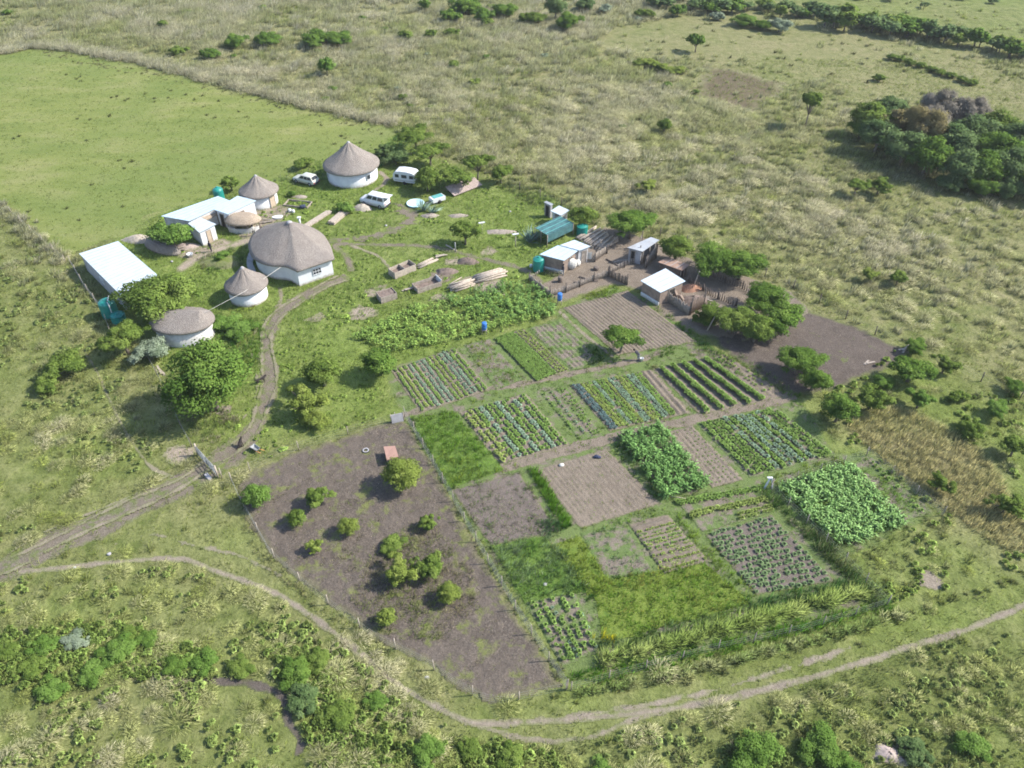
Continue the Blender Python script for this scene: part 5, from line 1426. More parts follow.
# --- large irregular thatched house
base_px = [(300, 286.3), (317, 280.4), (334, 274.5), (331, 266), (327, 258), (321, 250), (311, 244), (298, 240.5), (283, 240.5), (270, 244.5), (261, 251), (256.5, 259), (257.5, 267), (262, 273), (269, 277), (277, 279.3), (285, 280), (291, 281.5)]
bw = PP(base_px); c0 = P(290, 261); ctr = np.array([c0.x, c0.y])
o = thing('thatched_house', 'largest thatched house with irregular sweeping roof and square white corner room', 'house', c0)
loc = bw - ctr
def refine(poly, keep):     # round the outline except for the corners in keep
    out = []; n = len(poly)
    for i in range(n):
        a, b = poly[i], poly[(i + 1) % n]
        pr, nx_ = poly[(i - 1) % n], poly[(i + 2) % n]
        for k in range(4):
            t = k / 4
            if i in keep or (i + 1) % n in keep: q_ = a * (1 - t) + b * t
            else: q_ = .5 * ((2*a) + (-pr + b)*t + (2*pr - 5*a + 4*b - nx_)*t*t + (-pr + 3*a - 3*b + nx_)*t**3)
            out.append(q_)
    return np.array(out)
wl = refine(loc, {0, 1, 2})
inner = wl * (1 - .28 / np.linalg.norm(wl, axis=1)[:, None])
mb = MB(); n = len(wl)
mb.loft([[(*q_, 0) for q_ in wl], [(*q_, 2.5) for q_ in wl], [(*q_, 2.5) for q_ in inner], [(*q_, 0) for q_ in inner]], smooth=False); part(mb, 'wall', 'whitewash', o)
eo = wl * (1 + .55 / np.linalg.norm(wl, axis=1)[:, None])
ap = np.array([.85, .35])
mb = MB(); q = random.Random(9); rings = []
ray = np.linalg.norm(wl, axis=1); far = np.clip((ray - 4.4) / 2.6, 0, 1); far = (np.roll(far, 1) + far * 2 + np.roll(far, -1) + np.roll(far, 2) + np.roll(far, -2)) / 6     # long rays: the corner room
ev = 2.28 - .12 * np.sin(np.arctan2(wl[:, 1], wl[:, 0]) * 2)
rings.append([(*(eo[k] * .93), ev[k]) for k in range(n)]); rings.append([(*eo[k], ev[k] + .02) for k in range(n)])
for i in range(15):
    t = i / 14; r_ = []
    for k in range(n):
        xy = eo[k] * (1 - t) + (ap + .12 * eo[k] / np.linalg.norm(eo[k])) * t
        z = ev[k] + .26 + 3.15 * (t ** 1.0 + .05 * math.sin(math.pi * t)) - far[k] * .35 * math.sin(math.pi * min(1, t * 1.1)) * (1 - t) * 1.6
        r_.append((xy[0], xy[1], z + q.uniform(-.03, .03)))
    rings.append(r_)
mb.loft(rings, False, True); rf = part(mb, 'roof', 'thatch', o)
mb = MB(); mb.lathe([(.4, 5.5), (.36, 5.72), (.15, 5.85)], (ap[0], ap[1], 0), 12, True, True); part(mb, 'roof_cap', 'wall_grey', rf)
e0, e1 = loc[0], loc[2]; mid = e0 * .46 + e1 * .54; dv = (e1 - e0) / np.linalg.norm(e1 - e0); an = math.atan2(-dv[0], dv[1])
wall_window(o, mid[0], mid[1], an, .95, 1.15, .85, True)
mb = MB(); kr = refine(PP([(252, 250), (247.5, 258), (247.5, 268), (252, 275), (256, 272), (253, 264), (254, 256)]) - ctr, set())
mb.slab([tuple(a) for a in kr[::-1]], 0.0, .18); part(mb, 'doorstep', 'wall_grey', o)

# --- sheds from the corners of their roofs: left, back, right, front (photograph pixels), z of each corner
def shed(label, cs, zs, wall, roof, name='shed', cat='shed', inset=.22, openings=(), plinth=None, open_edges=(), zbase=0.0, ribs=True, thick=.07):
    c = np.array([P(a, b, z) for (a, b), z in zip(cs, zs)]); cen = c.mean(0)
    o = thing(name, label, cat, (cen[0], cen[1], 0))
    L = c - np.array([cen[0], cen[1], 0])
    mb = MB(); lo = [tuple(v) for v in L]
    order = [3, 2, 1, 0]
    mb.slab([L[i][:2] for i in order], [L[i][2] - thick for i in order], [L[i][2] for i in order])
    rf = part(mb, 'roof', roof, o)
    if ribs:
        rb = MB(); m = int(np.linalg.norm(L[0] - L[3]) / .8)
        for k in range(1, m):
            t = k / m; a = L[0] * (1 - t) + L[3] * t; b = L[1] * (1 - t) + L[2] * t
            a, b = a + (b - a) * .01, b - (b - a) * .01
            rb.bar(a + np.array([0, 0, .017]), b + np.array([0, 0, .017]), .05, .03)
        part(rb, 'seam', 'roof_grey', rf)
    F = L.copy()
    for i in range(4):
        v = -L[i][:2] / np.linalg.norm(L[i][:2]); F[i][:2] = L[i][:2] + v * inset * 1.35
    w = MB(); T = .2
    for e in range(4):
        if e in open_edges: continue
        a, b = F[e], F[(e + 1) % 4]; d = (b - a)[:2]; ln = np.linalg.norm(d); d = d / ln
        nrm = np.array([d[1], -d[0]]); 
        if np.dot(nrm, (a + b)[:2] / 2) < 0: nrm = -nrm
        # every wall stops short of the next one so no two faces share a plane
        a2 = a[:2] + d * (T if e % 2 else 0.0); b2 = b[:2] - d * (T if e % 2 else 0.0)
        za, zb = a[2] - thick - .015, b[2] - thick - .015
        q4 = [a2, b2, b2 - nrm * T, a2 - nrm * T]
        vs = [(*v, zbase) for v in q4] + [(*q4[0], za), (*q4[1], zb), (*q4[2], zb), (*q4[3], za)]
        w.hex(vs)
    part(w, 'wall', wall, o)
    for e in open_edges:
        pm = MB()
        for t in (.03, .5, .97):
            a, b = F[e], F[(e + 1) % 4]; p_ = a * (1 - t) + b * t
            pm.tube([(p_[0], p_[1], 0), (p_[0], p_[1], p_[2] - thick)], .07, 7)
        part(pm, 'roof_post', 'wood', o)
    for (e, t0, t1, z0, z1, kind) in openings:
        a, b = F[e][:2], F[(e + 1) % 4][:2]; d = b - a; ln = np.linalg.norm(d); d = d / ln
        nrm = np.array([d[1], -d[0]])
        if np.dot(nrm, (a + b) / 2) < 0: nrm = -nrm
        m_ = a + (b - a) * (t0 + t1) / 2; wd = (t1 - t0) * ln; an = math.atan2(nrm[1], nrm[0])
        if kind == 'window': wall_window(o, m_[0], m_[1], an, z0, wd, z1 - z0, wd > .8)
        else: wall_door(o, m_[0], m_[1], an, wd, z1, {'door': 'door', 'dark': 'dark', 'wood': 'wood', 'brown': 'wood_dark'}[kind])
    if plinth:
        pm = MB()
        for e in plinth:
            a, b = F[e][:2], F[(e + 1) % 4][:2]; d = b - a; ln = np.linalg.norm(d); d = d / ln
            nrm = np.array([d[1], -d[0]])
            if np.dot(nrm, (a + b) / 2) < 0: nrm = -nrm
            q4 = [a + nrm * .003, b + nrm * .003, b + nrm * .14, a + nrm * .14]
            pm.hex([(*v, 0) for v in q4] + [(*v, .5) for v in q4])
        part(pm, 'plinth', 'whitewash', o)
    return o, F, cen

shed('long shed with a large plain white sheet roof beside the two green water tanks', [(79, 253.5), (118, 241), (157.5, 275), (120, 294.5)], (2.5, 2.75, 2.75, 2.5), 'wall_grey', 'roof_white', openings=((2, .3, .45, .9, 1.7, 'window'), (3, .45, .55, 1.1, 1.7, 'window')))
o, F, cen = shed('long narrow building with pale blue sheet roof at the pasture edge', [(161, 216), (218, 196), (231, 201), (189, 221)], (2.3, 2.7, 2.7, 2.3), 'whitewash_rough', 'roof_blue', openings=((2, .25, .36, 0, 1.95, 'dark'), (2, .62, .72, .9, 1.7, 'window')))
shed('white house with pale roof joined to the right end of the long blue roof', [(214, 209.5), (237.5, 195.8), (256, 200.5), (227.5, 214)], (2.62, 2.9, 2.9, 2.62), 'whitewash', 'roof_blue', 'house', 'house', openings=((3, .5, .78, 0, 2.0, 'dark'), (2, .45, .85, 0, 2.1, 'brown'), (3, .12, .3, .9, 1.7, 'window')))
shed('small white shed with pale wooden door between the bright tree and the house', [(188, 223.2), (200.3, 217.4), (216, 224), (199.3, 232.5)], (2.35, 2.45, 2.45, 2.35), 'whitewash', 'roof_white', openings=((2, .35, .6, 0, 1.9, 'door'),))
# low thatched awning in the yard
p = P(245, 229); o = thing('thatched_shelter', 'low rounded thatched shelter on posts in front of the white house', 'shelter', p)
thatch_roof(circ(2.6, 1.75, 44), 1.35, lambda k: (.9 * math.cos(2 * math.pi * k / 44), .15 * math.sin(2 * math.pi * k / 44)), .75, 'roof', o, 'thatch_new', seed=12, bulge=.35)
for k in range(8):
    a = 2 * math.pi * (k + .5) / 8; mb = MB(); mb.tube([(2.25 * math.cos(a), 1.4 * math.sin(a), 0), (2.25 * math.cos(a), 1.4 * math.sin(a), 1.5)], [.08, .07], 7); part(mb, 'post', 'wood', o)
mb = MB(); arc = [(2.35 * math.cos(a), 1.5 * math.sin(a)) for a in np.linspace(3.4, 6.0, 18)]; ai = [(x * .9, y * .88) for x, y in arc]
mb.slab(arc + ai[::-1], 0, .75); part(mb, 'low_wall', 'whitewash_rough', o)
# thatched lean-to / awning at the foot of the long blue roof
p = P(206, 222); o = thing('thatched_awning', 'brown thatched awning under the front edge of the pale blue roof', 'awning', p)
a, b, c_, d = [np.array(P(*q_, z)) - np.array(p) for q_, z in (((199, 215.5), 2.15), ((213, 209), 2.15), ((219, 213), 1.75), ((205, 220), 1.75))]
mb = MB(); mb.slab([v[:2] for v in (d, c_, b, a)], [v[2] - .18 for v in (d, c_, b, a)], [v[2] for v in (d, c_, b, a)]); part(mb, 'roof', 'thatch_new', o)
mb = MB()
for v in (d, c_): mb.tube([(v[0] * .95, v[1] * .95, 0), (v[0] * .95, v[1] * .95, v[2] - .1)], .06, 6)
part(mb, 'post', 'wood', o)
# dark thatched heap like an upturned boat left of the small white shed
p = P(163, 249); o = thing('thatch_heap', 'long dark low thatch roof lying on the ground behind the bright green tree', 'thatch')
o.location = p; o.rotation_euler = (0, 0, R(-30))
thatch_roof(circ(3.3, 1.3, 44), .05, lambda k: (2.3 * math.cos(2 * math.pi * k / 44), .1 * math.sin(2 * math.pi * k / 44)), .85, 'thatch', o, seed=14, bulge=.3)

# --- animal yard
shed('mud walled shed half with pale blue roof beside the green tank of the yard', [(539.5, 254.3), (558, 245.2), (578, 250.5), (564, 260.5)], (2.2, 2.35, 2.35, 2.2), 'wall_brown', 'roof_blue', openings=((2, .3, .5, 0, 1.8, 'dark'),), plinth=(3,))
shed('shed half with bright white roof joined to the pale blue roofed shed', [(560, 245), (574.5, 239.8), (590.5, 246.2), (579.5, 250.3)], (2.45, 2.55, 2.55, 2.45), 'whitewash_rough', 'roof_white', openings=((2, .2, .6, 0, 1.9, 'wood'),))
shed('open sided shed with weathered grey sheet roof under the trees', [(627.3, 247.5), (651, 237), (659.5, 240), (642.5, 251.5)], (2.25, 2.4, 2.4, 2.25), 'wall_grey', 'roof_grey', openings=((3, .55, .8, 0, 1.8, 'dark'),), open_edges=(2,))
shed('brick walled shed with square white roof and white plinth', [(640.6, 280.6), (665.5, 268.3), (685.5, 281), (660.5, 292.5)], (2.15, 2.35, 2.35, 2.15), 'wall_brown', 'roof_white', openings=((2, .35, .6, 0, 1.8, 'dark'),), plinth=(3,))
shed('small shed with white roof behind the blue-green shade net', [(550.5, 210.8), (559, 205.5), (569.5, 210.2), (561, 215.4)], (2.0, 2.1, 2.1, 2.0), 'whitewash_rough', 'roof_white', openings=((3, .3, .6, 0, 1.7, 'wood'),))
shed('narrow grey outhouse with small flat roof at the far fence', [(543.8, 202), (546.5, 200.8), (553.5, 204), (551, 205.6)], (2.1, 2.2, 2.2, 2.1), 'wall_grey', 'roof_grey', 'outhouse', 'outhouse', openings=((3, .2, .75, 0, 1.8, 'dark'),), inset=.12)
shed('low brown sheet roof on posts behind the brick walled shed', [(658, 262), (668, 257), (690, 265), (682, 270.5)], (1.5, 1.65, 1.65, 1.5), 'wood_dark', 'roof_rust', open_edges=(2,), inset=.15)
# shade net house
cs = [(535, 227.8), (560, 215.8), (573.5, 223), (547.5, 235.2)]
c = np.array([P(a, b, 1.9) for a, b in cs]); cen = c.mean(0); L = c - np.array([cen[0], cen[1], 0])
o = thing('shade_net_tunnel', 'flat blue-green shade net stretched over a frame of poles', 'shade house', (cen[0], cen[1], 0))
mb = MB(); n = 10; top = []
for i in range(n + 1):
    for j in range(n + 1):
        u, v = i / n, j / n
        q_ = (L[0] * (1 - u) + L[3] * u) * (1 - v) + (L[1] * (1 - u) + L[2] * u) * v
        sag = -.14 * abs(math.sin(u * math.pi * 2)) * abs(math.sin(v * math.pi * 3)) 
        top.append((q_[0], q_[1], q_[2] + sag))
fs = [(i * (n + 1) + j, (i + 1) * (n + 1) + j, (i + 1) * (n + 1) + j + 1, i * (n + 1) + j + 1) for i in range(n) for j in range(n)]
k0 = len(top); mb.add(top + [(a, b, z_ - .03) for a, b, z_ in top], fs + [tuple(k0 + i for i in f[::-1]) for f in fs], True)
part(mb, 'net', 'net', o)
mb = MB(); a_, b_ = L[3] * .999, L[2] * .999
mb.hex([(a_[0], a_[1], .75), (b_[0], b_[1], .75), (b_[0], b_[1] + .04, .75), (a_[0], a_[1] + .04, .75), (a_[0], a_[1], 1.85), (b_[0], b_[1], 1.85), (b_[0], b_[1] + .04, 1.85), (a_[0], a_[1] + .04, 1.85)])
part(mb, 'net_side', 'net', o)
for u in (0, .5, 1):
    for e in ((0, 3), (1, 2)):
        q_ = L[e[0]] * (1 - u) + L[e[1]] * u; mb = MB(); mb.tube([(q_[0], q_[1], 0), (q_[0], q_[1], 1.95)], .06, 6); part(mb, 'pole', 'wood', o)
for i in range(0, 3):
    u = (i + .5) / 3 ; a = L[0] * (1 - u) + L[3] * u; b = L[1] * (1 - u) + L[2] * u
    mb = MB(); mb.bar(a + np.array([0, 0, .03]), b + np.array([0, 0, .03]), .09, .05); part(mb, 'batten', 'teal_sheet', o)
# hutch with faded red roof in the paddock
cs = [(383.6, 446.5), (395, 445.8), (398.5, 456.5), (386.8, 460)]
shed('small animal hutch with faded red sheet roof in the trampled paddock', cs, (.95, 1.05, 1.05, .95), 'wood', 'red_roof', 'animal_hutch', 'hutch', inset=.08, openings=((2, .3, .6, 0, .7, 'dark'),), ribs=False)
# ================================================================== TANKS, VEHICLES, TIMBER, FENCES, PEOPLE
def tank(px, py, r, h, label, pipe=False, mat='tank'):
    o = thing('water_tank', label, 'water tank', P(px, py))
    mb = MB(); prof = [(r * .97, .0), (r, .06)]
    k = 9
    for i in range(k):
        z = .1 + (h * .82) * i / k; prof += [(r, z), (r * .972, z + h * .82 / k * .45), (r, z + h * .82 / k * .9)]
    prof += [(r, h * .86), (r * .88, h * .93), (r * .3, h)]
    mb.lathe(prof, n=28, cap0=True, cap1=True); part(mb, 'body', mat, o)
    mb = MB(); mb.lathe([(r * .27, h - .02), (r * .27, h + .07), (r * .22, h + .1)], n=16, cap0=True, cap1=True); part(mb, 'lid', mat, o)
    if pipe:
        mb = MB(); a = R(-50); x, y = (r + .06) * math.cos(a), (r + .06) * math.sin(a)
        mb.tube([(x * .3, y * .3 + .9, h + .12), (x * .8, y * .8, h + .12), (x, y, h - .1), (x, y, .3)], .06, 8); part(mb, 'pipe', 'white', o)
    mb = MB(); mb.tube([(0, -r - .01, .25), (0, -r - .14, .25)], .035, 7); part(mb, 'tap', 'steel', o)
    return o
tank(111.5, 316, .98, 2.35, 'taller green water tank with a white pipe beside the long white roofed shed', True)
tank(120, 322, .85, 1.25, 'lower green water tank in front of the taller one')
tank(538.5, 270, .78, 1.95, 'green water tank at the end wall of the mud walled shed')
tank(582, 234, .8, 1.5, 'teal water tank under the tree right of the shade net')
tank(222, 207, .75, 3.2, 'green water tank whose top shows behind the pale blue roof')
def barrel(px, py, label):
    o = thing('water_barrel', label, 'barrel', P(px, py))
    mb = MB(); mb.lathe([(.26, .62), (.29, .66), (.3, .95), (.315, .99), (.3, 1.03), (.3, 1.3), (.315, 1.34), (.3, 1.38), (.29, 1.58), (.25, 1.6)], n=20, cap0=True, cap1=True); part(mb, 'drum', 'blue', o)
    for x, y in ((-.24, -.24), (.24, -.24), (.24, .24), (-.24, .24)): mb = MB(); mb.tube([(x, y, 0), (x * .9, y * .9, .58)], .035, 6); part(mb, 'leg', 'wood', o)
    mb = MB(); mb.box((0, 0, .6), (.62, .62, .035)); part(mb, 'platform', 'wood', o)
barrel(484.5, 333.5, 'blue plastic barrel on a stand between the fodder strip and the beds')
barrel(559.5, 304, 'blue plastic barrel on a stand at the corner of the animal yard fence')

# ---------------------------------------------------------------- vehicles (x forward)
def car(px_front, px_rear, label, paint, Lx, Wy, hb, ht, cab, tailgate=False, name='parked_car', cat='car'):
    a, b = P(*px_front), P(*px_rear); c = (a + b) / 2; h = math.atan2((a - b).y, (a - b).x)
    o = thing(name, label, cat, c, h)
    hl, hw = Lx / 2, Wy / 2
    sect = [(-hl, .42, hb - .1, hw * .86), (-hl + .12, .34, hb - .02, hw * .96), (-hl * .6, .3, hb, hw), (hl * .3, .3, hb, hw), (hl * .62, .3, hb - .04, hw * .98), (hl - .15, .34, hb - .14, hw * .92), (hl, .42, hb - .28, hw * .8)]
    rings = [[(x, -w, z0), (x, -w * 1.0, (z0 + z1) / 2), (x, -w * .96, z1 - .06), (x, -w * .8, z1), (x, w * .8, z1), (x, w * .96, z1 - .06), (x, w, (z0 + z1) / 2), (x, w, z0)] for x, z0, z1, w in sect]
    mb = MB(); mb.loft(rings, True, True, True); part(mb, 'body', paint, o)
    x0, x1, x2, x3 = cab      # foot rear, foot front, roof rear, roof front
    bw, rw = hw * .93, hw * .78
    B = [(x0, -bw, hb - .05), (x1, -bw, hb - .05), (x1, bw, hb - .05), (x0, bw, hb - .05)]
    Tt = [(x2, -rw, ht), (x3, -rw, ht), (x3, rw, ht), (x2, rw, ht)]
    mb = MB(); mb.hex(B + Tt)
    r2 = [(x2 + .06, -rw + .06, ht + .05), (x3 - .1, -rw + .06, ht + .05), (x3 - .1, rw - .06, ht + .05), (x2 + .06, rw - .06, ht + .05)]
    mb.add(Tt + r2, [(0, 1, 5, 4), (1, 2, 6, 5), (2, 3, 7, 6), (3, 0, 4, 7), (4, 5, 6, 7)], True)
    part(mb, 'cabin', paint, o)
    V = [np.array(v) for v in B + Tt]
    def pane(i, j, k, l, u0, u1, v0, v1, nm):       # i,j foot edge; l,k roof edge
        f = lambda u, v: (V[i] * (1 - u) + V[j] * u) * (1 - v) + (V[l] * (1 - u) + V[k] * u) * v
        q4 = [f(u0, v0), f(u1, v0), f(u1, v1), f(u0, v1)]
        nr = np.cross(q4[1] - q4[0], q4[3] - q4[0]); nr /= np.linalg.norm(nr)
        if np.dot(nr, q4[0] - np.array([(x0 + x1) / 2, 0, hb])) < 0: nr = -nr
        mb = MB(); mb.hex([tuple(p_ - nr * .01) for p_ in q4] + [tuple(p_ + nr * .015) for p_ in q4]); part(mb, nm, 'glass', o)
    pane(1, 2, 6, 5, .08, .92, .18, .9, 'windscreen'); pane(3, 0, 4, 7, .1, .9, .22, .88, 'rear_window')
    for s, e in (((0, 1, 5, 4)), 0), (((3, 2, 6, 7)), 0):
        for u0, u1 in ((.06, .34), (.38, .62), (.66, .92)): pane(*s, u0, u1, .2, .86, 'side_window')
    for x in (-hl * .62, hl * .62):
        for s in (-1, 1):
            mb = MB(); mb.tube([(x, s * (hw - .2), .33), (x, s * (hw + .015), .33)], .33, 18); wv = part(mb, 'wheel', 'rubber', o)
            mb = MB(); mb.tube([(x, s * (hw + .0), .33), (x, s * (hw + .03), .33)], .19, 14); part(mb, 'rim', 'steel', wv)
    for x, nm in ((hl + .02, 'bumper'), (-hl - .02, 'bumper')): mb = MB(); mb.box((x, 0, .45), (.14, Wy * .86, .2)); part(mb, nm, 'trim', o)
    for s in (-1, 1):
        mb = MB(); mb.box((hl - .03, s * hw * .58, hb - .36), (.1, .3, .13)); part(mb, 'headlight', 'lamp_clear', o)
        mb = MB(); mb.box((-hl + .02, s * hw * .74, hb - .28), (.1, .16, .22)); part(mb, 'tail_lamp', 'lamp_red', o)
    if tailgate: mb = MB(); v = V[7]; mb.hex([(x2 - .85, -rw * .95, ht + .06), (x2 - .02, -rw * .95, ht + .0), (x2 - .02, rw * .95, ht + .0), (x2 - .85, rw * .95, ht + .06), (x2 - .85, -rw * .95, ht + .12), (x2 - .02, -rw * .95, ht + .06), (x2 - .02, rw * .95, ht + .06), (x2 - .85, rw * .95, ht + .12)]); part(mb, 'tailgate', paint, o)
    return o
car((362, 201.5), (389, 208), 'white minibus style car with open tailgate parked below the far thatched hut', 'white', 4.5, 1.8, 1.12, 1.86, (-2.15, 1.35, -2.05, .75), True)
car((295.5, 180), (317.5, 185.5), 'cream station wagon parked left of the far thatched hut', 'cream', 4.2, 1.7, .92, 1.48, (-2.0, .95, -1.55, .3))
# caravan
a, b = P(396, 181), P(418, 184); c = (a + b) / 2
o = thing('caravan', 'white caravan with rounded roof parked under the acacias', 'caravan', c, math.atan2((b - a).y, (b - a).x)); o.scale = (.8, .9, .86)
prof = [(-2.2, .55), (2.2, .55), (2.35, 1.2), (2.2, 2.0), (1.8, 2.4), (.6, 2.55), (-.8, 2.55), (-1.8, 2.4), (-2.25, 2.0), (-2.4, 1.2)]
mb = MB(); mb.loft([[(x, -1.05, z) for x, z in prof], [(x * 1.01, 1.05, z) for x, z in prof]], True, True, False); part(mb, 'body', 'white', o)
for x, w_ in ((-1.5, .8), (0, 1.1), (1.5, .8)):
    mb = MB(); mb.box((x, -1.07, 1.65), (w_, .05, .6)); part(mb, 'window', 'glass', o)
mb = MB(); mb.box((-2.36, 0, 1.6), (.06, 1.4, .6)); part(mb, 'window', 'glass', o)
for s in (-1, 1):
    mb = MB(); mb.tube([(0, s * .85, .35), (0, s * 1.06, .35)], .35, 16); part(mb, 'wheel', 'rubber', o)
mb = MB(); mb.box((0, -1.075, .85), (4.0, .03, .16)); part(mb, 'stripe', 'wall_grey', o)
mb = MB(); mb.bar((-2.2, -.4, .5), (-3.4, 0, .5), .08, .08); mb.bar((-2.2, .4, .5), (-3.4, 0, .5), .07, .07); part(mb, 'drawbar', 'steel', o)

# ---------------------------------------------------------------- timber, heaps, boxes
def between(a, b): 
    a, b = P(*a), P(*b); c = (a + b) / 2; return c, math.atan2((b - a).y, (b - a).x), (b - a).length
def logs(a, b, width, n, r, label, mat='wood_pale', layers=2, seed=0, name='log_pile', cat='log pile', each='log', group=None):
    c, h, L = between(a, b); o = thing(name, label, cat, c, h, group); q = random.Random(seed)
    for ly in range(layers):
        m = n - ly
        for i in range(m):
            y = (i - (m - 1) / 2) * width / n + q.uniform(-.05, .05); z = r + ly * r * 1.7; l = L * q.uniform(.75, 1.05)
            mb = MB(); t = q.uniform(-.06, .06); rr = r * q.uniform(.75, 1.05)
            mb.tube([(-l / 2, y - t * l, z + q.uniform(0, .05)), (0, y + q.uniform(-.04, .04), z + .02), (l / 2, y + t * l, z + q.uniform(0, .05))], [rr * 1.1, rr, rr * .85], 8); part(mb, each, mat, o)
def planks(a, b, width, layers, label, mat='wood_pale', seed=0, wob=.04):
    c, h, L = between(a, b); o = thing('plank_stack', label, 'plank stack', c, h); q = random.Random(seed)
    m = max(2, int(width / .26))
    for ly in range(layers):
        for i in range(m):
            y = (i - (m - 1) / 2) * width / m; mb = MB(); l = L * q.uniform(.9, 1.02)
            mb.box((q.uniform(-.1, .1), y, .07 + ly * .09), (l, width / m - .025, .07), q.uniform(-wob, wob) * .3); part(mb, 'plank', mat, o)
planks((303.5, 229), (330, 212), .95, 3, 'left of two long stacks of pale planks behind the large thatched house', seed=1)
planks((331, 225), (346, 212.5), 1.1, 5, 'right and thicker of two long stacks of pale planks behind the large thatched house', seed=2)
logs((473, 282), (506, 273), 1.5, 8, .13, 'longest pile of pale logs, rightmost of the timber on the lawn', seed=3, layers=3)
logs((450, 291), (474, 283), 1.5, 6, .13, 'shorter pile of split pale logs left of the longest pile', seed=4, layers=3)
logs((417, 267.5), (437, 259.5), 1.0, 6, .10, 'thin bed of pale poles behind the open timber box', seed=5, layers=1)
c, h, L = between((437, 285), (456, 275))
logs((448, 286), (462, 278), .25, 1, .09, 'single pale log lying beside the brown soil heap', seed=6, layers=1, name='log', cat='log')
def box_bin(a, b, W_, H_, label, mat='wood_pale', div=True, fill=None, white_end=False):
    c, h, L = between(a, b); o = thing('timber_box', label, 'timber box', c, h)
    for y in (-W_ / 2, W_ / 2):
        mb = MB()
        for k in range(3): mb.box((0, y, H_ * (k + .5) / 3), (L, .05, H_ / 3 - .02))
        part(mb, 'side_board', mat, o)
    for i, x in enumerate([-L / 2 + .03, L / 2 - .03] + ([0.0] if div else [])):
        mb = MB(); mb.box((x, 0, H_ / 2 + (.12 if white_end and i == 1 else 0)), (.05, W_ - .06, H_ + (.24 if white_end and i == 1 else 0))); part(mb, 'end_board', 'white' if white_end and i == 1 else mat, o)
    for x in (-L / 2 + .07, L / 2 - .07):
        for y in (-W_ / 2 + .065, W_ / 2 - .065): mb = MB(); mb.box((x, y, H_ / 2 + .04), (.08, .08, H_ + .08)); part(mb, 'corner_post', 'wood', o)
    if fill:
        mb = MB(); q = random.Random(3)
        n = 10; g = [[(-L / 2 + .08 + (L - .16) * i / n, -W_ / 2 + .05 + (W_ - .1) * j / 5, H_ * fill + q.uniform(-.06, .06)) for j in range(6)] for i in range(n + 1)]
        mb.add([v for r_ in g for v in r_], [(i * 6 + j, (i + 1) * 6 + j, (i + 1) * 6 + j + 1, i * 6 + j + 1) for i in range(n) for j in range(5)], True); part(mb, 'soil', 'heap', o)
box_bin((392, 277), (413, 268), 1.5, .95, 'open timber box with two compartments, leftmost beside the thin bed of poles', fill=.45)
box_bin((415, 291), (439, 283), 1.6, .7, 'grey timber trough with a white end board', 'wood', False, .3, True)
box_bin((379, 301), (395, 296), 1.5, .9, 'brown compost box standing lowest left of the timber', 'wood', False, .85)
def heap(px, py, r, label, mat, name='soil_heap', cat='heap', seed=0):
    p = P(px, py); mb = MB(); q = np.random.default_rng(seed)
    rings = []; n = 26
    for i in range(8):
        t = i / 7; rings.append([((r[0] * (1 - t) * math.cos(a) * (1 + .16 * math.sin(3 * a + seed) * (1 - t)) + q.normal(0, .05) * (i > 0)), (r[1] * (1 - t) * math.sin(a) * (1 + .16 * math.sin(2 * a + seed))), -.01 + r[2] * (1 - (1 - t) ** 1.7) + (q.normal(0, .05) * r[2] if 0 < i else 0)) for a in np.linspace(0, 2 * math.pi, n, endpoint=False)])
    mb.loft(rings, False, True); o = mb.build(name, M[mat], None, p); return tag(o, label, cat)
heap(446, 272, (1.5, 1.0, .55), 'brown soil heap between the grey trough and the log pile', 'heap', seed=1)
heap(467, 262, (1.5, .9, .7), 'brown soil heap below the lone lawn tree, farthest right', 'heap', seed=2)
heap(362, 208.5, (1.5, 1.0, .75), 'pale straw heap beside the white minibus style car', 'straw_heap', 'straw_heap', seed=3)
heap(222, 262, (2.9, 1.7, .5), 'low grassy earth mound left of the large thatched house', 'yard', 'earth_mound', seed=4)
heap(139, 240, (2.3, 1.0, .8), 'heap of pale chopped wood behind the long white roofed shed', 'straw_heap', 'wood_heap', seed=5)
heap(187, 247, (1.9, .9, .55), 'heap of brown scrap in front of the small white shed', 'stone', 'scrap_heap', seed=6)
heap(690, 289.5, (1.5, .9, .8), 'heap of orange brick rubble right of the brick walled shed', 'rubble', 'rubble_heap', seed=7)
heap(693, 302, (2.2, 1.3, .9), 'brown brushwood heap below the orange brick rubble', 'heap', 'brushwood_heap', seed=8)
heap(888, 754, (1.0, .8, .35), 'pinkish stone heap at the bottom edge between bushes', 'stone', 'stone_heap', seed=9)
heap(898, 759, (.8, .5, .25), 'lower right part of the pinkish stones at the bottom edge', 'stone', 'stone_heap', seed=10)
heap(300, 197, (1.3, .5, .3), 'scrap pile in front of the cream station wagon', 'wood', 'scrap_heap', seed=11)
heap(430, 216, (1.4, .6, .4), 'brushwood pile right of the agaves on the lawn', 'wood', 'brushwood_heap', seed=12)
heap(458, 216, (1.5, .6, .35), 'pale brushwood pile above the lone lawn tree', 'wood', 'brushwood_heap', seed=13)
heap(500, 232, (2.2, .8, .35), 'brushwood pile between the two white posts', 'wood', 'brushwood_heap', seed=14)
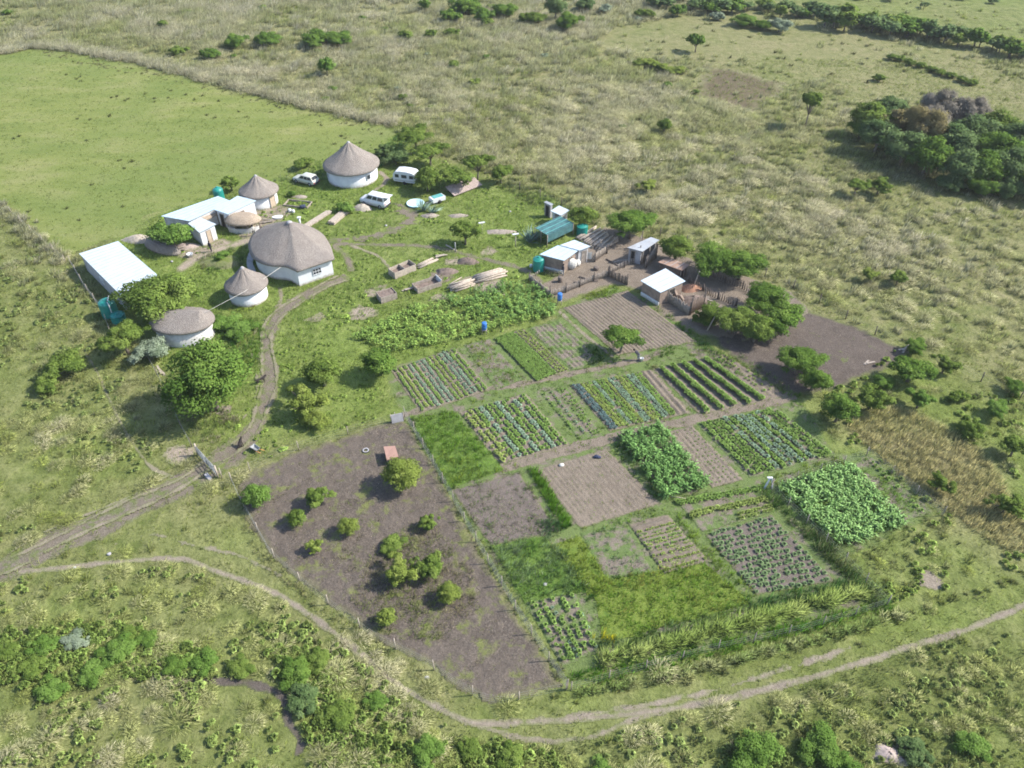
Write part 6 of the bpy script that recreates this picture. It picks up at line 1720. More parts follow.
# sloping reddish sheets under the row of trees
c, h, L = between((450, 195), (478, 184)); o = thing('sheet_roof', 'reddish corrugated sheets sloping on the ground under the row of trees', 'sheet roof', c, h)
mb = MB(); n = 40; A_ = [(-L / 2 + L * i / n, -1.1, .25 + .05 * (i % 2)) for i in range(n + 1)]; B_ = [(x, 1.1, .95 + .05 * (i % 2)) for i, (x, _, z_) in enumerate(A_)]
k = n + 1; vs = A_ + B_; vs2 = [(x, y, z - .04) for x, y, z in vs]; fs = [(i, i + 1, k + i + 1, k + i) for i in range(n)]
mb.add(vs + vs2, fs + [tuple(2 * k + j for j in f[::-1]) for f in fs]); part(mb, 'sheet', 'stone', o)
for x in (-L / 2 + .3, 0, L / 2 - .3): mb = MB(); mb.tube([(x, 1.0, 0), (x, 1.0, .9)], .06, 6); part(mb, 'post', 'wood', o)
# pale sheet, teal topped box
o = thing('plastic_pool', 'pale blue shallow plastic tub lying on the lawn right of the white minibus style car', 'tub', P(415.5, 204.5))
mb = MB(); mb.lathe([(0.02, .06), (1.1, .06), (1.25, .3), (1.35, .3), (1.2, 0), (.02, 0)], n=26); part(mb, 'tub', 'paleblue', o)
c, h, L = between((431, 204), (444, 200)); o = thing('white_trailer', 'white box trailer with a teal top on the lawn behind the agaves', 'trailer', c, h)
mb = MB(); mb.box((0, 0, .62), (2.2, 1.3, .55)); part(mb, 'box', 'white', o)
mb = MB(); mb.box((.1, .1, .925), (1.7, .95, .05)); part(mb, 'cover', 'teal_sheet', o)
for s in (-1, 1): mb = MB(); mb.tube([(0, s * .5, .3), (0, s * .68, .3)], .3, 14); part(mb, 'wheel', 'rubber', o)
mb = MB(); mb.bar((-1.1, 0, .45), (-2.1, 0, .4), .07, .07); part(mb, 'drawbar', 'steel', o)
# white bath in the yard, bucket, posts
o = thing('bath_tub', 'white tub lying in the yard behind the large thatched house', 'tub', P(278, 219), R(20)); mb = MB()
mb.loft([[(rx * math.cos(a) * s_, ry * math.sin(a) * s_, z) for a in np.linspace(0, 6.283, 20, endpoint=False)] for rx, ry, s_, z in ((.8, .36, .75, 0), (.8, .36, 1, .45), (.8, .36, .9, .45), (.8, .36, .65, .1))], True, True); part(mb, 'tub', 'white', o)
o = thing('bucket', 'white bucket beside the scrap heap in front of the small white shed', 'bucket', P(190.5, 257)); mb = MB(); mb.lathe([(.3, 0), (.42, .5), (.45, .52), (.38, .5), (.28, .06)], n=18, cap0=True, cap1=True); part(mb, 'bucket', 'white', o)
mb = MB(); mb.tube([(-.42, 0, .5), (-.3, 0, .72), (0, 0, .8), (.3, 0, .72), (.42, 0, .5)], .015, 5); part(mb, 'handle', 'steel', o)
def tpost(px, py, h, label, arm=.5):
    o = thing('bird_perch', label, 'post', P(px, py)); mb = MB(); mb.tube([(0, 0, 0), (.02, 0, h)], [.07, .055], 8); part(mb, 'post', 'wood_pale', o)
    mb = MB(); mb.box((0, 0, h + .03), (arm * 1.8, .3, .06), .3); part(mb, 'top_board', 'white', o)
tpost(482, 233.5, 1.7, 'pale post with a cross board on the lawn right of the lone tree')
tpost(515.5, 247, 2.0, 'pale post with a cross board near the large agave')
o = thing('fence_post', 'bluish post standing in the shade of the lone lawn tree', 'post', P(455.5, 252)); mb = MB(); mb.tube([(0, 0, 0), (0, 0, 1.5)], .08, 8); part(mb, 'post', 'steel', o)
mb = MB(); mb.bar((.1, .3, .05), (-1.4, 1.5, .25), .22, .05); part(mb, 'board', 'wood_pale', o)
o = thing('white_post', 'short white post by the long plank stacks', 'post', P(300.5, 226)); mb = MB(); mb.tube([(0, 0, 0), (0, 0, 1.3)], .16, 8); part(mb, 'post', 'white', o); mb = MB(); mb.box((0, 0, 1.36), (.5, .5, .12)); part(mb, 'cap', 'white', o)
# white A-frame stand at the garden corner
o = thing('tap_stand', 'white A-shaped stand at the corner of the right maize bed', 'stand', P(768, 488))
for s in (-1, 1): mb = MB(); mb.bar((s * .38, -.1, 0), (s * .08, 0, 1.4), .13, .13); part(mb, 'leg', 'white', o)
mb = MB(); mb.box((-.1, 0, 1.43), (.5, .2, .06)); part(mb, 'top_board', 'white', o)
# bags, stones in the beds
o = thing('cloth_bag', 'dark blue bag lying at the upper edge of the large bare bed', 'bag', P(597, 458)); mb = MB(); mb.blob((0, 0, .16), (.4, .22, .18), 4, .25); part(mb, 'bag', 'navy', o)
o = thing('white_sack', 'small white sack at the upper left corner of the large bare bed', 'sack', P(561.5, 466)); mb = MB(); mb.blob((0, 0, .14), (.28, .2, .17), 5, .15); part(mb, 'sack', 'tarp', o)
o = thing('stick', 'pale stick lying below the tall maize block', 'stick', P(678, 498)); mb = MB(); mb.tube([(-.6, .1, .05), (0, 0, .09), (.7, -.1, .05)], .045, 6); part(mb, 'stick', 'wood_pale', o)
# tyre and pale panel in the paddock
o = thing('old_tyre', 'old white-walled tyre lying in the paddock left of the red roofed hutch', 'tyre', P(366, 451.5)); o.scale = (.85, .85, .85); mb = MB(); mb.lathe([(.22, .03), (.38, 0), (.44, .12), (.38, .24), (.22, .22), (.2, .12), (.22, .03)], n=22); part(mb, 'tread', 'rubber', o)
mb = MB(); mb.lathe([(.24, .235), (.36, .262), (.38, .25)], n=22); part(mb, 'sidewall', 'wall_grey', o)
o = thing('gate_panel', 'pale grey sheet panel leaning at the top corner of the paddock fence', 'panel', P(398, 423), R(18)); mb = MB(); mb.hex([(-.6, -.02, .1), (.6, -.02, .1), (.6, .03, .1), (-.6, .03, .1), (-.6, .18, 1.1), (.6, .18, 1.1), (.6, .23, 1.1), (-.6, .23, 1.1)]); part(mb, 'panel', 'wall_grey', o)
for s in (-1, 1): mb = MB(); mb.tube([(s * .66, .2, 0), (s * .66, .2, 1.2)], .05, 6); part(mb, 'post', 'wood', o)
# wheelbarrow on the track
o = thing('wheelbarrow', 'grey wheelbarrow with an orange handle at the edge of the track near the gate', 'wheelbarrow', P(256, 450.5), R(-35)); o.scale = (.78, .78, .78); mb = MB()
mb.loft([[(-.4, -.25, .3), (.45, -.2, .3), (.45, .2, .3), (-.4, .25, .3)], [(-.6, -.38, .62), (.65, -.32, .6), (.65, .32, .6), (-.6, .38, .62)], [(-.55, -.34, .62), (.6, -.28, .6), (.6, .28, .6), (-.55, .34, .62)], [(-.37, -.22, .34), (.42, -.17, .34), (.42, .17, .34), (-.37, .22, .34)]], True, True, False); part(mb, 'tray', 'steel', o)
for s in (-1, 1): mb = MB(); mb.tube([(-.6, s * .12, .2), (.4, s * .25, .28), (1.35, s * .3, .55)], .045, 7); part(mb, 'handle', 'orange', o)
mb = MB(); mb.tube([(-.72, -.05, .2), (-.72, .05, .2)], .2, 14); part(mb, 'wheel', 'rubber', o)
for s in (-1, 1): mb = MB(); mb.tube([(.35, s * .22, .3), (.42, s * .24, 0)], .025, 6); part(mb, 'leg', 'steel', o)
# white tarpaulin and white drum in the animal yard
o = thing('tarpaulin', 'bulging white tarpaulin in front of the mud walled shed', 'tarpaulin', P(569.5, 268)); mb = MB()
mb.blob((0, 0, .75), (.95, .7, .85), 8, .14, 16); mb.blob((1.0, .7, .4), (.6, .5, .5), 9, .14, 14); part(mb, 'sheet', 'tarp', o)
o = thing('cloth_sheet', 'white cloth hanging on a line right of the white roofed shed half', 'cloth', P(585.5, 262)); mb = MB()
g = [[(-.8 + 1.6 * i / 10, .10 * math.sin(i * 1.3), 1.5 - 1.0 * j / 5) for j in range(6)] for i in range(11)]; vs = [v for r_ in g for v in r_]; fs = [(i * 6 + j, (i + 1) * 6 + j, (i + 1) * 6 + j + 1, i * 6 + j + 1) for i in range(10) for j in range(5)]
mb.add(vs + [(x, y + .02, z) for x, y, z in vs], fs + [tuple(66 + k_ for k_ in f[::-1]) for f in fs], True); part(mb, 'cloth', 'tarp', o)
for x in (-.9, .9): mb = MB(); mb.tube([(x, 0, 0), (x, 0, 1.6)], .04, 6); part(mb, 'pole', 'wood', o)
mb = MB(); mb.tube([(-.9, 0, 1.52), (.9, 0, 1.52)], .012, 5); part(mb, 'line', 'steel', o)
# stacked poles beside the yard: leaning rows of pale logs
q = random.Random(8)
for i in range(7):
    t = i / 6; a = (577 + 22 * t, 240.5 + 12 * t); b = (596 + 22 * t, 228 + 12 * t)
    logs(a, b, .6, 3, .13, ['pale log row farthest back in the pole stack beside the animal yard', 'second pale log row from the back of the pole stack', 'third pale log row from the back of the pole stack',
        'middle pale log row of the pole stack beside the animal yard', 'third pale log row from the front of the pole stack', 'second pale log row from the front of the pole stack', 'pale log row nearest the bare yard in the pole stack'][i], layers=2, seed=20 + i, group='log rows of the pole stack')
# scrap in the yard
for i, (x, y, l, a) in enumerate(((612, 263, 2.2, -50), (584, 279, 1.4, -30), (577, 283, 1.0, 10))):
    o = thing('log', ['dark log lying in the middle of the bare yard', 'dark log lying near the front wall of the yard', 'short log near the front wall of the yard'][i], 'log', P(x, y), R(a)); mb = MB(); mb.tube([(-l / 2, 0, .11), (0, .03, .13), (l / 2, 0, .11)], .11, 8); part(mb, 'log', 'wood_dark', o)
# wooden walls round the brushwood
def palisade(pxs, h, label, mat='wood', gap=.16, r=.07, name='pole_fence', cat='fence', var=.15, seed=0, post=None):
    ln = PP(pxs); o = thing(name, label, cat, (ln[0][0], ln[0][1], 0)); q = random.Random(seed)
    seg = np.hypot(*np.diff(ln, axis=0).T); cum = np.concatenate([[0], np.cumsum(seg)])
    n = int(cum[-1] / gap); mb = MB()
    for i in range(n + 1):
        s = cum[-1] * i / n; x, y = np.interp(s, cum, ln[:, 0]) - ln[0][0], np.interp(s, cum, ln[:, 1]) - ln[0][1]; hh = h * (1 + q.uniform(-var, var))
        mb.tube([(x, y, -.05), (x + q.uniform(-.04, .04), y + q.uniform(-.04, .04), hh)], [r, r * .8], 5)
    part(mb, 'paling', mat, o)
    m = max(1, int(cum[-1] / 2.2))
    for i in range(m + 1):
        s = cum[-1] * i / m; x, y = np.interp(s, cum, ln[:, 0]) - ln[0][0], np.interp(s, cum, ln[:, 1]) - ln[0][1]
        pm = MB(); pm.tube([(x + .12, y - .08, -.05), (x + .12, y - .08, (post or h * 1.35) * q.uniform(.85, 1.1))], [.085, .07], 7); part(pm, 'post', 'wood_dark', o)
    return o
palisade([(529, 280), (549, 296.5)], .95, 'brown pole wall on the left side of the bare yard', 'wood', seed=1)
palisade([(549, 297), (567, 292), (587, 283.5), (607, 276.5)], .9, 'brown pole wall along the front of the bare yard', 'wood', seed=2, post=1.7)
palisade([(608, 276.5), (626, 285)], 1.2, 'dark pole wall beside the bright green weed patch', 'wood_dark', seed=3)
palisade([(609, 274), (624, 267), (638, 261)], .8, 'pale pole rail below the weathered grey shed', 'wood_pale', gap=.3, seed=4)
palisade([(530, 279), (545, 270), (557, 264.5)], .5, 'pale pole rail in front of the green tank of the yard', 'wood_pale', gap=.35, seed=5)
palisade([(594, 262), (606, 253.5)], 1.2, 'pale pole wall at the foot of the pole stack', 'wood_pale', seed=6)
palisade([(638, 262), (640, 248)], 1.9, 'tall grey pole wall left of the grey shed corner', 'wood', seed=7)
palisade([(645, 268), (655, 258)], 1.6, 'grey pole wall between the grey shed and the brick shed', 'wood', seed=8)
palisade([(661, 297), (676, 307), (688, 315)], 1.3, 'overgrown plank wall below the brick walled shed', 'wood', gap=.13, seed=9)
palisade([(689, 315), (702, 308)], 1.9, 'tall reddish plank wall end beside the thicket', 'wall_brown', gap=.13, seed=10)
palisade([(688, 282), (712, 297), (735, 306)], .9, 'dark pole fence from the orange rubble to the thicket', 'wood_dark', gap=.3, seed=11)
palisade([(706, 274), (740, 288), (757, 298)], .9, 'dark pole fence under the broad dark trees', 'wood_dark', gap=.35, seed=12)
for i, (x, y, h, a) in enumerate(((693, 288, 2.4, .5), (750, 303, 2.0, -.6), (707, 331, 2.2, .7))):
    o = thing('leaning_pole', ['pale pole leaning over the orange brick rubble', 'pale pole leaning at the upper left of the thicket', 'pale pole leaning at the lower left of the thicket'][i], 'pole', P(x, y)); mb = MB(); mb.tube([(0, 0, 0), (a * .5, .1, h * .5), (a, .15, h)], [.1, .08, .06], 7); part(mb, 'pole', 'wood_pale', o)
# the terrace wall of brushwood under the shed
o = thing('brick_wall', 'ruined mud brick wall between the brick shed and the orange rubble', 'wall', P(672, 290)); mb = MB()
a, b = P(663, 294) - P(672, 290), P(683, 304) - P(672, 290); d = (b - a).normalized(); nn_ = Vector((-d.y, d.x, 0)); L = (b - a).length; top = [1.5, 1.7, 1.2, 1.6, .9, 1.1, .7]
for i in range(6):
    p0, p1 = a + d * L * i / 6, a + d * (L * (i + 1) / 6 - .004); t_ = nn_ * .15
    mb.hex([p0 - t_, p1 - t_, p1 + t_, p0 + t_, *[v + Vector((0, 0, z_)) for v, z_ in ((p0 - t_, top[i]), (p1 - t_, top[i + 1]), (p1 + t_, top[i + 1]), (p0 + t_, top[i]))]])
part(mb, 'wall', 'wall_brown', o)

# ---------------------------------------------------------------- the field gate on the track
ga, gb = P(199, 456), P(217.5, 476.5); c = (ga + gb) / 2; h = math.atan2((gb - ga).y, (gb - ga).x); L = (gb - ga).length
o = thing('farm_gate', 'grey steel field gate standing closed across the dirt track', 'gate', c, h)
for i, (x0, x1) in enumerate(((-L / 2, -.05), (.05, L / 2))):
    mb = MB()
    for z in (.2, .55, .9, 1.3): mb.tube([(x0, 0, z), (x1, 0, z)], .04, 7)
    for x in (x0 + .02, (x0 + x1) / 2, x1 - .02): mb.tube([(x, 0, .18), (x, 0, 1.32)], .04, 7)
    mb.tube([(x0, .01, .2), (x1, .01, 1.3)] if i else [(x1, .01, .2), (x0, .01, 1.3)], .032, 7)
    lf = part(mb, 'gate_leaf', 'steel', o)
    w_ = MB(); n = int((x1 - x0) / .16)
    for k in range(1, n): w_.tube([(x0 + (x1 - x0) * k / n, 0, .2), (x0 + (x1 - x0) * k / n, 0, 1.3)], .012, 4, False)
    part(w_, 'wire_mesh', 'steel', lf)
for x in (-L / 2 - .14, L / 2 + .14): mb = MB(); mb.tube([(x, 0, -.1), (x, 0, 1.6)], .09, 9); part(mb, 'post', 'wood_pale', o)
mb = MB(); mb.box((L / 2 - .5, -.7, .1), (.9, .35, .2)); part(mb, 'step', 'wall_grey', o)

# ---------------------------------------------------------------- wire fences
def wire_fence(pxs, h, label, gap=3.0, post='wood', mesh=.22, pr=.05, wr=.005, name='wire_fence'):
    ln = PP(pxs); org = ln[0]; o = thing(name, label, 'fence', (org[0], org[1], 0)); ln = ln - org
    seg = np.hypot(*np.diff(ln, axis=0).T); cum = np.concatenate([[0], np.cumsum(seg)])
    at = lambda s: (np.interp(s, cum, ln[:, 0]), np.interp(s, cum, ln[:, 1]))
    n = max(1, min(95, int(round(cum[-1] / gap)))); q = random.Random(len(pxs) * 7 + n)
    for i in range(n + 1):
        x, y = at(cum[-1] * i / n); pm = MB(); pm.tube([(x, y, -.05), (x + q.uniform(-.05, .05), y + q.uniform(-.05, .05), h * q.uniform(1.0, 1.15))], [pr, pr * .8], 6); part(pm, 'post', post, o)
    wm = MB(); pts = [at(s) for s in sorted(set(list(np.linspace(0, cum[-1], n + 1)) + list(cum)))]
    for z in np.arange(.12, h, .2 if mesh else .3): wm.tube([(x, y, z) for x, y in pts], wr, 4, False)
    if mesh:
        for s in np.arange(0, cum[-1], mesh): x, y = at(s); wm.tube([(x, y, .1), (x, y, h - .05)], wr * .8, 3, False)
    part(wm, 'wire', 'steel', o)
wire_fence([(405, 417), (430, 460), (455, 505), (482, 553), (515, 610), (567, 689)], 1.35, 'wire mesh fence between the trampled paddock and the garden', 2.6, mesh=.30, wr=.0045)
wire_fence([(396, 421), (340, 437), (280, 456), (250, 471)], 1.2, 'wire fence along the upper side of the trampled paddock', 4.5, mesh=0)
wire_fence([(232, 482), (240, 500), (272, 556), (312, 592), (372, 637), (425, 664), (478, 699), (500, 704), (566, 690)], 1.25, 'wire fence along the lower left side of the trampled paddock', 3.6, 'wood_pale', mesh=0)
wire_fence([(770, 490), (830, 548), (886, 606)], 1.3, 'mesh fence on the right side of the lower garden, with a hedge', 2.6, mesh=0)
wire_fence([(886, 606), (800, 632), (700, 654), (571, 690)], 1.2, 'wire fence along the lower edge of the garden', 3.0, mesh=0)
wire_fence([(866, 456), (905, 486), (942, 516)], 1.2, 'mesh fence right of the narrow weedy bed', 2.6, mesh=.25, wr=.006)
wire_fence([(772, 488), (820, 472), (866, 456)], 1.1, 'fence above the right maize bed', 3.0, mesh=0)
wire_fence([(500, 182), (560, 205), (620, 224), (700, 248), (800, 292), (860, 328), (905, 350), (960, 372), (1060, 418)], 1.25, 'long wire fence between the farm and the tussock veld', 4.0, 'wood_dark', mesh=0, pr=.07)
wire_fence([(72, 266), (86, 290), (104, 314), (112, 336)], 1.4, 'mesh fence left of the long white roofed shed', 3.0, 'wood', mesh=.4)
wire_fence([(150, 362), (168, 395), (180, 425), (192, 447)], 1.3, 'overgrown fence from the large tree down to the gate', 3.0, 'wood_dark', mesh=0)
wire_fence([(222, 478), (232, 482)], 1.3, 'short fence joining the field gate to the paddock', 1.5, 'wood_pale', mesh=0)
wire_fence([(-20, 190), (4, 207), (30, 231), (66, 263)], 1.2, 'wire fence at the lower left edge of the pasture', 4.0, 'wood', mesh=0)
# wire running from the oval hut to the large house
o = thing('wire_line', 'pale overhead line from the oval hut to the large thatched house', 'line', (0, 0, 0))
a, b = P(204, 313, 3.2), P(281, 267, 2.4); mb = MB(); mb.tube([a, (a + b) / 2 - Vector((0, 0, .35)), b], .022, 5); part(mb, 'cable', 'tarp', o)

# ---------------------------------------------------------------- odds and ends of the yard
c, h, L = between((286, 203.5), (310, 206)); o = thing('timber_box', 'old rectangular timber frame lying in front of the cream station wagon', 'timber box', c, h)
for y in (-.9, .9): mb = MB(); mb.box((0, y, .15), (L, .1, .3)); part(mb, 'side_board', 'wood', o)
for x in (-L / 2 + .05, L / 2 - .05): mb = MB(); mb.box((x, 0, .14), (.1, 1.69, .28)); part(mb, 'end_board', 'wood', o)
def drum(px, py, mat, label, r=.29, h=.85, lying=False, rz=0.0):
    o = thing('drum', label, 'drum', P(px, py), rz); mb = MB(); prof = [(r * .9, 0), (r, .03), (r, h * .32), (r * 1.05, h * .34), (r, h * .36), (r, h * .64), (r * 1.05, h * .66), (r, h * .68), (r, h - .03), (r * .9, h)]
    mb.lathe(prof, n=18, cap0=True, cap1=True)
    if lying: mb.v = [(z - h / 2, y, x + r * 1.05) for x, y, z in mb.v]
    part(mb, 'drum', mat, o)
drum(303, 208.5, 'navy', 'dark blue drum lying beside the old rectangular timber frame', lying=True, rz=.4)
drum(290, 212, 'white', 'left of two small white drums near the old timber frame', .24, .5)
drum(293.5, 212.5, 'white', 'right of two small white drums near the old timber frame', .22, .42)
drum(560, 282, 'wood_dark', 'dark drum standing by the left pole wall of the bare yard', .3, .8)
drum(596, 270, 'wood_dark', 'dark low drum standing in the middle of the bare yard', .35, .5)
drum(531, 267, 'white', 'small white drum left of the green tank of the bare yard', .2, .4)
def slabs(px, py, n, mat, label, L=1.6, rz=0.0, seed=0):
    o = thing('board_pile', label, 'boards', P(px, py), rz); q = random.Random(seed)
    for i in range(n): mb = MB(); mb.box((q.uniform(-.3, .3), q.uniform(-.3, .3), .05 + .07 * i), (L * q.uniform(.7, 1.1), .22, .055), q.uniform(-.4, .4)); part(mb, 'board', mat, o)
slabs(268, 222, 5, 'wood', 'loose boards lying in the yard left of the white tub', 1.8, .3, 1)
slabs(262, 229, 4, 'wood_dark', 'dark boards near the right end of the low thatched shelter', 1.4, -.4, 2)
slabs(177, 251, 5, 'wood', 'loose boards lying against the scrap heap by the bright tree', 2.2, .2, 3)
slabs(398, 271, 3, 'wood_pale', 'few short boards beside the open timber box', 1.2, .5, 4)
slabs(440, 257, 4, 'wood_pale', 'few pale boards at the end of the bed of poles', 1.5, .4, 5)
slabs(410, 290, 4, 'wood', 'grey boards beside the timber trough', 1.7, .3, 6)
slabs(499, 294, 4, 'wood_pale', 'short pale boards below the longest log pile', 1.6, .35, 7)
slabs(593, 281, 4, 'wood_dark', 'dark boards by the front wall of the bare yard', 1.5, .2, 8)
slabs(622, 262, 4, 'wood', 'grey boards leaning low left of the weathered grey shed', 1.6, .4, 9)
slabs(702, 300, 6, 'wood', 'grey boards between the orange rubble and the thicket', 2.0, -.3, 10)
slabs(160, 373, 4, 'wood', 'weathered boards under the large dense tree on its left side', 1.8, -.6, 11)
slabs(906, 349, 3, 'wood_pale', 'pale boards at the right tip of the dark trampled paddock', 2.0, .6, 12)
slabs(868, 363, 3, 'wood', 'grey boards at the lower edge of the dark trampled paddock', 1.2, .5, 13)
for i, (x, y, r, l) in enumerate(((109.5, 554.5, .3, 'pale stone in the short grass between the track and the footpath'), (75, 568, .22, 'pale stone beside the left end of the footpath'), (427, 678, .28, 'pale stone by the lower left fence of the paddock'),
    (545, 585, .3, 'pale stone in the grassy lower left bed'), (510, 212, .3, 'white stone on the lawn left of the narrow outhouse'), (386, 226, .3, 'pale stone on the worn lawn below the white minibus style car'), (172, 262, .3, 'pale stone on the yard path'), (300, 402, .25, 'pale stone in the shade by the track'))):
    mb = MB(); r *= .7; mb.blob((0, 0, r * .45), (r, r * .75, r * .55), 30 + i, .18); o = mb.build('stone', M['wall_grey'], None, P(x, y)); tag(o, l, 'stone')

# ---------------------------------------------------------------- people and animals
def skinned(name, verts, edges, radii, mats, fn, parent):
    me = bpy.data.meshes.new(name); me.from_pydata(verts, edges, []); ob = link(name, me)
    sk = ob.modifiers.new('s', 'SKIN'); sv = me.skin_vertices[0].data
    for i, r in enumerate(radii): sv[i].radius = (r, r); sv[i].use_root = (i == 0)
    sb = ob.modifiers.new('b', 'SUBSURF'); sb.levels = sb.render_levels = 1
    dg = bpy.context.evaluated_depsgraph_get(); ev = ob.evaluated_get(dg); m2 = bpy.data.meshes.new_from_object(ev)
    bpy.data.objects.remove(ob); bpy.data.meshes.remove(me)
    m2.materials.clear()
    for m in mats: m2.materials.append(M[m])
    for p_ in m2.polygons: p_.material_index = fn(p_.center); p_.use_smooth = True
    o2 = link(name, m2, parent); KIDS.setdefault(parent.name, []).append(o2); return o2
def person(px, py, rz, label, top, legs, bend=0.0, h=1.7):
    o = thing('person', label, 'person', P(px, py), rz); k = h / 1.7
    cb, sb_ = math.cos(bend), math.sin(bend)
    def U(x, y, z):      # upper body leans forward (+x) about the hip
        z0 = .92; return ((x * cb + (z - z0) * sb_) * k, y * k, (z0 + (z - z0) * cb - x * sb_) * k)
    V = [U(0, 0, .95), U(.01, 0, 1.15), U(0, 0, 1.36), U(.01, 0, 1.47), U(.02, 0, 1.55), U(.03, 0, 1.64), U(.02, 0, 1.70),
         U(0, .19, 1.38), U(.03, .25, 1.12), U(.12, .22, .90), U(.15, .21, .82), U(0, -.19, 1.38), U(.05, -.24, 1.12), U(.16, -.2, .92), U(.2, -.19, .84),
         (0, .1 * k, .88 * k), (.03 * k, .11 * k, .48 * k), (-.02 * k, .11 * k, .08 * k), (.13 * k, .12 * k, .04 * k),
         (0, -.1 * k, .88 * k), (-.02 * k, -.11 * k, .48 * k), (-.1 * k, -.11 * k, .08 * k), (.05 * k, -.12 * k, .04 * k)]
    E = [(0, 1), (1, 2), (2, 3), (3, 4), (4, 5), (5, 6), (2, 7), (7, 8), (8, 9), (9, 10), (2, 11), (11, 12), (12, 13), (13, 14), (0, 15), (15, 16), (16, 17), (17, 18), (0, 19), (19, 20), (20, 21), (21, 22)]
    Rr = [.14, .13, .15, .06, .085, .1, .06, .065, .05, .04, .035, .065, .05, .04, .035, .1, .07, .045, .035, .1, .07, .045, .035]
    hd = Vector(V[5]); hands = [Vector(V[10]), Vector(V[14])]; feet = .1 * k; hip = .9 * k
    def fn(c):
        if (c - hd).length < .17 * k or min((c - a_).length for a_ in hands) < .1 * k: return 2
        if c.z < feet: return 3
        if c.z < hip: return 1
        return 0
    skinned('body', V, E, [r * k for r in Rr], [top, legs, 'skin', 'rubber'], fn, o)
    mb = MB(); mb.lathe([(.118 * k, -.03), (.122 * k, .03), (.10 * k, .09), (.05 * k, .125), (.01, .13)], tuple(hd + Vector((-.015, 0, .01))), 14, True, True); part(mb, 'hair', 'hair', o)
    return o
person(211.5, 252, R(-120), 'person in dark clothes standing in front of the small white shed', 'cloth_dark', 'cloth_dark')
person(254.5, 236, R(-60), 'person in pale and dark clothes standing at the low thatched shelter', 'tarp', 'cloth_dark')
person(563, 275.5, R(200), 'person in dark clothes standing beside the white tarpaulin in the yard', 'cloth_dark', 'cloth_blue')
person(638, 360.5, R(150), 'person in dark clothes bending over beside the flat-topped garden tree', 'cloth_dark', 'cloth_blue', 1.0)
o = thing('bucket', 'white bucket beside the bending person in the garden', 'bucket', P(641.5, 361)); mb = MB(); mb.lathe([(.16, 0), (.22, .42), (.24, .43), (.2, .42), (.15, .05)], n=18, cap0=True, cap1=True); part(mb, 'bucket', 'white', o)
mb = MB(); mb.tube([(-.22, 0, .42), (-.1, 0, .58), (.1, 0, .58), (.22, 0, .42)], .012, 5); part(mb, 'handle', 'steel', o)
def dog(px, py, rz, label, sit=False, k=1.0):
    o = thing('dog', label, 'dog', P(px, py), rz)
    if not sit:
        V = [(0, 0, .50), (.22, 0, .50), (.40, 0, .54), (.52, 0, .66), (.63, 0, .70), (.74, 0, .66), (-.22, 0, .52), (-.36, 0, .52), (-.5, 0, .62), (-.6, 0, .7),
             (.34, .09, .40), (.34, .10, .22), (.36, .10, .03), (.34, -.09, .40), (.38, -.10, .22), (.36, -.10, .03),
             (-.30, .09, .40), (-.24, .1, .30), (-.38, .1, .20), (-.34, .1, .03), (-.30, -.09, .40), (-.24, -.1, .30), (-.38, -.1, .20), (-.34, -.1, .03), (.60, .06, .80), (.60, -.06, .80)]
        E = [(0, 1), (1, 2), (2, 3), (3, 4), (4, 5), (0, 6), (6, 7), (7, 8), (8, 9), (2, 10), (10, 11), (11, 12), (2, 13), (13, 14), (14, 15), (7, 16), (16, 17), (17, 18), (18, 19), (7, 20), (20, 21), (21, 22), (22, 23), (4, 24), (4, 25)]
        Rr = [.12, .14, .12, .085, .09, .045, .105, .09, .03, .02, .06, .035, .03, .06, .035, .03, .075, .055, .032, .03, .075, .055, .032, .03, .022, .022]
    else:
        V = [(0, 0, .42), (.12, 0, .55), (.2, 0, .68), (.26, 0, .82), (.34, 0, .86), (.46, 0, .83), (-.12, 0, .26), (-.2, 0, .14), (-.36, 0, .08), (-.5, .05, .1),
             (.2, .09, .5), (.22, .09, .26), (.25, .09, .03), (.2, -.09, .5), (.22, -.09, .26), (.25, -.09, .03), (-.05, .13, .2), (.1, .15, .2), (-.02, .15, .05), (.14, .15, .03), (-.05, -.13, .2), (.1, -.15, .2), (-.02, -.15, .05), (.14, -.15, .03), (.31, .06, .97), (.31, -.06, .97)]
        E = [(0, 1), (1, 2), (2, 3), (3, 4), (4, 5), (0, 6), (6, 7), (7, 8), (8, 9), (1, 10), (10, 11), (11, 12), (1, 13), (13, 14), (14, 15), (6, 16), (16, 17), (17, 18), (18, 19), (6, 20), (20, 21), (21, 22), (22, 23), (4, 24), (4, 25)]
        Rr = [.13, .13, .1, .08, .09, .045, .13, .1, .03, .02, .05, .035, .03, .05, .035, .03, .08, .06, .035, .03, .08, .06, .035, .03, .022, .022]
    skinned('body', [tuple(Vector(v) * k) for v in V], E, [r * k for r in Rr], ['fur'], lambda c: 0, o)
    return o
dog(261, 383, R(35), 'dark dog standing on the dirt track beside the large dense tree', k=1.1)
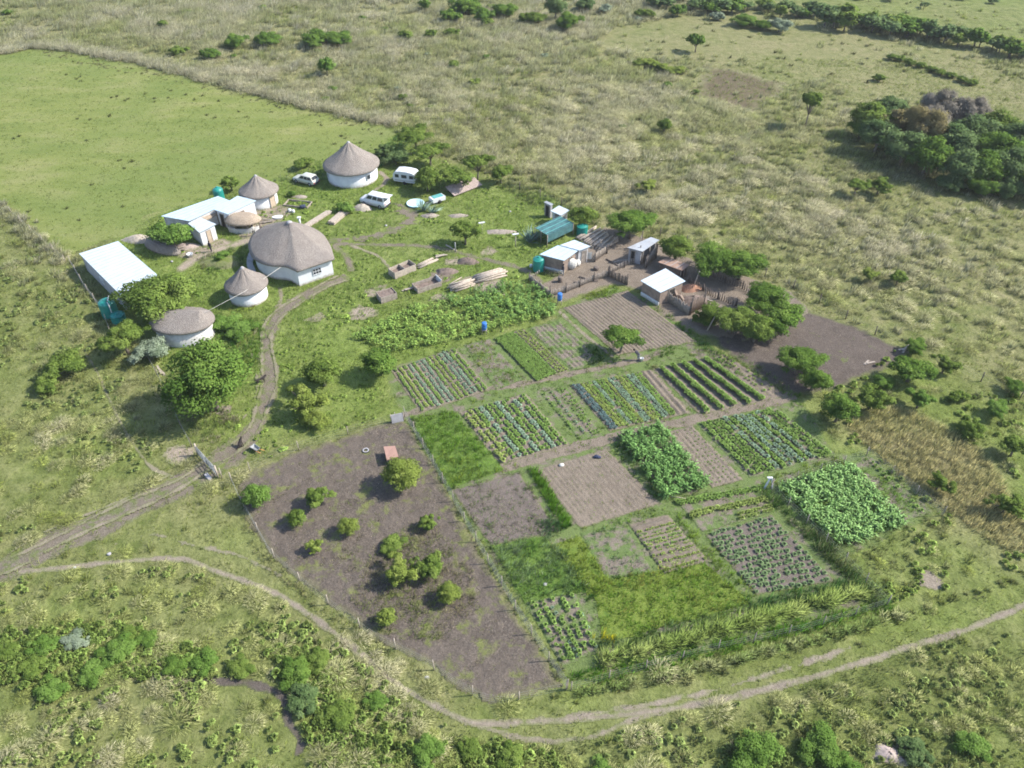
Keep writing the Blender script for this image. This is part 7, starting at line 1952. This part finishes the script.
dog(240.5, 447, R(60), 'dark dog sitting on the dirt track near the field gate', True, 1.2)
# ================================================================== DAYLIGHT
EL, AZX, AZY = R(41), 1.0, .10
tosun = Vector((math.cos(EL) * AZX, math.cos(EL) * AZY, math.sin(EL))).normalized()
sl = bpy.data.lights.new('sun', 'SUN'); sl.energy = 3.9; sl.angle = R(.55); sl.color = (1.0, .945, .85)
so = bpy.data.objects.new('sun', sl); COL.objects.link(so)
so.rotation_euler = tosun.to_track_quat('Z', 'Y').to_euler()
w = bpy.data.worlds.new('World'); scene.world = w; w.use_nodes = True
nt = w.node_tree; nt.nodes.clear()
sky = nt.nodes.new('ShaderNodeTexSky'); sky.sky_type = 'NISHITA'; sky.sun_disc = False
sky.sun_elevation = EL; sky.sun_rotation = math.atan2(tosun.x, tosun.y)
bg = nt.nodes.new('ShaderNodeBackground'); bg.inputs['Strength'].default_value = .14
ow = nt.nodes.new('ShaderNodeOutputWorld')
nt.links.new(sky.outputs[0], bg.inputs[0]); nt.links.new(bg.outputs[0], ow.inputs[0])
vs = scene.view_settings
scene.display_settings.display_device = 'sRGB'
vs.view_transform = 'Standard'; vs.look = 'None'; vs.exposure = 1.18; vs.gamma = 1; vs.use_curve_mapping = False
scene.cycles.max_bounces = 6; scene.cycles.diffuse_bounces = 3; scene.cycles.transparent_max_bounces = 4
scene.render.engine = 'CYCLES'
scene.cycles.use_denoising = True; scene.cycles.denoiser = 'OPENIMAGEDENOISE'; scene.cycles.denoising_input_passes = 'RGB_ALBEDO_NORMAL'

# the air: one even volume round everything
hb = MB(); hb.box((0, 60, 36.5), (3400, 3700, 75))
t = NT('haze_air'); v = t.n('ShaderNodeVolumePrincipled'); v.inputs['Color'].default_value = (.92, .95, 1.0, 1); v.inputs['Density'].default_value = .00014; v.inputs['Anisotropy'].default_value = .2
t.l(v.outputs[0], t.out.inputs['Volume'])
ho = link('haze', hb.mesh('haze', t.m)); tag(ho, kind='stuff')
scene.cycles.volume_bounces = 0
scene.cycles.filter_width = 1.8
